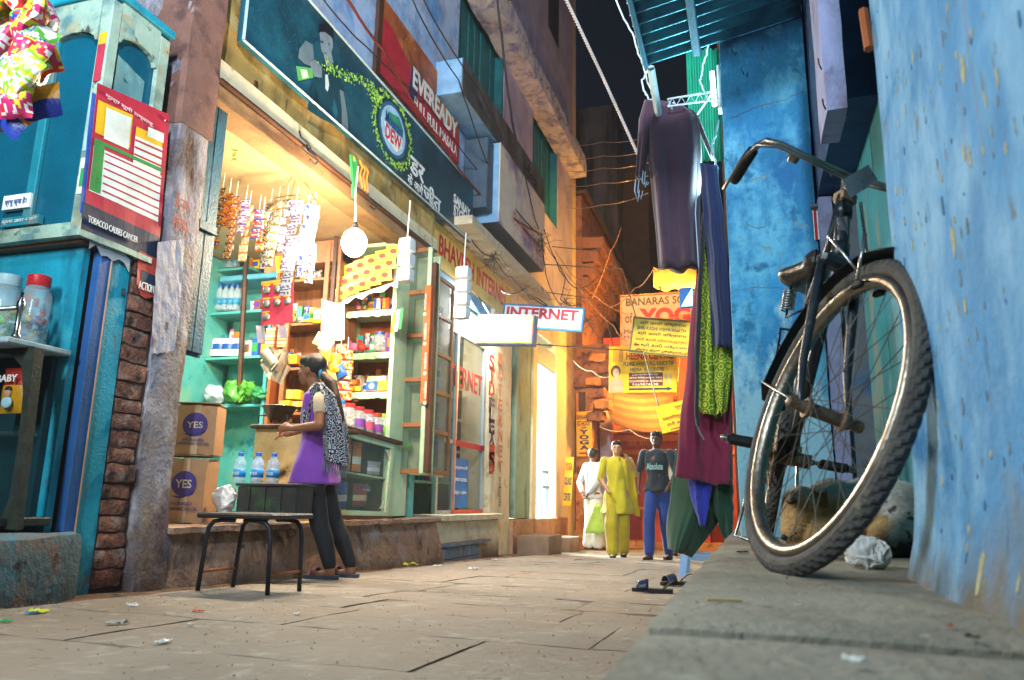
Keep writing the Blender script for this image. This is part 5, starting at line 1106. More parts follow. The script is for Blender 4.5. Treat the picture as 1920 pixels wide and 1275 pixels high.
flat('arrow', O_, U_, [(w_*.15,h*.05),(w_*.6,h*.05),(w_*.6,h*.01),(w_*.9,h*.07),(w_*.6,h*.125),(w_*.6,h*.09),(w_*.15,h*.09)], red, ysb)
ys2 = thing('wall_sign', 'small yellow yoga centre sign low on the white building corner', 'sign', AY(1066, 948, 13.9))
O_, U_, w_, h = fboard(ys2, (1060,856), (1076,857), (1060,948), 13.4, yellow, .03)
for s_, y_, c in (('YOGA',.72,red),('CLASS',.42,navy),('CENTRE',.1,navy)): txt(s_, O_, U_, w_*.1, h*y_, w_*.8, h*.16, c, ys2, .03)
ob = thing('brick_house', 'crumbling brick house with a stepped cornice past the orange pilaster', 'house', (-3.6, 18, gz(17)))
part('wall', MB().rough(-4.6, -3.3, 15.2, 24, -1.2, 7.0, .35, .02, 1, .05), brk, ob, True)
for i in range(5):
    z0 = 4.55 + i*.3; x = -3.25 + .1*i
    for j in range(11):
        y0 = 15.25 + j*.8; part('brick', MB().rough(-3.6, x + .06*noise.noise(V(i*3, j*2, 0)), y0, y0 + .76, z0, z0 + .27, .14, .02, 3, .03), brk, ob, True)
part('roof', MB().rough(-5, -3.2, 15.2, 24, 7.0, 7.12, .3, .02, 2, .03), mauve_dk, ob, True)
mh = thing('tall_house', 'dark stained tall house rising behind the brick cornice', 'house', (-6, 26, -1))
part('wall', MB().rough(-9, -3.1, 25.5, 28, -1.5, 12.2, .5, .03, 1, .05), mauve_dk, mh, True)
part('wall', MB().rough(-9, -4.0, 24.2, 25.4, -1.5, 14.2, .5, .05, 1, .05), mat('streaked_wall', '#6b5f5c', .9, var=.3, vs=1, bump=.4, layers=[('#2a2220', 1.2, .52, .08, (1,1,.2))]), mh, True)
bk_ = thing('balcony_house', 'brown house with two balustraded balconies closing the lane', 'house', (-1, 30, -1))
part('wall', MB().bx(-5, 5, 31, 32, -1.5, 12.1), mauve_dk, bk_)
for zz in (8.8, 10.6):
    bl_ = part('balcony', MB().bx(-4.6, 2, 30.2, 30.98, zz-.15, zz), mauve_dk, bk_)
    part('handrail', MB().bx(-4.6, 2, 30.2, 30.3, zz+.85, zz+.95), odk, bl_)
    me = MB().lathe([(.07,0),(.05,.1),(.09,.3),(.05,.6),(.07,.84)], 8).mesh('baluster'); me.materials.append(odk)
    for i in range(22):
        o = bpy.data.objects.new('baluster', me); COL.objects.link(o); o.parent = bl_; o.location = (-4.5 + i*.3 + 1 - 0 - 0 , 0, 0); o.location = V(-4.5 + i*.3, 30.25, zz+.005) - V(-1, 30, -1)
for px in (1185, 1222): a = AY(px, 560, 30.9); part('window', MB().bx(a.x-.5, a.x+.5, 30.9, 30.98, a.z-1.4, a.z+.8), dark, bk_)
one('water_tank', MB().lathe([(.5,0),(.52,.1),(.52,1.0),(.3,1.2)], 16, Matrix.Translation(AY(1211, 430, 31.5))), black, 'black water tank on the roof of the balcony house', 'water tank', smooth=True)
rh = thing('far_house', 'brown plastered house along the right side beyond the hanging clothes', 'house', (.5, 16, -.5))
part('wall', MB().bx(-.2, 3, 9.6, 30, -1.3, 9), mauve_dk, rh)
# red shop across the bend, striped awning
rsx = thing('red_shop', 'red shopfront with orange bands across the bend of the lane', 'shop', (-2, 17.2, gz(17)))
redw = mat('red_shop_paint', '#b8402c', .6, var=.15, bump=.1); orw = mat('orange_shop_paint', '#d8822a', .6, var=.12, bump=.1)
part('wall', MB().bx(-3.25, .2, 17.3, 17.6, -1.0, 4.2), redw, rsx)
for py, th in ((806, .09), (822, .07), (848, .05)): a = AY(1150, py, 17.28); part('band', MB().bx(-3.2, .15, 17.24, 17.298, a.z-th, a.z+th), orw, rsx)
part('counter', MB().bx(-2.3, -.9, 16.5, 17.2, -.8, .25), redw, rsx); part('counter_top', MB().bx(-2.35, -.85, 16.45, 17.22, .251, .3), orw, rsx)
part('step', MB().rough(-3.0, -.4, 16.0, 16.44, -.9, -.38, .12, .01, 4, .02), odk, rsx)
part('pillar', MB().bx(*span(1125, 1146, 800, 16.6)[:2], 16.6, 16.9, -.6, 3.0), paint('#d8c8c8'), rsx)
a = AY(1176, 838, 17.2); txt('जय गिरिराज', (a.x, 17.238, a.z), FRONT, 0, 0, .75, .2, paint('#d8903a'), rsx, .01)
aw = thing('awning', 'slanting brown and orange striped cloth awning over the red shop', 'awning', AY(1180, 790, 16))
cA, cB, cC, cD = AY(1126, 728, 15.2), AY(1262, 732, 16.8), AY(1262, 806, 15.3), AY(1146, 790, 14.9)
mb = MB(); n = 9
stripe = [mat('awning_brown', '#5f3f32', .8, bump=.1), mat('awning_orange', '#7f5238', .8, bump=.1)]
for i in range(n):
    def aq(u, v, a=i/n, b=(i+1)/n):
        w_ = a+(b-a)*v; p = (cA*(1-u)+cB*u)*(1-w_) + (cD*(1-u)+cC*u)*w_; return p + V(0,0,-.12*math.sin(math.pi*u)*1)
    part('cloth_strip', MB().sheet(10, 2, aq, (0,0,-.01)), stripe[i % 2], aw)
for p_ in (cC, cD): part('rope', MB().tube([p_, p_+V(.2,-.2,1.4)], .01, 5), odk, aw)
# boards hung across the lane
bb = thing('yoga_board', 'big cream board in red and black lettering for a yoga school', 'signboard', AY(1230, 645, 12.6))
O_, U_, w_, h = fboard(bb, (1163,554), (1345,543), (1168,650), 12.6, paint('#9f8674'))
frame(bb, O_, U_, w_, h, .025, .03, odk, off=.01)
txt('BANARAS SCHOOL', O_, U_, .1, h*.78, w_*.9, h*.15, paint('#3a3020'), bb, .02); txt('YOGA', O_, U_, w_*.2, h*.36, w_*.7, h*.36, red, bb, .05)
txt('of', O_, U_, .08, h*.45, .13, h*.2, paint('#4a3a28'), bb, .01); txt('Meditation', O_, U_, .06, h*.24, .5, h*.09, paint('#6a4a30'), bb); txt('Massage', O_, U_, .06, h*.12, .42, h*.09, paint('#6a4a30'), bb)
hb = thing('henna_board', 'bright yellow board for a henna centre with an arrow to the right', 'signboard', AY(1205, 735, 12.0))
O_, U_, w_, h = fboard(hb, (1142,650), (1268,646), (1142,737), 12, paint('#ecb818'))
txt('HEENA CENTRE', O_, U_, w_*.26, h*.7, w_*.7, h*.16, red, hb, .03); txt('PLEASE ARRIVE ALL KINDS OF', O_, U_, w_*.22, h*.57, w_*.74, h*.09, navy, hb, .01); txt('HEENA  AT CENTRE', O_, U_, w_*.32, h*.45, w_*.5, h*.08, navy, hb, .01)
flat('address_panel', O_, U_, rect(w_*.3,h*.14,w_*.8,h*.42), paint('#5a2a30'), hb, .003)
for i, s_ in enumerate(('D.5/24, RANI BHAWANI GALI','(BEHIND TRIPURA BHAIRAVI TEMPLE)','DASASWAMEDH - VARANASI','9369874538')): txt(s_, O_, U_, w_*(.35 if i % 3 == 0 else .31), h*(.355-i*.068), w_*(.38 if i % 3 == 0 else .48), h*.045, white, hb, .005, off=.007)
flat('arrow', O_, U_, [(w_*.3,h*.055),(w_*.86,h*.055),(w_*.86,h*.03),(w_*.94,h*.075),(w_*.86,h*.12),(w_*.86,h*.095),(w_*.3,h*.095)], navy, hb)
flat('portrait_dress', O_, U_, [(.01,.01),(w_*.22,.01),(w_*.2,h*.3),(w_*.1,h*.36),(.02,h*.24)], paint('#c9a58f'), hb); flat('portrait_hair', O_, U_, circ(w_*.1,h*.46,w_*.075,h*.13), paint('#5f3a2a'), hb, .003); flat('portrait_face', O_, U_, circ(w_*.11,h*.43,w_*.048,h*.1), paint('#d8b094'), hb, .005)
for k in range(2): flat('hand_print', O_, U_, [(w_*(.83+.06*k),h*.17),(w_*(.86+.06*k),h*.17),(w_*(.87+.06*k),h*.38),(w_*(.83+.06*k),h*.4)], paint('#b8a888'), hb)
for k in range(2): flat('hand_print', O_, U_, [(w_*(.06+.09*k),h*.66),(w_*(.12+.09*k),h*.66),(w_*(.13+.09*k),h*.88),(w_*(.1+.09*k),h*.97),(w_*(.06+.09*k),h*.9)], paint('#c88a2a'), hb)
kb = thing('temple_board', 'olive board in several scripts pointing left to a temple', 'signboard', AY(1237, 668, 11.4))
O_, U_, w_, h = fboard(kb, (1188,594), (1305,603), (1179,660), 11.4, mat('olive_board', '#a3a03a', .6, var=.12, bump=.1))
frame(kb, O_, U_, w_, h, .02, .03, paint('#5a5a52'), off=.012)
drk = paint('#3a2a1a'); mrn = paint('#6a1f22')
for s_, y_, hh, c, x, ww in (('श्री काशी विश्वनाथ',.79,.12,mrn,.12,.74),('SHRI KASHI VISHWANATH',.66,.1,navy,.08,.78),('श्री काशी विश्वनाथ',.49,.12,drk,.1,.78),('ஸ்ரீ காசி விஸ்வநாதர்',.33,.11,mrn,.08,.82),('શ્રી કાશી વિશ્વનાથ',.18,.11,navy,.17,.74),('ಶ್ರೀ ಕಾಶಿ ವಿಶ್ವನಾಥ',.04,.1,drk,.1,.82)): txt(s_, O_, U_, w_*x, h*y_, w_*ww, h*hh, c, kb, .012)
flat('arrow', O_, U_, [(w_*.05,h*.23),(w_*.1,h*.29),(w_*.1,h*.25),(w_*.15,h*.25),(w_*.15,h*.2),(w_*.1,h*.2),(w_*.1,h*.17)], mrn, kb)
yb_ = thing('hindi_board', 'tilted bright yellow board in red Hindi lettering by the hanging clothes', 'signboard', AY(1260, 812, 10.6))
O_, U_, w_, h = fboard(yb_, (1229,763), (1312,742), (1240,814), 10.6, paint('#f0c814'))
txt('प्राचीन', O_, U_, w_*.4, h*.7, w_*.4, h*.2, red, yb_, .01); txt('दक्षिणमुखी गजानन', O_, U_, w_*.08, h*.4, w_*.84, h*.18, red, yb_, .01); txt('रानी भवानी गली', O_, U_, w_*.15, h*.2, w_*.7, h*.15, red, yb_, .01)
flat('arrow', O_, U_, rect(w_*.2,h*.07,w_*.8,h*.1), red, yb_)
for nm, p, q in (('yoga_board', bb, (1170,553,12.62)), ('henna', hb, (1150,648,12.02)), ('temple', kb, (1192,594,11.42)), ('hindi', yb_, (1235,762,10.62))):
    a = AY(*q); part('hanger', MB().tube([a, a+V(-.2,.02,.8), V(-3.3, a.y, a.z+1.0)], .009, 5), black_iron, p)
lp = thing('lit_box', 'small glowing blue and white panel hanging beside the dark tunic hem', 'light box', AY(1287, 576, 9))
O_, U_, w_, h = fboard(lp, (1273,540), (1299,538), (1275,577), 9, paint('#2f6fb0'), .06)
flat('lit_face', O_, U_, [(w_*.1,h*.05),(w_*.95,h*.05),(w_*.95,h*.95),(w_*.5,h*.5)], mat('blue_glow', '#cfe8ff', .5, emit=3, ecol='#9fd0ff', bump=0), lp)
yc = thing('awning_cloth', 'orange lit canvas canopy behind the hem of the dark tunic', 'canopy', AY(1265, 540, 10.5))
part('cloth', MB().sheet(12, 4, lambda u,v: AY(1225+90*u, 500+38*v+6*math.sin(u*9), 10.5-.3*v), (0,.01,0)), paint('#d8903a'), yc); part('valance', MB().sheet(16, 2, lambda u,v: AY(1240+75*u, 530+14*v+3*math.sin(u*14), 10.15), (0,.008,0)), paint('#c97a2a'), yc)
# ------------------------------------------------------------------ cables
wire_m = mat('cable', '#2a2422', .6, var=.3, bump=.1); wl = mat('pale_cable', '#b8a88f', .6, var=.2, bump=.1)
def cable(label, pts, r=.012, m=None, sag=.0, n=8, nm='cable', grp=None):
    ps = [AY(*p) for p in pts]; out = []
    for a, b in zip(ps, ps[1:]):
        for i in range(n): t = i/n; out.append(a.lerp(b, t) + V(.01*noise.noise(V(t*5, a.x*9, 1)), 0, -sag*4*t*(1-t)))
    out.append(ps[-1]); return one(nm, MB().tube(out, r, 6), m or wire_m, label, 'cable', grp, True)
G = 'cables strung along the left facade'
cable('thick black and red cable running diagonally across the red signboard', [(640,-20,4.6),(720,95,5.6),(800,230,6.8),(900,365,8.3),(1015,440,10)], .014, mat('red_black_cable', '#6a2a1c', .5, var=.5, vs=3, bump=.1), .03, grp=G)
for i, (l, p, r) in enumerate((('thin black cable sagging above the teal board to the red board', [(600,-10,4.5),(690,90,5.4),(800,190,7),(925,355,8.8),(1020,470,10.2)], .007),
    ('black cable crossing in front of the box sign ends', [(770,-10,5.6),(860,150,7),(925,330,8.6),(1010,440,10)], .008),
    ('second black cable crossing the box sign ends', [(790,-10,5.8),(900,170,7.6),(985,330,9.6),(1010,430,10)], .008),
    ('loose black cable dropping from the wall over the concrete eave', [(932,-10,7.2),(940,60,7.4),(955,190,7.8),(968,262,8.2)], .014),
    ('bundle strand falling from the junction to the internet board', [(1015,440,10),(1025,520,10.4),(1050,570,10.8),(1090,600,11.2)], .007),
    ('cable along the underside edge of the canopy', [(885,450,7.9),(925,480,8.4),(960,520,9.2),(1010,560,10),(1080,590,11)], .008),
    ('looping cable hanging below the canopy edge', [(940,545,8.8),(985,540,9.2),(1000,560,9.6),(1060,575,10.6)], .008),
    ('orange lit cable from the junction to the lane boards', [(1015,445,10.2),(1090,545,11),(1150,610,12),(1178,640,12.2)], .007),
    ('orange lit cable swinging over the yoga board', [(1040,470,10.6),(1110,550,11.4),(1180,590,12.3),(1300,590,12.3)], .007),
    ('cable rising towards the dark roofs', [(1110,560,12),(1145,470,13),(1165,425,14)], .008),
    ('double cable looped up to the tunic hem', [(1145,575,12),(1190,540,11),(1225,505,9),(1240,495,8)], .008),
    ('pale cable low across the orange pilaster', [(1075,675,12.5),(1110,695,12.3),(1145,705,12.2),(1290,650,12)], .008),
    ('pale cable across the red shop front', [(1125,800,14),(1180,805,13.6),(1230,822,13.4)], .008),
    ('tangled cable above the internet board', [(1040,480,10.4),(1060,520,10.6),(1050,560,10.5),(1085,570,10.8),(1130,640,11.6)], .007),
    ('drooping cable right of the junction', [(1020,430,10),(1050,500,10.6),(1080,540,11),(1120,520,11.6)], .008))):
    cable(l, p, r, odk if 'orange lit' in l or 'double' in l or 'rising' in l else (wl if 'pale' in l else None), .06 if i else .03, grp=G)  # orange cables: the street lamp's glow is put into their colour
rj = random.Random(12)
for i, l in enumerate(('tuft of tangled wire ends above the internet board','tuft of tangled wire ends at the junction below the mauve sign','knot of wires under the canopy','bristling wire tangle left of the orange brackets')):
    c = [(1060,565,10.6),(1015,450,10.1),(925,482,8.5),(1100,600,11.6)][i]; mb = MB()
    for k in range(18):
        a = AY(*c); p = [a]
        for j in range(4): p.append(p[-1] + V(rj.gauss(0,.06), rj.gauss(0,.04), rj.gauss(-.02,.06)))
        mb.tube(p, .003, 4)
    o = one('wire_tangle', mb, wire_m, l, 'wires', smooth=True); o['kind'] = 'stuff'
for i, (y0, y1) in enumerate(((268,256),(294,282),(317,305),(345,330),(386,362))): cable(('topmost thin wire across the dark sky','second thin wire from the top across the sky','third thin wire across the sky','fourth thin wire across the sky','lowest kinked wire across the sky')[i], [(1060,y0+3,14),(1130,y0-2,12),(1215,y1,9)], .006, mat('sky_wire', '#9a8078', .6, bump=0), .04)
rope = MB(); pts = [AY(1056,-12,3.6), AY(1128,140,4.0), AY(1196,290,4.4)]
for s_ in (0, math.pi):
    pp = []
    for i in range(121):
        t = i/120; b = pts[0].lerp(pts[1], t*2) if t < .5 else pts[1].lerp(pts[2], t*2-1); pp.append(b + V(.006*math.cos(t*190+s_), .006*math.sin(t*190+s_), 0))
    rope.tube(pp, .006, 6)
one('rope', rope, mat('pale_rope', '#c9b8b0', .8, bump=.1), 'thick twisted pale rope slanting down to the hanging clothes', 'rope', smooth=True)
# ------------------------------------------------------------------ tin awning, bracket and hanging clothes
ta = thing('tin_awning', 'corrugated tin awning sloping down over the lane from the blue wall', 'awning', (0, 3.8, 3.2))
tin = mat('blue_tin', '#3a8fa5', .35, metal=.5, var=.2, bump=.15, layers=[('#1f5f78', 4, .58, .08)])
def roofz(x, y): return 2.80 + .19*(x + .47)
part('tin_sheet', MB().sheet(10, 220, lambda u, v: V(-.49 + .85*u, 2.85 + 1.04*v, roofz(-.49+.85*u, 0) + .02*math.sin(2*math.pi*(1.04*v)/.095)), (0,0,.004)), tin, ta, True)
part('batten', MB().box((-.19, 3.37, roofz(-.19,0)-.04), (.045, 1.02, .05), None, .006), mat('painted_batten', '#3a7f9f', .6, var=.2, bump=.2), ta)
part('edge_batten', MB().box((-.47, 3.37, roofz(-.47,0)-.028), (.025, 1.02, .025), None, .004), MATS['painted_batten'], ta)
part('strut', MB().tube([V(-.45,3.92,2.79), AY(1235,215,4.3)], .022, 8), mat('white_pole', '#c9d8dc', .5, bump=.1), ta)
gs = thing('green_sheet', 'bright green corrugated plastic sheet under the tin awning', 'plastic sheet', (-.3, 5.4, 2.6))
part('sheet', MB().sheet(60, 6, lambda u, v: AY(1286+62*u+8*v, 92+210*v, 5.2) + V(0, .015*math.sin(u*40), 0), (0,.004,0)), mat('green_plastic', '#1f9a78', .35, var=.15, bump=.05), gs, True)
wb = thing('lattice_bracket', 'white lattice bracket rod carrying the hanging clothes', 'bracket', AY(1340, 180, 4.2))
L0, L1 = AY(1252,186,4.25), AY(1346,170,4.25); L2, L3 = AY(1252,200,4.25), AY(1346,186,4.25); pole = MATS['white_pole']
part('rod', MB().tube([L0, L1], .006, 8), pole, wb); part('rod', MB().tube([L2, L3], .006, 8), pole, wb)
lat = MB(); zig = [(L0 if i % 2 else L2).lerp(L1 if i % 2 else L3, i/11) for i in range(12)]
part('lattice', MB().tube(zig, .004, 6), pole, wb)
part('strut', MB().tube([L0, AY(1300,300,4.6), AY(1342,318,4.55)], .006, 6), pole, wb); part('strut', MB().tube([AY(1262,192,4.5), AY(1290,240,4.55), AY(1335,175,4.4)], .006, 6), pole, wb)
tl = thing('tube_lamp', 'lit white lamp fitting on the hidden side of the blue wall', 'lamp', AY(1338, 200, 4.3))
part('tube', MB().tube([AY(1335,135,4.4), AY(1340,198,4.4)], .014, 8), mat('cool_glow', '#e8ffff', .5, emit=10, ecol='#d0fbff', bump=0), tl); part('fitting', MB().bx(-.1, -.07, 4.36, 4.44, 2.72, 3.02, .006), pole, tl)
for i, (l, p) in enumerate((('white cable looping down from the tin awning edge', [(1330,75,4.2),(1318,120,4.2),(1312,150,4.2),(1326,180,4.2)]),('white cable along the far edge of the tin awning', [(1150,-10,4.2),(1190,70,4.3),(1205,120,4.35),(1225,180,4.4)]),('second white cable beside the awning pole', [(1215,125,4.3),(1203,150,4.3),(1212,178,4.3),(1222,186,4.3)]),('white cable slanting behind the tunic sleeve', [(1348,225,4.3),(1335,270,4.3),(1345,318,4.3)]))): cable(l, p, .006, pole, .02)
def drape(name, label, left, right, y, m, cat='garment', th=.035, fold=.03, kf=9, seed=0, group='clothes hung out beside the blue wall', nu=28, nv=40):
    "cloth hanging between two traced edges, folded in depth and given a body"
    def ed(pl, t):
        k = t*(len(pl)-1); i = min(int(k), len(pl)-2); f = k-i; return pl[i][0]*(1-f)+pl[i+1][0]*f, pl[i][1]*(1-f)+pl[i+1][1]*f
    th_ = MB(); vs = []
    for j in range(nv+1):
        v = j/nv; l, r = ed(left, v), ed(right, v); row = []; jl = 3*noise.noise(V(v*5, seed, 9)); jr = 3*noise.noise(V(v*5, seed, 4))
        for i in range(2*nu):
            u = i/nu if i <= nu else 2 - i/nu; u = min(max(u, 0), 1)
            px, py = (l[0]+jl)*(1-u)+(r[0]+jr)*u, l[1]*(1-u)+r[1]*u + 9*v*v*noise.noise(V(u*5, seed, 2))
            fd = fold*(.25+.75*v)*(math.sin(u*kf*(.8+.3*noise.noise(V(seed,v*.7,0))) + seed + v*1.3) + 1.3*noise.noise(V(u*4.5+seed, v*2.2, seed)) + .5*noise.noise(V(u*11, v*3, seed)))
            s_ = (-1 if i < nu else 1)*th*math.sin(math.pi*min(max(u,.02),.98))**.5 if 0 < i % nu or i in (0, nu) else 0
            row.append(AY(px, py, y + fd + s_) + V(.004*noise.noise(V(u*6,v*9,seed)),0,0))
        vs += row
    n = 2*nu; fs = [(j*n+i, j*n+(i+1) % n, (j+1)*n+(i+1) % n, (j+1)*n+i) for j in range(nv) for i in range(n)]
    fs += [[i for i in range(n)], [nv*n+i for i in range(n)]]
    th_.add(vs, fs); return one(name, th_, m, label, cat, group, True)
def cloth(h, **k): return mat('cloth_' + h.strip('#') + str(len(k)), h, rough=.85, var=.15, bump=.25, bs=220, sheen=.3, **k)
kt = thing('tunic', 'dark plum long-sleeved tunic hanging from the lattice bracket', 'garment', AY(1265, 500, 4.35), 'clothes hung out beside the blue wall')
km = cloth('#3a2436', layers=[('#4f3240', 2.2, .62, .1)])
def loop3(name, rows, y, m, parent, fold=.012, kf=8, seed=0, n=36, sub=6):
    "cloth tube through traced left/right pairs with depth"
    R_ = []
    for a, b in zip(rows, rows[1:]):
        for k in range(sub): t = k/sub; R_.append([a[i]*(1-t)+b[i]*t for i in range(5)])
    R_.append(list(rows[-1])); mb = MB(); vs = []
    for j, (lx, ly, rx, ry, d) in enumerate(R_):
        A, B = AY(lx, ly, y), AY(rx, ry, y); c = (A+B)/2; h = (B-A)/2
        for q in range(n):
            an = 2*math.pi*q/n; f = fold*j/len(R_)*(math.sin(an*kf+seed+.6*noise.noise(V(j*.12,seed,0)))+1.2*noise.noise(V(math.cos(an)*2.2, math.sin(an)*2.2, j*.09+seed)))
            vs.append(c + h*math.cos(an)*(1+f*.8) + V(0, (d+f)*math.sin(an), 0))
    k = len(R_); mb.add(vs, [(j*n+i, j*n+(i+1)%n, (j+1)*n+(i+1)%n, (j+1)*n+i) for j in range(k-1) for i in range(n)] + [list(range(n)), [(k-1)*n+i for i in range(n)]])
    return part(name, mb, m, parent, True)
loop3('bodice', [(1238,190,1276,200,.02),(1215,188,1298,208,.04),(1206,200,1312,222,.06),(1212,260,1316,290,.065),(1222,360,1312,370,.07),(1230,440,1310,440,.075),(1234,503,1309,502,.08)], 4.35, km, kt, .045, 5)
loop3('sleeve', [(1208,190,1232,196,.04),(1198,225,1222,240,.045),(1195,280,1214,285,.04),(1192,332,1207,336,.035)], 4.33, km, kt, .012, 4)
loop3('sleeve', [(1290,205,1312,222,.04),(1304,230,1322,250,.045),(1318,265,1334,280,.04),(1330,292,1342,302,.03)], 4.36, km, kt, .012, 4)
tas = mat('tassel', '#9fb8d0', .6, bump=.1)
for i, (px, py) in enumerate(((1192,336),(1198,338),(1206,320),(1210,322))): part('tassel', MB().tube([AY(px,py,4.3), AY(px-2,py+22,4.3), AY(px+4,py+42-6*i,4.3), AY(px+7,py+20,4.3)], .0035, 5), tas, kt)
part('side_seam', MB().tube([AY(1309,300,4.27), AY(1304,400,4.26), AY(1310,502,4.26)], .003, 5), tas, kt)
drape('skirt', 'dark green baggy cloth hanging lowest at the back of the row', [(1302,560),(1285,720),(1268,850),(1250,960),(1252,1030)], [(1372,560),(1374,720),(1374,850),(1375,940),(1300,1042)], 4.62, cloth('#0a3a28'), th=.06, fold=.035, seed=1)
drape('skirt', 'second fold of dark green cloth dropping behind the wall corner', [(1330,900),(1340,960),(1352,1000)], [(1374,900),(1376,970),(1372,1030)], 4.56, MATS['cloth_#0a3a28'.replace('#','')+'0'] if 'cloth_0a3a280' in MATS else cloth('#0a3a28'), th=.04, fold=.02, seed=4)
drape('scarf', 'bright blue cloth tip showing under the maroon cloth', [(1288,880),(1294,930),(1312,985)], [(1338,880),(1332,940),(1322,986)], 4.5, cloth('#22309a'), th=.02, fold=.012, seed=2)
drape('shawl', 'wide maroon cloth hanging behind the patterned scarf', [(1306,480),(1292,640),(1278,770),(1265,895)], [(1372,480),(1372,640),(1372,780),(1370,910)], 4.42, cloth('#6e1436'), th=.03, fold=.025, seed=3)
def rings(name, c1, c2, scale, freq):
    m = bpy.data.materials.new(name); m.use_nodes = True; t = m.node_tree; k = t.links.new; p = t.nodes['Principled BSDF']
    g = t.nodes.new('ShaderNodeNewGeometry'); mp = t.nodes.new('ShaderNodeMapping'); mp.inputs['Scale'].default_value = (1, .25, 1); k(g.outputs['Position'], mp.inputs[0])
    v = t.nodes.new('ShaderNodeTexVoronoi'); v.inputs['Scale'].default_value = scale; v.inputs['Randomness'].default_value = .35; k(mp.outputs[0], v.inputs['Vector'])
    a = t.nodes.new('ShaderNodeMath'); a.operation = 'MULTIPLY'; a.inputs[1].default_value = freq; k(v.outputs['Distance'], a.inputs[0]); b = t.nodes.new('ShaderNodeMath'); b.operation = 'SINE'; k(a.outputs[0], b.inputs[0])
    r = t.nodes.new('ShaderNodeValToRGB'); r.color_ramp.elements[0].position = .3; r.color_ramp.elements[1].position = .6; r.color_ramp.elements[0].color = (*lin(c1), 1); r.color_ramp.elements[1].color = (*lin(c2), 1); k(b.outputs[0], r.inputs[0]); k(r.outputs[0], p.inputs['Base Color']); p.inputs['Roughness'].default_value = .85
    return m
lime = rings('lime_print', '#4f7018', '#a3ac24', 20, 24)
drape('scarf', 'lime green printed scarf hanging between the navy and maroon cloths', [(1318,450),(1311,560),(1306,680),(1305,770)], [(1345,450),(1340,560),(1345,700),(1348,782)], 4.32, lime, th=.02, fold=.015, seed=5)
drape('scarf', 'shorter lime green printed scarf under the navy cloth', [(1338,600),(1338,700),(1343,778)], [(1372,600),(1374,690),(1364,772)], 4.27, lime, th=.02, fold=.018, seed=6)
drape('shawl', 'long navy cloth hanging in front of the lime scarf', [(1312,305),(1320,420),(1330,540),(1336,648)], [(1346,310),(1358,420),(1370,540),(1378,650)], 4.2, cloth('#0c1f48'), th=.03, fold=.016, seed=7)
drape('strap', 'black narrow cloth strip hanging left of the lime scarf', [(1316,400),(1306,560),(1300,700),(1304,795)], [(1324,400),(1316,560),(1310,700),(1312,800)], 4.24, cloth('#15131a'), th=.015, fold=.008, seed=8)
one('strap_buckle', MB().tube([AY(1305,795,4.2), AY(1312,812,4.2), AY(1320,825,4.2)], .006, 6), steel, 'small metal clip at the end of the black cloth strip', 'clip')
# ------------------------------------------------------------------ blue plastic stool, sandals, litter
so = thing('stool', 'blue moulded plastic stool half hidden by the ledge', 'stool', (-.42, 7.0, gz(7)))
pb = mat('blue_plastic', '#6f93c0', .35, var=.12, bump=.05)
zt2 = gz(7) + .5
part('seat', MB().bx(-.6, -.2, 6.8, 7.2, zt2-.05, zt2, .012), pb, so)
for sx_ in (-1, 1):
    for sy_ in (-1, 1):
        a = V(-.4+sx_*.16, 7+sy_*.16, zt2-.05); b = V(-.4+sx_*.215, 7+sy_*.215, gz(7))
        part('leg', MB().prism([a+V(-.035*1,-.01,0), a+V(.035,-.01,0), b+V(.028,-.01,0), b+V(-.028,-.01,0)], (0, .02, 0)), pb, so)
for sy_ in (-1, 1): part('rail', MB().bx(-.545, -.255, 7+sy_*.195-.01, 7+sy_*.195+.01, gz(7)+.14, gz(7)+.19, .004), pb, so)
def sandal(label, p, rz, L_=.25):
    t = lloc('sandal', label, 'sandal', p, rz, 'sandals left by the ledge'); sole = [(-.04,0),(-.045,.08),(-.032,.16),(-.02,L_),(.02,L_),(.04,.2),(.042,.1),(.035,0)]
    part('sole', MB().prism([V(x, y, 0) for x, y in sole], (0,0,.022)), black, t, local=True)
    part('strap', MB().sheet(10, 4, lambda u, v: V(.048*math.cos(math.pi*u), .15+.07*v, .022+.055*math.sin(math.pi*u)*(1-.3*v)), (0,0,.004)), gl('#1f2a44'), t, True, local=True)
    part('heel_strap', MB().tube([V(-.045,.06,.022), V(-.04,.01,.06), V(0,-.005,.075), V(.04,.01,.06), V(.045,.06,.022)], .005, 6), gl('#24242c'), t, True, local=True)
a = AG(1262, 1113); sandal('black sandal lying flat on the flagstones by the ledge', (a.x, a.y, gz(a.y)+.004), R(95)); a = AG(1300, 1100); sandal('black sandal leaning on the foot of the ledge', (a.x-.02, a.y+.1, gz(a.y)+.004), R(130))
def scrap(label, px, py, s_, c, cat='litter', ledge=False, lump=.3, seed=0, nm='wrapper', flat_=.25):
    a = AZ(px, py, .214) if ledge else AG(px, py); a.z = .214 if ledge else gz(a.y)
    rr = random.Random(seed+px); mb = MB(); an = rr.uniform(0,3)
    def fn(u, v):
        x, y = (u-.5)*s_*1.5, (v-.5)*s_*.8; n = noise.noise(V(u*4+seed, v*4, px*.1)); return a + V(x*math.cos(an)-y*math.sin(an), x*math.sin(an)+y*math.cos(an), .004+abs(n)*s_*lump*1.6)
    mb.sheet(7, 6, fn, (0,0,.0015)); return one(nm, mb, gl(c) if c[0] == '#' else MATS[c], label, cat, 'litter on the ground')
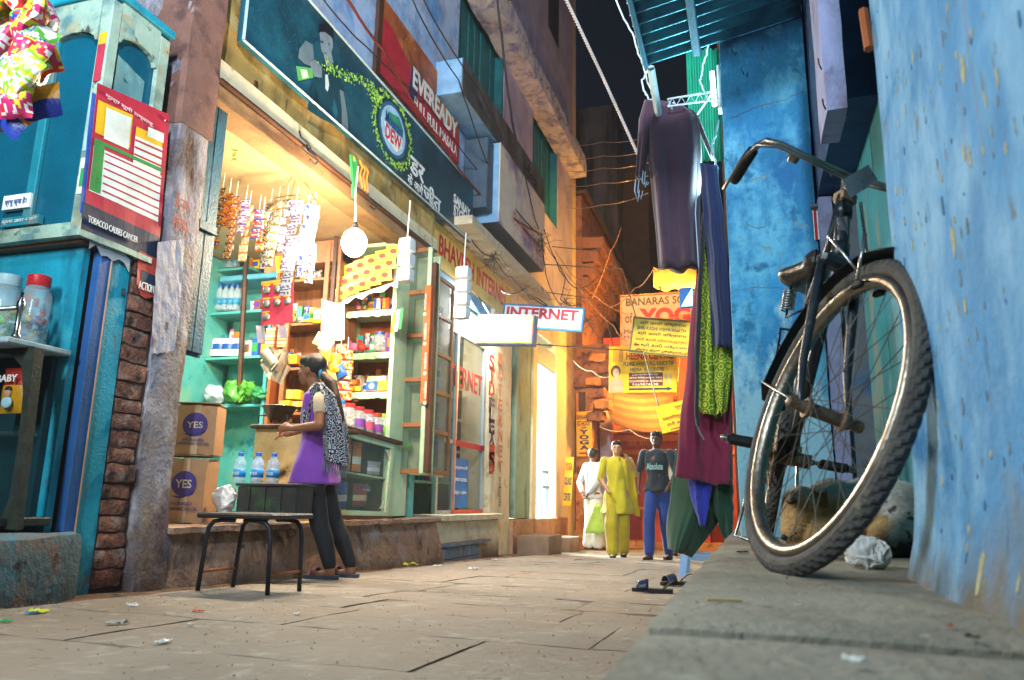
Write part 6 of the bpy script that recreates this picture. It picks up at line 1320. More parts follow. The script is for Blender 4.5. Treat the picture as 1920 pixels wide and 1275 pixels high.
LT = [('crumpled green wrapper in the gutter at the left edge',8,1168,.03,'#1f9a4a'),('yellow and blue wrapper in the gutter below the kiosk',72,1150,.045,'#d8d82a'),('small blue scrap floating beside the yellow wrapper',60,1152,.03,'#4f8fc0'),('clear plastic scrap glinting in the gutter',248,1138,.05,'clear_plastic'),('orange paper scrap left of the bench',372,1148,.03,'#e0602a'),('pale flat scrap on the flagstones left of the orange one',218,1172,.05,'#b0a89a'),('white curled scrap near the bench',356,1175,.025,'#c9c4bc'),('white paper strip in the left foreground',306,1207,.03,'#e4e2dc'),('grey scrap right of the bench on the flagstones',556,1154,.026,'#d0ccc6'),('yellow green leaf propped at the plinth foot',770,1060,.09,'#a8b03a'),('crumpled white tissue below the glass front',888,1068,.06,'#e8e4e8'),('white scrap at the foot of the step ledge',820,1062,.05,'#d8dcd0'),('small dark scrap on the flagstones near the sandals',1218,1148,.012,'#3a2f28'),('white pebble-like scrap on the flagstones near the sandals',1176,1147,.012,'#c9c2b0'),('tiny white scrap right of the far step',928,1050,.04,'#e0e0dc')]
for l, px, py, s_, c in LT: scrap(l, px, py, s_, c, nm='leaf' if 'leaf' in l else 'scrap')
for l, px, py, s_, c in (('white smudged scrap at the front of the ledge',1602,1248,.012,'#d8dcd4'),('pale crumb on the middle of the ledge',1498,1142,.006,'#c9c4a8'),('rusty leaf scrap on the ledge near the wall foot',1782,1181,.008,'#a8602f'),('dark bit of dirt on the ledge near the right edge',1825,1203,.009,'#3a342c'),('white chip beside the wall corner',1716,1078,.008,'#d8d0c0'),('dark crumb below the front tyre',1476,1089,.006,'#4a4036'),('dark torn strip at the far ledge edge',1392,1039,.022,'#3a3a30')): scrap(l, px, py, s_, c, ledge=True, nm='scrap')
a, b = AZ(1325,1127,.214), AZ(1392,1129,.214); one('straw', MB().tube([a+V(0,0,.003), b+V(0,0,.003)], .0025, 5), paint('#b8a070'), 'dry straw lying on the middle of the ledge', 'straw')
pc = AZ(1628, 1068, .212); pbm = MB().ell(pc + V(0,0,.038), (.05,.042,.038), None, 44, 30)
for v in pbm.v: n = noise.noise_vector(v*38); v += n*.014 + noise.noise_vector(v*90)*.005; v.z = max(v.z, .213)
one('paper_ball', pbm, mat('newsprint', '#d8d4d0', .7, var=.1, bump=.2, layers=[('#3a3a48', 60, .64, .03), ('#c2543f', 26, .7, .03)]), 'crumpled newspaper ball on the ledge behind the front tyre', 'paper ball')
a, b = AX(1652,-20,.30), AX(1628,95,.30); one('wood_stick', MB().tube([V(.3,1.75,a.z+.1), V(.298,1.71,AY(1630,92,1.71).z)], .011, 6), rust_wood, 'broken wooden batten at the top edge of the near blue wall', 'batten')
# grit: grains of sand and small stones nobody could count
gr = MB(); rg_ = random.Random(31)
for i in range(2600):
    yy = .9 + 9*rg_.random()**1.7; xx = rg_.uniform(-2.9, -.16) if rg_.random() < .7 else -2.95 + abs(rg_.gauss(0, .25))
    s_ = rg_.uniform(.0012, .0045); c = V(xx, yy, gz(yy) + .001 + s_*.3)
    gr.add([c+V(s_*1.3,0,-s_*.4), c+V(-s_*.6,s_*1.1,-s_*.4), c+V(-s_*.7,-s_,-s_*.4), c+V(0,0,s_*.7)], [(0,1,3),(1,2,3),(2,0,3),(0,2,1)])
for i in range(900):
    yy = .7 + 2.9*rg_.random()**1.3; xx = rg_.uniform(-.11, .29) if rg_.random() < .6 else .29 - abs(rg_.gauss(0, .05)); s_ = rg_.uniform(.0006, .0022); c = V(xx, yy, .2125 + s_*.3)
    gr.add([c+V(s_*1.3,0,-s_*.4), c+V(-s_*.6,s_*1.1,-s_*.4), c+V(-s_*.7,-s_,-s_*.4), c+V(0,0,s_*.7)], [(0,1,3),(1,2,3),(2,0,3),(0,2,1)])
gt_ = part('grit', gr, mat('grit_stone', '#8a7a68', .9, var=.6, vs=400, bump=0), None); tag(gt_, 'fine grit and sand strewn over the flagstones and ledge', 'grit', kind='stuff')

# flaked patches of bare plaster standing in the limewash of the near wall
from mathutils.bvhtree import BVHTree
nw = [o for o in bh.children if o.name.startswith('near_wall')][0]
t0_ = org(nw); bv = BVHTree.FromPolygons([v.co + t0_ for v in nw.data.vertices], [list(p.vertices) for p in nw.data.polygons])
rk = random.Random(17); fk = [MB(), MB(), MB()]
for i in range(260):
    yy = .55 + 1.2*rk.random(); zz = .24 + 1.75*rk.random()**1.2; hit = bv.ray_cast(V(-.3, yy, zz), V(1,0,0))
    if hit[0] is None: continue
    c, n = hit[0], hit[1]; n = n if n.x < 0 else -n
    a = n.cross(V(0,0,1)).normalized(); b = a.cross(n).normalized(); s_ = rk.uniform(.0015, .005) * (2.2 if rk.random() < .1 else 1); e_ = rk.uniform(1.2, 3.6)
    K = 11; pts = [c + a*(s_*math.cos(q*6.283/K)*rk.uniform(.6,1.3)) + b*(s_*e_*math.sin(q*6.283/K)*rk.uniform(.7,1.2)) for q in range(K)]
    pts = [p + n*.0012 for p in pts]; j = 0 if rk.random() < .55 else (1 if rk.random() < .6 else 2)
    fk[j].prism(pts, -n*.003)
for j, c in enumerate(('#b3ab80', '#77858a', '#3f6f92')):
    o = part('paint_flake', fk[j], mat('flake_%d' % j, c, .9, var=.25, vs=60, bump=.4, bs=120), bh); o['kind'] = 'stuff'
# ------------------------------------------------------------------ bicycle leaning on the near wall
tyre_m = mat('tyre_rubber', '#474543', .75, var=.3, vs=20, bump=.4, bs=120, layers=[('#6f6456', 20, .66, .05)])
chrome = mat('worn_chrome', '#8f867c', .38, metal=1, var=.15, vs=20, bump=.15, layers=[('#6f4a30', 26, .66, .05)])
enamel = mat('black_enamel', '#1c232b', .35, var=.3, bump=.15, spec=.6, layers=[('#5f5248', 16, .66, .05)])
leather = mat('saddle_leather', '#2a2422', .35, var=.2, bump=.2)
hubm = mat('rusty_hub', '#7d6550', .5, metal=.6, var=.3, bump=.3)
LAM, ALP = R(11.5), R(22)
bk2 = thing('bicycle', 'old black roadster bicycle leaning against the near blue wall with its front wheel turned', 'bicycle', (.06, 2.3, .21))
up0 = V(math.sin(LAM), 0, math.cos(LAM)); f0 = V(0,-1,0); a0 = V(math.cos(LAM), 0, -math.sin(LAM))
def FP(y, h, s=0): return V(.088 - .062*(y-1.81)/1.04, y, .21) + up0*h + a0*s
RW = .343
def wheel(name, c, fd, av, upv, parent):
    "wheel in its own frame: x forward, y axle, z up"
    Mw = Matrix((fd, av, upv)).transposed().to_4x4(); Mw.translation = c - org(parent)
    nu = 72; prof = [(-.014,.018),(-.018,.010),(-.018,.002),(-.010,-.004),(-.006,-.010),(.006,-.010),(.010,-.004),(.018,.002),(.018,.010),(.014,.018)]
    mb = MB(); o0 = []
    for i in range(nu):
        t = 2*math.pi*i/nu
        for w_, r_ in prof: mb.v.append(V((RW-.034+r_)*math.cos(t), w_, (RW-.034+r_)*math.sin(t)))
    k = len(prof)
    for i in range(nu):
        for j in range(k):
            j2 = (j+1) % k; i2 = (i+1) % nu; mb.f.append([i*k+j, i*k+j2, i2*k+j2, i2*k+j]); mb.m.append(0)
    w_ = part(name, mb, chrome, parent, True, local=True); w_.matrix_local = Mw
    mb = MB(); nu = 380; nv = 14
    for i in range(nu):
        t = 2*math.pi*i/nu
        for j in range(nv):
            p = 2*math.pi*j/nv; outer = math.cos(p)
            tread = 0
            if outer > .25: tread = .0033*(1 if ((i*1.0/5.0 + abs(math.sin(p))*1.3) % 1) < .62 else -.6)
            r_ = .020 + tread; mb.v.append(V((RW + r_*outer)*math.cos(t), .0205*math.sin(p)*(1 if tread >= 0 else .96), (RW + r_*outer)*math.sin(t)))
    for i in range(nu):
        for j in range(nv): j2 = (j+1) % nv; i2 = (i+1) % nu; mb.f.append([i*nv+j, i*nv+j2, i2*nv+j2, i2*nv+j]); mb.m.append(0)
    part('tyre', mb, tyre_m, w_, False, local=True)
    T = Matrix.Rotation(R(90), 4, 'X')
    hb_ = part('hub', MB().lathe([(.006,-.075),(.012,-.075),(.012,-.06),(.016,-.058),(.016,-.048),(.024,-.046),(.024,-.038),(.016,-.034),(.016,.034),(.024,.038),(.024,.046),(.016,.048),(.012,.06),(.012,.075),(.006,.075)], 16, T), hubm, w_, local=True); auto(hb_)
    for s_ in (-1, 1):
        for q in (-1, 1):
            me = MB().tube([V(.021*math.cos(q*1.4), s_*.041, .021*math.sin(q*1.4)), V(RW-.04, s_*.003, 0)], .0011, 5).mesh('spoke'); me.materials.append(mat('spoke_steel', '#5f5850', .55, metal=.5, bump=0))
            for i in range(9):
                o = bpy.data.objects.new('spoke', me); COL.objects.link(o); o.parent = w_; o.rotation_euler = (0, (i*2 + (0 if q > 0 else 1) + (.5 if s_ > 0 else 0))*math.pi/9, 0)
    return w_
CR = FP(1.96, .76); HT = FP(2.04, .95)
RT = Matrix.Rotation(ALP, 3, (HT-CR).normalized())
if (RT @ f0).x < 0: RT = RT.transposed()
fw, ax, upw = RT @ f0, RT @ a0, RT @ up0
fc = CR + RT @ (FP(1.80, .362) - CR); fc.z = .211 + .362*math.sqrt(1 - ax.z**2)
wheel('front_wheel', fc, fw, ax, upw, bk2)
rc_ = FP(2.88, .362); wheel('rear_wheel', rc_, f0, a0, up0, bk2)
def FW(x, y, z): return fc + fw*x + ax*y + upw*z
SC_ = FP(2.62, .83); BB = FP(2.44, .29); RA = rc_
fr = MB()
part('head_tube', MB().tube([CR - up0*.0, HT], .019, 14), enamel, bk2, True)
hb1 = CR + (HT-CR)*.15; hb2 = CR + (HT-CR)*.85
fm = MB(); fm.tube([hb2, SC_], .014, 12); fm.tube([hb1, BB], .0155, 12); fm.tube([FP(2.65,.9), BB], .0145, 12)
for s_ in (-1, 1): fm.tube([SC_, RA + a0*s_*.06], .008, 8); fm.tube([BB + a0*s_*.02, RA + a0*s_*.06], .009, 8)
part('frame', fm, enamel, bk2, True)
for p in (hb1, hb2): part('lug', MB().tube([p - (HT-CR).normalized()*.022, p + (HT-CR).normalized()*.022], .0225, 14), enamel, bk2, True)
part('badge', MB().bx(*[c for q in (0,) for c in ((CR+HT).x/2-.012, (CR+HT).x/2+.012)], (CR+HT).y/2-.0225, (CR+HT).y/2-.0205, (CR+HT).z/2-.02, (CR+HT).z/2+.03), chrome, bk2)
# fork: crown, two blades, brake rods
cr_ = FP(1.94, .745)
part('fork_crown', MB().box(cr_, (.11, .05, .035), Matrix((ax, fw, upw)).transposed(), .01), enamel, bk2)
for s_ in (-1, 1):
    b0_ = cr_ + ax*s_*.045; e = fc + ax*s_*.058
    part('fork_blade', MB().tube([b0_, b0_.lerp(e, .35) - fw*.012, b0_.lerp(e, .7) - fw*.022, b0_.lerp(e, .9) - fw*.01, e], [.0125,.012,.010,.008,.007], 10), enamel, bk2, True)
    part('axle_nut', MB().lathe([(.014,0),(.014,.02),(.007,.024)], 6, Matrix.Translation(e + ax*s_*.008) @ (ax*s_).to_track_quat('Z','Y').to_matrix().to_4x4()), hubm, bk2)
    part('brake_rod', MB().tube([HT + ax*s_*.03 + fw*.03, cr_ + ax*s_*.05 + fw*.025 + up0*.05, FW(.0, s_*.03, .34)], .004, 6), steel, bk2, True)
# mudguards
def guard(name, c, fd, av, upv, a0_, a1_, rad, wid, parent):
    n = 40
    def fn(u, v):
        t = R(a0_ + (a1_-a0_)*u); p = (v-.5)*2; r_ = rad - .016*p*p
        return c + (fd*math.cos(t) + upv*math.sin(t))*r_ + av*(p*wid)
    return part(name, MB().sheet(n, 8, fn, upv*.0015), enamel, parent, True)
gdf = guard('mudguard', fc, fw, ax, upw, 74, 166, RW+.048, .034, bk2)
e = [fc + (fw*math.cos(R(166)) + upw*math.sin(R(166)))*(RW+.045) + ax*s_*.033 for s_ in (-1,1)]
d_ = (-(fw*math.sin(R(-14))) - upw)*.06
part('mud_flap', MB().prism([e[0], e[1], e[1]+V(.0,.01,-.06), e[0]+V(.0,.0,-.05)], V(-.003,-.003,0)), leather, bk2)
for s_ in (-1, 1): part('guard_stay', MB().tube([fc + ax*s_*.05, e[0 if s_ < 0 else 1]], .003, 6), steel, bk2, True)
guard('mudguard', rc_, f0, a0, up0, 40, 200, RW+.048, .034, bk2)
# stem, bars, grips, levers
ST = FP(2.065, 1.035)
part('stem', MB().tube([HT, ST], .0125, 12), chrome, bk2, True)
part('stem_clamp', MB().box(HT + up0*.01, (.05,.05,.035), Matrix((ax, fw, up0)).transposed(), .008), hubm, bk2)
part('lamp_bracket', MB().prism([HT+fw*.03+ax*-.0+up0*.0, HT+fw*.06+ax*.05+up0*.06, HT+fw*.06+ax*.02+up0*.09, HT+fw*.03-ax*.03+up0*.04], fw*.003), steel, bk2)
def HB(a, f, u): return ST + ax*a + fw*f + up0*u
for s_ in (-1, 1):
    part('handlebar', MB().tube([HB(0,0,0), HB(s_*.12,.012,.004), HB(s_*.2,.012,.012), HB(s_*.232,-.005,.016), HB(s_*.246,-.04,.012), HB(s_*.25,-.075,.0)], .0098, 12), chrome, bk2, True)
    part('grip', MB().tube([HB(s_*.249,-.06,.005), HB(s_*.253,-.1,-.012), HB(s_*.256,-.155,-.04), HB(s_*.257,-.172,-.048)], [.0155,.017,.0165,.015], 12), black, bk2, True)
    part('brake_lever', MB().tube([HB(0,.02,-.02), HB(s_*.14,.03,-.01), HB(s_*.21,.03,-.006), HB(s_*.26,.008,-.012), HB(s_*.278,-.05,-.038), HB(s_*.285,-.12,-.076), HB(s_*.287,-.15,-.093)], .0052, 8), chrome, bk2, True)
    part('lever_clip', MB().tube([HB(s_*.14,.0,.0), HB(s_*.165,.0,.0)], .018, 10), chrome, bk2, True)
part('bell_clamp', MB().tube([HB(.03,0,0), HB(.055,0,0)], .02, 10), hubm, bk2, True)
# saddle, springs, chainset, pedals, stand
Ss = FP(2.68, .955)
def sad(u, v):
    t = u*2*math.pi; yy = v; wdt = .035 + .075*min(1, max(0, (yy-.25)/.45))**1.2 if yy < .85 else .11*math.sqrt(max(0,1-((yy-.85)/.15)**2))
    wdt = max(wdt*(1 if yy > .06 else yy/.06), .002)
    return Ss + V(0, -.14 + .28*yy, 0) + a0*wdt*math.cos(t) + up0*(.035*math.sin(t) if math.sin(t) > 0 else .055*math.sin(t)*(.4+.6*yy)) + up0*(.02*(yy-.4)**2)
part('saddle', MB().grid(24, 22, sad), leather, bk2, True)
for s_ in (-1, 1):
    b_ = Ss + V(0,.09,0) + a0*s_*.06
    part('saddle_spring', MB().tube([b_ - up0*(.05+.075*i/90) + (V(0,1,0)*math.cos(i*.56) + a0*math.sin(i*.56))*.021 for i in range(91)], .0035, 5), steel, bk2, True)
    part('spring_rod', MB().tube([b_ - up0*.02, b_ - up0*.15, Ss - up0*.13], .005, 6), black_iron, bk2, True)
part('seat_post', MB().tube([Ss - up0*.04, FP(2.65,.86)], .0125, 10), chrome, bk2, True)
T = Matrix((f0, up0, -a0)).transposed().to_4x4(); T.translation = BB - a0*.045
cr2 = part('chainring', MB().lathe([(.06,-.002),(.092,-.002),(.092,.002),(.06,.002)], 44, T), hubm, bk2)
for i in range(5): an = i*1.257; part('spider_arm', MB().tube([BB - a0*.045, BB - a0*.045 + (f0*math.cos(an)+up0*math.sin(an))*.065], .006, 6), hubm, bk2)
part('bottom_bracket', MB().tube([BB - a0*.06, BB + a0*.06], .022, 14), hubm, bk2, True)
ch2 = []
for i in range(20): an = math.pi/2 - math.pi*i/19; ch2.append(BB - a0*.045 + (f0*math.cos(an)+up0*math.sin(an))*.094)
for i in range(10): an = -math.pi/2 - math.pi*i/9; ch2.append(RA - a0*.045 + (f0*math.cos(an)+up0*math.sin(an))*.036)
part('chain', MB().tube(ch2, .0045, 6, closed=True), hubm, bk2)
for s_, sg in ((-1, 1), (1, -1)):
    p = BB + a0*s_*.062; q_ = p + f0*sg*.165 + up0*.012
    part('crank', MB().tube([p, q_], [.010,.008], 8), chrome, bk2, True)
    pd = part('pedal', MB().tube([q_, q_ + a0*s_*.125], .007, 8), steel, bk2, True)
    for k in (-1, 1): part('rubber_block', MB().box(q_ + a0*s_*.072 + up0*k*.0 + f0*k*.034 , (.085,.026,.026), Matrix((a0, f0, up0)).transposed(), .006), black, pd)
    part('end_cap', MB().ell(q_ + a0*s_*.128, (.011,.011,.011)), chrome, pd, True)
    part('pedal_plate', MB().box(q_ + a0*s_*.118, (.004,.09,.022), Matrix((a0, f0, up0)).transposed(), .001), steel, pd)
part('stand', MB().tube([RA - a0*.06, RA - a0*.1 - up0*.34 + V(0,-.12,0), RA - a0*.04 - up0*.345 + V(0,-.13,0), RA + a0*.1 - up0*.35 + V(0,-.12,0), RA + a0*.06], .006, 6), steel, bk2, True)
ca = [RA + up0*.40 + a0*s_*.06 for s_ in (-1,1)]
part('carrier', MB().tube([ca[0]-f0*.18, ca[0]+f0*.12, ca[1]+f0*.12, ca[1]-f0*.18], .005, 6, closed=True).tube([ca[0]-f0*.05, RA - a0*.06], .004, 6).tube([ca[1]-f0*.05, RA + a0*.06], .004, 6), black_iron, bk2, True)
part('brake_stirrup', MB().tube([FW(.02,-.045,.42), FW(.02,-.03,.31), FW(.02,.03,.31), FW(.02,.045,.42)], .005, 6), steel, bk2, True)
for s_ in (-1, 1): part('brake_block', MB().box(FW(.02, s_*.026, .3), (.04,.014,.016), Matrix((fw, ax, upw)).transposed(), .003), black, bk2)
# ------------------------------------------------------------------ sleeping dog
dg = thing('dog', 'tan and white spotted dog asleep on the ledge behind the bicycle wheel', 'dog', (.3, 2.75, .212))
def coat():
    m = bpy.data.materials.new('dog_coat'); m.use_nodes = True; nt = m.node_tree; L = nt.links; p = nt.nodes['Principled BSDF']
    g_ = nt.nodes.new('ShaderNodeNewGeometry'); sp = nt.nodes.new('ShaderNodeSeparateXYZ'); L.new(g_.outputs['Position'], sp.inputs[0])
    def noi(s, d=5):
        n = nt.nodes.new('ShaderNodeTexNoise'); n.inputs['Scale'].default_value = s; n.inputs['Detail'].default_value = d; L.new(g_.outputs['Position'], n.inputs['Vector']); return n.outputs[0]
    def mr(v, a, b):
        n = nt.nodes.new('ShaderNodeMapRange'); L.new(v, n.inputs[0]); n.inputs[1].default_value = a; n.inputs[2].default_value = b; return n.outputs[0]
    def ma(a, k, c):
        n = nt.nodes.new('ShaderNodeMath'); n.operation = 'MULTIPLY_ADD'; L.new(a, n.inputs[0]); n.inputs[1].default_value = k; L.new(c, n.inputs[2]); return n.outputs[0]
    def mx(f, a, b):
        n = nt.nodes.new('ShaderNodeMix'); n.data_type = 'RGBA'; L.new(f, n.inputs[0])
        for i, x in ((6, a), (7, b)):
            if hasattr(x, 'is_output'): L.new(x, n.inputs[i])
            else: n.inputs[i].default_value = (*lin(x), 1)
        return n.outputs[2]
    c = mx(mr(noi(14), .3, .7), '#b88248', '#d6a86c')
    c = mx(mr(ma(noi(6), .1, sp.outputs[0]), .40, .36), c, c)
    white_ = mx(mr(noi(26, 3), .56, .6), '#cfc5ba', '#4a4446')
    c = mx(mr(ma(noi(9), .10, sp.outputs[0]), .405, .43), c, white_)
    c = mx(mr(ma(noi(9), .08, sp.outputs[2]), .415, .44), c, '#c9c2b8')
    low = ma(noi(11), .1, sp.outputs[2]); n2 = nt.nodes.new('ShaderNodeMath'); n2.operation = 'MULTIPLY'; L.new(mr(low, .33, .29), n2.inputs[0]); L.new(mr(sp.outputs[0], .17, .2), n2.inputs[1])
    c = mx(n2.outputs[0], c, '#33261f')
    L.new(c, p.inputs['Base Color']); p.inputs['Roughness'].default_value = .9; p.inputs['Sheen Weight'].default_value = .3
    b = nt.nodes.new('ShaderNodeBump'); b.inputs['Strength'].default_value = .6; b.inputs['Distance'].default_value = .01; L.new(noi(160, 2), b.inputs['Height']); L.new(b.outputs[0], p.inputs['Normal'])
    return m
dm = coat()
D = lambda px, py, y: AY(px, py, y)
mb = MB()
hd = D(1503, 948, 2.62); nz = D(1481, 1000, 2.56)
mb.ell(hd, (.062,.06,.062)); mb.limb(hd + V(-.012,-.01,-.01), nz, .05, .029); mb.limb(hd + V(.03,.03,0), D(1560, 945, 2.74), .055, .085)
mb.ell(D(1580, 955, 2.78), (.13,.11,.095)); mb.ell(D(1640, 950, 2.8), (.13,.12,.10)); mb.ell(D(1685, 975, 2.74), (.10,.13,.125)); mb.ell(D(1550, 975, 2.68), (.06,.06,.07))
mb.chain((D(1570, 965, 2.68), .058), (D(1525, 1000, 2.6), .042), (D(1488, 1030, 2.58), .03)); mb.ell(D(1483, 1036, 2.57), (.034,.04,.022))
mb.chain((D(1600, 985, 2.66), .05), (D(1550, 1015, 2.6), .035), (D(1512, 1036, 2.58), .026))
mb.chain((D(1690, 990, 2.66), .075), (D(1650, 1025, 2.56), .045), (D(1600, 1038, 2.58), .026)); mb.chain((D(1712, 1000, 2.7), .04), (D(1690, 1036, 2.6), .022), (D(1640, 1040, 2.6), .012))
for v in mb.v: v.z = max(v.z, .214); v.x = min(v.x, .515)
db = body('body', mb, dm, dg, .0075, 5)
ear = part('ear', MB().sheet(8, 8, lambda u, v: hd + V(.03+.045*u, -.035-.012*v+.02*u, .05-.012*math.sin(u*3)-.055*v*(.4+.6*u)), (.003,.006,.002)), mat('ear_fur', '#8a5a30', .9, bump=.4, bs=200), dg, True)
part('nose', MB().ell(nz + V(-.016,-.016,-.012), (.012,.013,.010)), black, dg, True)
part('eye_line', MB().tube([hd + V(-.045,-.043,.012), hd + V(-.035,-.054,.006), hd + V(-.018,-.062,.012)], .004, 6), black, dg, True)
part('mouth_line', MB().tube([nz + V(-.02,-.02,-.018), nz + V(.0,-.03,-.012), nz + V(.018,-.034,.004)], .0025, 5), black, dg, True)

bpy.context.view_layer.update()
ev = db.evaluated_get(bpy.context.evaluated_depsgraph_get()); em = ev.to_mesh(); fu = MB(); rf_ = random.Random(8)
base_ = Vector(dg.location)
for p_ in em.polygons:
    if rf_.random() > .75: continue
    for k in range(2):
        vs_ = [em.vertices[i].co for i in p_.vertices]; a, b = rf_.random(), rf_.random()
        c = vs_[0]*(1-a)*(1-b) + vs_[1]*a*(1-b) + vs_[2 % len(vs_)]*a*b + vs_[-1]*(1-a)*b; n = p_.normal
        if c.z + base_.z < .222: continue
        t_ = V(.8, .35, -.25) + noise.noise_vector(c*16)*.9; t_ = (t_ - n*t_.dot(n)); t_ = t_.normalized() if t_.length > .01 else n.orthogonal()
        d = (t_*.8 + n*.38).normalized()*rf_.uniform(.008,.017); s_ = n.cross(t_)*.0009; r0 = c + base_
        fu.add([r0 - s_, r0 + s_, r0 + d], [(0,1,2)])
ev.to_mesh_clear()
o = part('fur', fu, dm, dg); o['kind'] = 'stuff'
# ------------------------------------------------------------------ girl at the counter
skin_m = mat('brown_skin', '#8a5a3f', .55, var=.08, vs=12, bump=.04, spec=.35)
hair_m = mat('black_hair', '#15100e', .45, var=.3, vs=40, bump=.3, bs=200)
gi = thing('person', 'girl in purple tunic and black leggings with a patterned scarf at the counter', 'person', (-2.75, 4.7, gz(4.7)))
def G(px, py, y): return AY(px, py, y)
H = G(584, 693, 4.74); nk = G(595, 735, 4.74); nS, fS = G(602, 752, 4.60), G(592, 748, 4.87)
nE, fE = G(598, 798, 4.52), G(575, 800, 4.86); nW, fW = G(549, 803, 4.56), G(548, 812, 4.80); nH, fH = G(533, 801, 4.58), G(536, 812, 4.77)
hipN, hipF = G(583, 893, 4.66), G(600, 893, 4.80); knN, knF = G(600, 985, 4.62), G(627, 980, 4.84)
anN, anF = G(617, 1072, 4.62), G(656, 1068, 4.86); anN.z = gz(4.62)+.075; anF.z = gz(4.86)+.075
mb = MB()
mb.ell(H + V(.012,0,.012), (.088,.072,.098)); mb.ell(H + V(-.038,0,-.045), (.052,.05,.062)); mb.limb(H + V(-.06,0,-.085), H + V(-.045,0,-.088), .026, .03)   # skull, jaw, chin
mb.ell(H + V(-.092,0,-.028), (.018,.013,.02)); mb.limb(H + V(-.078,0,.01), H + V(-.096,0,-.03), .011, .013)   # nose
mb.ell(H + V(-.084,0,-.062), (.011,.02,.008)); mb.ell(H + V(-.082,0,-.076), (.011,.018,.008))                  # lips
mb.ell(H + V(-.072,0,.022), (.02,.055,.014)); mb.ell(H + V(-.06,-.04,-.03), (.025,.02,.022)); mb.ell(H + V(-.06,.04,-.03), (.025,.02,.022))   # brow, cheeks
mb.ell(H + V(.012,-.073,-.018), (.018,.01,.028)); mb.ell(H + V(.012,.073,-.018), (.018,.01,.028))
mb.limb(H + V(.01,0,-.06), nk, .046, .05)
mb.limb(nk + V(0,-.05,-.02), nk + V(0,.05,-.02), .05, .05); mb.limb(nk + V(0,0,-.05), G(592, 850, 4.73), .09, .1); mb.limb(nS, fS, .05, .05); mb.limb(G(592,870,4.73), (hipN+hipF)/2, .11, .11)
for S_, E_, W_, Hd_, sg in ((nS, nE, nW, nH, -1), (fS, fE, fW, fH, 1)):
    mb.chain((S_, .046), (E_, .034)); mb.chain((E_, .035), (E_.lerp(W_, .3), .034), (W_, .022)); mb.limb(W_, W_.lerp(Hd_, .5), .022, .026)
    d = (Hd_ - W_).normalized()
    mb.ell(W_.lerp(Hd_, .8), (.04,.02,.03))
    for k in range(4):
        b0 = Hd_ + V(-.012, sg*(-.012)+.008*k*-sg*.6, .014-.012*k); mb.chain((b0, .0095), (b0 + V(-.026,0,-.004), .0085), (b0 + V(-.044,-sg*.008,-.018), .0078), (b0 + V(-.047,-sg*.014,-.03), .007))
    t0 = W_.lerp(Hd_, .45) + V(0,0,.02); mb.chain((t0, .0105), (t0 + V(-.03,-sg*.012,.016), .0095), (t0 + V(-.055,-sg*.012,.01), .008))
for hp, kn, an in ((hipN, knN, anN), (hipF, knF, anF)):
    mb.chain((hp, .075), (kn, .05)); mb.chain((kn, .05), (kn.lerp(an, .3) + V(.012,0,0), .05), (an, .032)); mb.limb(an, an + V(.015,0,-.04), .034, .03)
    mb.chain((an + V(.01,0,-.04), .03), (an + V(-.08,-.005,-.05), .026), (an + V(-.125,-.006,-.058), .018))
    for k in range(5): q = an + V(-.13+.008*abs(k-1), -.03+.014*k, -.06); mb.limb(q, q + V(-.03+.003*k,0,-.002), .0095-.001*(k>0), .0085-.001*(k>0))
body('body', mb, skin_m, gi, .0062, 3)
part('eye', MB().ell(H + V(-.078,-.034,.0), (.009,.012,.007)), white, gi, True); part('eyebrow', MB().tube([H + V(-.088,-.015,.018), H + V(-.08,-.04,.022), H + V(-.06,-.056,.014)], .003, 5), hair_m, gi)
part('pupil', MB().ell(H + V(-.085,-.034,.0), (.005,.006,.006)), black, gi, True)
part('lips', MB().ell(H + V(-.09,0,-.069), (.008,.018,.009)), paint('#7a3a36'), gi, True)
hm = MB(); hm.ell(H + V(.028,0,.03), (.094,.08,.094)); hm.ell(H + V(-.028,0,.062), (.066,.07,.05)); hm.limb(H + V(.07,0,-.01), H + V(.098,0,-.035), .055, .04)
body('hair', hm, hair_m, gi, .009, 3)
pt_ = MB(); pt_.chain((H + V(.1,-.01,-.04), .03), (G(622, 718, 4.68), .04), (G(630, 745, 4.66), .034), (G(640, 775, 4.66), .02), (G(643, 790, 4.66), .008)); pt_.limb(G(618,715,4.66), G(632,760,4.64), .02, .012)
body('ponytail', pt_, mat('brown_hair', '#3f2419', .5, var=.4, vs=50, bump=.4, bs=200), gi, .008, 2)
part('hair_band', MB().tube([H + V(.1,-.01,-.04) + V(.0, .033*math.cos(i*.42), .033*math.sin(i*.42)) for i in range(16)], .011, 6, closed=True), paint('#1f8fb0'), gi, True)
vio = mat('violet_cloth', '#7d3fa0', .8, var=.12, vs=5, bump=.25, bs=180, sheen=.2)
def ring(px, py, rx, ry, y=4.735): return (G(px, py, y), rx, ry)
rr0 = [ring(597,736,.058,.075),ring(598,742,.075,.15),ring(597,756,.088,.155),ring(594,775,.1,.135),ring(593,800,.094,.122),ring(594,820,.092,.118),ring(593,842,.108,.13),ring(592,868,.135,.162),ring(591,890,.15,.172),ring(591,908,.158,.182)]
rr1 = [(rr0[i][0].lerp(rr0[i+1][0], q/4), rr0[i][1]+(rr0[i+1][1]-rr0[i][1])*q/4, rr0[i][2]+(rr0[i+1][2]-rr0[i][2])*q/4) for i in range(len(rr0)-1) for q in range(4)] + [rr0[-1]]
tu_ = MB().loft(rr1, 64, .045, 1, True, 0, 5)
tx_ = G(593,800,4.735).x
for v in tu_.v: n_ = noise.noise(V(v.x*7, v.y*7, v.z*4)) + .5*noise.noise(V(v.x*18, v.y*18, v.z*7)); v += V(v.x-tx_, v.y-4.735, 0)*n_*.15
part('tunic', tu_, vio, gi, True)
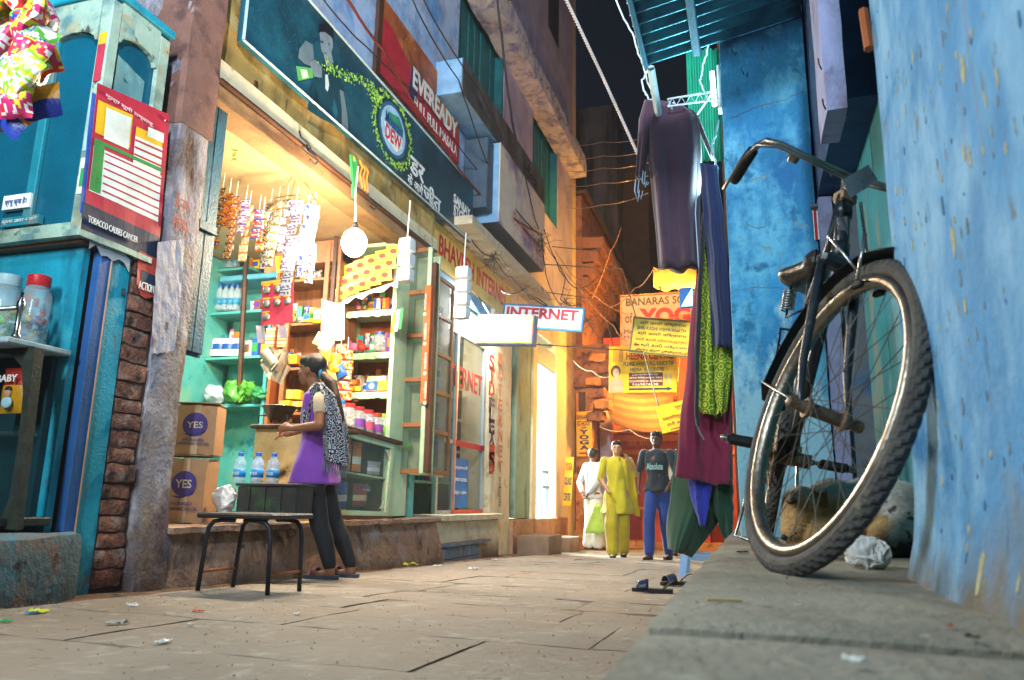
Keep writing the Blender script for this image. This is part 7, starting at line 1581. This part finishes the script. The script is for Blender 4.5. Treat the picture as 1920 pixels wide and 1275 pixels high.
slv = mat('cream_cloth', '#c9b090', .85, var=.12, bump=.25, bs=150)
for S_, E_ in ((nS, nE), (fS, fE)): part('sleeve', MB().limb(S_ + V(0,0,.012), S_.lerp(E_, .42), .058, .047, 18), slv, gi, True)
part('tunic_hem', MB().loft([ring(590,900,.142,.156),(G(562,905,4.6)+V(0,0,0),.02,.03)][0:1]*2, 8) if False else MB().prism([G(548,905,4.6), G(563,906,4.585), G(561,914,4.585), G(549,913,4.6)], (0,.02,0)), slv, gi)
leg_m = mat('black_leggings', '#17181c', .8, var=.2, bump=.2, bs=120)
lg_ = MB()
for hp, kn, an in ((hipN, knN, anN), (hipF, knF, anF)):
    a_ = an + V(0,0,.0); lg_.chain((hp, .074), (hp.lerp(kn,.25), .084), (kn, .064)); lg_.chain((kn, .064), (kn.lerp(a_, .35) + V(.012,0,0), .061), (a_ + V(0,0,.02), .046))
    for k in range(5): q = kn.lerp(a_, .55 + .1*k); lg_.ell(q, (.056-.003*k, .054-.003*k, .014))
body('leggings', lg_, leg_m, gi, .011, 2)
scf = bpy.data.materials.new('scarf_print'); scf.use_nodes = True
nt = scf.node_tree; vo = nt.nodes.new('ShaderNodeTexVoronoi'); vo.inputs['Scale'].default_value = 34; gp = nt.nodes.new('ShaderNodeNewGeometry'); nt.links.new(gp.outputs['Position'], vo.inputs['Vector'])
wv_ = nt.nodes.new('ShaderNodeMath'); wv_.operation = 'SINE'; mu = nt.nodes.new('ShaderNodeMath'); mu.operation = 'MULTIPLY'; mu.inputs[1].default_value = 17; nt.links.new(vo.outputs['Distance'], mu.inputs[0]); nt.links.new(mu.outputs[0], wv_.inputs[0])
cr3 = nt.nodes.new('ShaderNodeValToRGB'); cr3.color_ramp.elements[0].position = .3; cr3.color_ramp.elements[1].position = .5; cr3.color_ramp.elements[0].color = (*lin('#14161e'), 1); cr3.color_ramp.elements[1].color = (*lin('#b9bcc4'), 1)
nt.links.new(wv_.outputs[0], cr3.inputs[0]); nt.links.new(cr3.outputs[0], nt.nodes['Principled BSDF'].inputs['Base Color']); nt.nodes['Principled BSDF'].inputs['Roughness'].default_value = .85
def scarf(left, right, y0, y1, seed, nm='scarf'):
    def ed(pl, t): k = t*(len(pl)-1); i = min(int(k), len(pl)-2); f = k-i; return pl[i][0]*(1-f)+pl[i+1][0]*f, pl[i][1]*(1-f)+pl[i+1][1]*f
    def fn(u, v):
        l, r = ed(left, v), ed(right, v); y = y0+(y1-y0)*v - .03*math.sin(math.pi*u) + .014*math.sin(u*11+seed+v*2)
        return G(l[0]*(1-u)+r[0]*u, l[1]*(1-u)+r[1]*u, y)
    return part(nm, MB().sheet(22, 30, fn, (.004,.012,0)), scf, gi, True)
scarf([(588,716),(594,745),(603,790),(606,830),(607,862)], [(604,718),(625,738),(637,780),(644,830),(648,876)], 4.62, 4.56, 0)
scarf([(618,745),(630,800),(634,850)], [(634,745),(650,800),(652,868)], 4.72, 4.72, 4)
scarf([(590,716),(574,735),(566,775),(566,806)], [(600,722),(592,740),(582,775),(578,800)], 4.63, 4.60, 2)
part('neck_fold', MB().tube([G(590,728,4.66), G(583,735,4.72), G(585,735,4.80), G(600,725,4.82), G(612,722,4.74), G(604,722,4.65)], [.018,.022,.02,.022,.026,.024], 10), scf, gi, True)
fg = MB()
for i in range(26): 
    t = i/25; p = G(606+44*t, 860+16*t, 4.57+.1*(i % 2)); fg.tube([p, p + V(.005*math.sin(i*3),0,-.035), p + V(.008*math.sin(i*5),0,-.075)], .0032, 4)
o = part('fringe', fg, mat('fringe_yarn', '#6f7684', .9, var=.4, vs=60), gi); o['kind'] = 'stuff'
for an, l in ((anN, ''), (anF, '')):
    b = V(an.x, an.y, gz(an.y)); sl = part('slipper', MB().prism([b + V(x, y_, .0) for x, y_ in ((.06,-.035),(.03,-.042),(-.06,-.045),(-.14,-.048),(-.17,-.03),(-.175,0),(-.165,.03),(-.12,.045),(0,.04),(.06,.033),(.072,0))], (0,0,.024)), paint('#3a4454'), gi)
    part('strap', MB().sheet(10, 3, lambda u, v: b + V(-.085-.035*v, .045*math.cos(math.pi*u), .025+.045*math.sin(math.pi*u)), (0,0,.004)), paint('#6a2430'), sl, True)
# ------------------------------------------------------------------ people further down the lane
def figure(label, x, y, z, h, rz, skin, hair, top, bottom, stride=.1, arms=None, skirt=None, cat='person', long_hair=False, lean=0, scarf_c=None, sleeve=.45, print_=None):
    t = lloc('person', label, cat, (x, y, z), rz, 'people walking in the lane'); k = h/1.7
    P_ = lambda a, b, c: V(a, b, c)*k           # faces -y in its own frame
    sk = mat('skin_'+skin.strip('#'), skin, .6, var=.08, bump=.03); Hc = P_(0, -.02, 1.57)
    ank = {-1: P_(-.08, -stride, .08), 1: P_(.09, stride*.8, .08)}; kn = {-1: P_(-.09, -stride*.75, .47), 1: P_(.09, stride*.15-.02, .47)}; hp = {-1: P_(-.08, 0, .9), 1: P_(.08, 0, .9)}
    sh = {-1: P_(-.18, 0, 1.38), 1: P_(.18, 0, 1.38)}
    arms = arms or {-1: ((-.25,.03,1.12), (-.23,-.06,.9)), 1: ((.25,.04,1.12), (.24,.0,.88))}
    mb = MB(); mb.ell(Hc, (.072*k,.088*k,.105*k)); mb.ell(Hc + P_(0,-.03,-.05), (.052*k,.056*k,.062*k)); mb.limb(Hc + P_(0,-.09,.01), Hc + P_(0,-.105,-.03), .009*k, .014*k); mb.ell(Hc+P_(0,-.085,-.065), (.022*k,.012*k,.012*k)); mb.ell(Hc+P_(0,-.08,.025), (.05*k,.016*k,.012*k))
    for s_ in (-1, 1): mb.ell(Hc + P_(s_*.073,.005,-.01), (.01*k,.018*k,.028*k))
    mb.limb(Hc + P_(0,.01,-.06), P_(0,0,1.4), .05*k, .055*k); mb.limb(sh[-1], sh[1], .055*k, .055*k); mb.limb(P_(0,0,1.3), P_(0,0,.98), .12*k, .11*k); mb.limb(hp[-1], hp[1], .1*k, .1*k)
    for s_ in (-1, 1):
        e, w_ = P_(*arms[s_][0]), P_(*arms[s_][1]); mb.chain((sh[s_], .05*k), (e, .037*k), (w_, .025*k)); d = (w_-e).normalized()*k
        mb.ell(w_ + d*.05, (.03*k,.022*k,.042*k))
        for q in range(4): f = w_ + d*.075 + P_(.012*(q-1.5), 0, 0); mb.limb(f, f + d*.055 + P_(-s_*.006,-.01,0), .009*k, .007*k)
        mb.limb(w_ + d*.03, w_ + d*.07 + P_(-s_*.025,-.02,0), .011*k, .008*k)
        mb.chain((hp[s_], .085*k), (kn[s_], .055*k), (ank[s_], .04*k)); mb.limb(ank[s_] + P_(0,.02,-.04), ank[s_] + P_(.01*s_,-.14,-.05), .035*k, .026*k)
    body('body', mb, sk, t, .011*k, 3, local=True)
    for s_ in (-1, 1):
        part('eye', MB().ell(Hc + P_(s_*.03,-.083,.005), (.011*k,.006*k,.006*k)), black, t, True, local=True)
        part('shoe', MB().prism([ank[s_] + P_(x, y_, -.082) for x, y_ in ((-.035,.06),(-.045,-.05),(-.04,-.16),(0,-.19),(.04,-.16),(.045,-.05),(.035,.06))], (0,0,.04*k)), black if bottom != '#d8d4cc' else wood_dk, t, local=True)
    hm = MB(); hm.ell(Hc + P_(0,.018,.022), (.082*k,.092*k,.1*k)); hm.ell(Hc + P_(0,-.035,.07), (.068*k,.06*k,.042*k))
    if long_hair: hm.limb(Hc + P_(0,.07,-.02), P_(0,.11,1.25), .055*k, .03*k)
    body('hair', hm, mat('hair_'+hair.strip('#'), hair, .5, var=.2, bump=.2), t, .012*k, 3, local=True)
    tm = cloth(top); bm = cloth(bottom)
    hem = .88 if not skirt else skirt; rg = [(P_(0,0,1.445),.055*k,.055*k),(P_(0,0,1.425),.11*k,.08*k),(P_(0,0,1.385),.17*k,.1*k),(P_(0,0,1.27),.165*k,.12*k),(P_(0,0,1.09),.138*k,.11*k),(P_(0,0,.96),.158*k,.125*k)]
    if hem < .9: rg.append((P_(0,0,hem+.02),(.19 if hem > .7 else .23)*k,(.15 if hem > .7 else .19)*k))
    rg.append((P_(0,0,hem),(.19 if hem > .7 else .235)*k,(.15 if hem > .7 else .19)*k))
    tp_ = MB().loft([tuple(r_) for i_ in range(len(rg)-1) for r_ in [( rg[i_][0].lerp(rg[i_+1][0], q_/5), rg[i_][1]*(1-q_/5)+rg[i_+1][1]*q_/5, rg[i_][2]*(1-q_/5)+rg[i_+1][2]*q_/5) for q_ in range(5)]] + [rg[-1]], 48, .05, x, True, 0, 6)
    for v in tp_.v: n_ = noise.noise(V(v.x*9+x*7, v.y*9, v.z*5)) + .6*noise.noise(V(v.x*20, v.y*20+x, v.z*9)); v += V(v.x, v.y, 0)*n_*.1
    part('top', tp_, tm, t, True, local=True)
    for s_ in (-1, 1):
        e, w_ = P_(*arms[s_][0]), P_(*arms[s_][1]); sl = MB().limb(sh[s_], sh[s_].lerp(e, min(1, sleeve*2)), .065*k, .052*k, 14)
        if sleeve > .6: sl.limb(e, e.lerp(w_, (sleeve-.5)*2), .05*k, .042*k, 14)
        part('sleeve', sl, tm, t, True, local=True)
    lg2 = MB()
    wide = .035 if skirt else .012
    for s_ in (-1, 1): lg2.chain((hp[s_], .1*k), (kn[s_], (.065+wide)*k), (ank[s_] + P_(0,0,.02), (.058+wide)*k))
    for v in lg2.v: n_ = noise.noise(V(v.x*14+x, v.y*14, v.z*9)); v += V(n_, n_*.7, 0)*.014
    body('trousers', lg2, bm, t, .014*k, 3, local=True)
    if scarf_c:
        part('scarf', MB().sheet(14, 24, lambda u, v: P_(.02+.2*u+.12*v, -.135+.2*v+.02*math.sin(u*9+v*3)+.05*u, 1.43-.06*u-.8*v), (.006,.006,0)), cloth(scarf_c), t, True, local=True)
        if 0: part('scarf', MB().sheet(14, 14, lambda u, v: P_(-.17+.34*u, -.125-.02*math.sin(v*3.1)+.01*math.sin(v*14), 1.36-.09*v-.13*math.sin(u*3.1)+.06*abs(u-.5)*2), (0,.012,0)), cloth(scarf_c), t, True, local=True)
    if print_:
        Mz = Matrix.Rotation(rz, 3, 'Z'); txt(print_, Vector((x,y,z)) + Mz @ P_(0,-.135,1.16), (Mz @ _X, _Z), -.11*k, 0, .22*k, .09*k, paint('#8fb8b0'), t, .01)
    return t
a = AY(1158, 1038, 10.6)
figure('woman in a yellow salwar suit and scarf walking towards the camera', a.x, 10.6, gz(10.6), 1.60, R(12), '#b98a66', '#1a1210', '#b8a81c', '#b09c18', .22, {-1: ((-.24,.02,1.12),(-.17,-.12,1.0)), 1: ((.27,.02,1.2),(.17,-.12,1.38))}, .62, long_hair=True, scarf_c='#b8a01c', sleeve=.5)
a = AY(1236, 1036, 10.4)
figure('man in a black printed T-shirt and blue jeans walking beside the woman in yellow', a.x, 10.4, gz(10.4), 1.70, R(-8), '#5a3a2a', '#120e0c', '#16232a', '#1f3f86', .2, {-1: ((-.28,.08,1.14),(-.25,-.05,.93)), 1: ((.26,-.02,1.12),(.2,-.15,.96))}, None, sleeve=.42, print_='Absolute')
a = AY(1118, 1022, 12.2)
dh = figure('man in a white shirt and dhoti standing by the orange pilaster with hands behind him', a.x-.05, 12.2, gz(12.2)+.04, 1.62, R(140), '#6a4630', '#15100e', '#aeb4be', '#d8d4cc', .04, {-1: ((-.24,.1,1.1),(-.08,.16,.92)), 1: ((.24,.1,1.1),(.06,.17,.92))}, .84, sleeve=.9)
a = AY(1272, 1020, 12.2)
figure('person in a grey top partly hidden by the hanging cloths', a.x, 12.4, gz(12.4), 1.66, R(5), '#8a5a42', '#15100e', '#8a8690', '#4a4048', .06, None, None, sleeve=.6)
gb = thing('carrier_bag', 'pale green carrier bag hanging beside the man in white', 'bag', AY(1112, 1000, 11.9))
part('bag', MB().sheet(10, 10, lambda u, v: AY(1122-6*v+(u-.5)*(10+28*v), 945+55*v, 11.9)+V(0,.06*math.sin(math.pi*u)*v-.03,0), (0,.02,0)), mat('green_bag', '#a8c85a', .4, bump=.1), gb, True)
flush_text()
hz = part('haze', MB().bx(-15, 9, -8, 46, -2.8, 14.9), dirt, None); hz.data.materials.clear()
hm_ = bpy.data.materials.new('haze_air'); hm_.use_nodes = True; n_ = hm_.node_tree.nodes; n_.clear()
ou = n_.new('ShaderNodeOutputMaterial'); vl = n_.new('ShaderNodeVolumePrincipled'); vl.inputs['Density'].default_value = .0019; vl.inputs['Color'].default_value = (.9,.92,.95,1); vl.inputs['Anisotropy'].default_value = .3
hm_.node_tree.links.new(vl.outputs[0], ou.inputs['Volume']); hz.data.materials.append(hm_); tag(hz, kind='stuff')
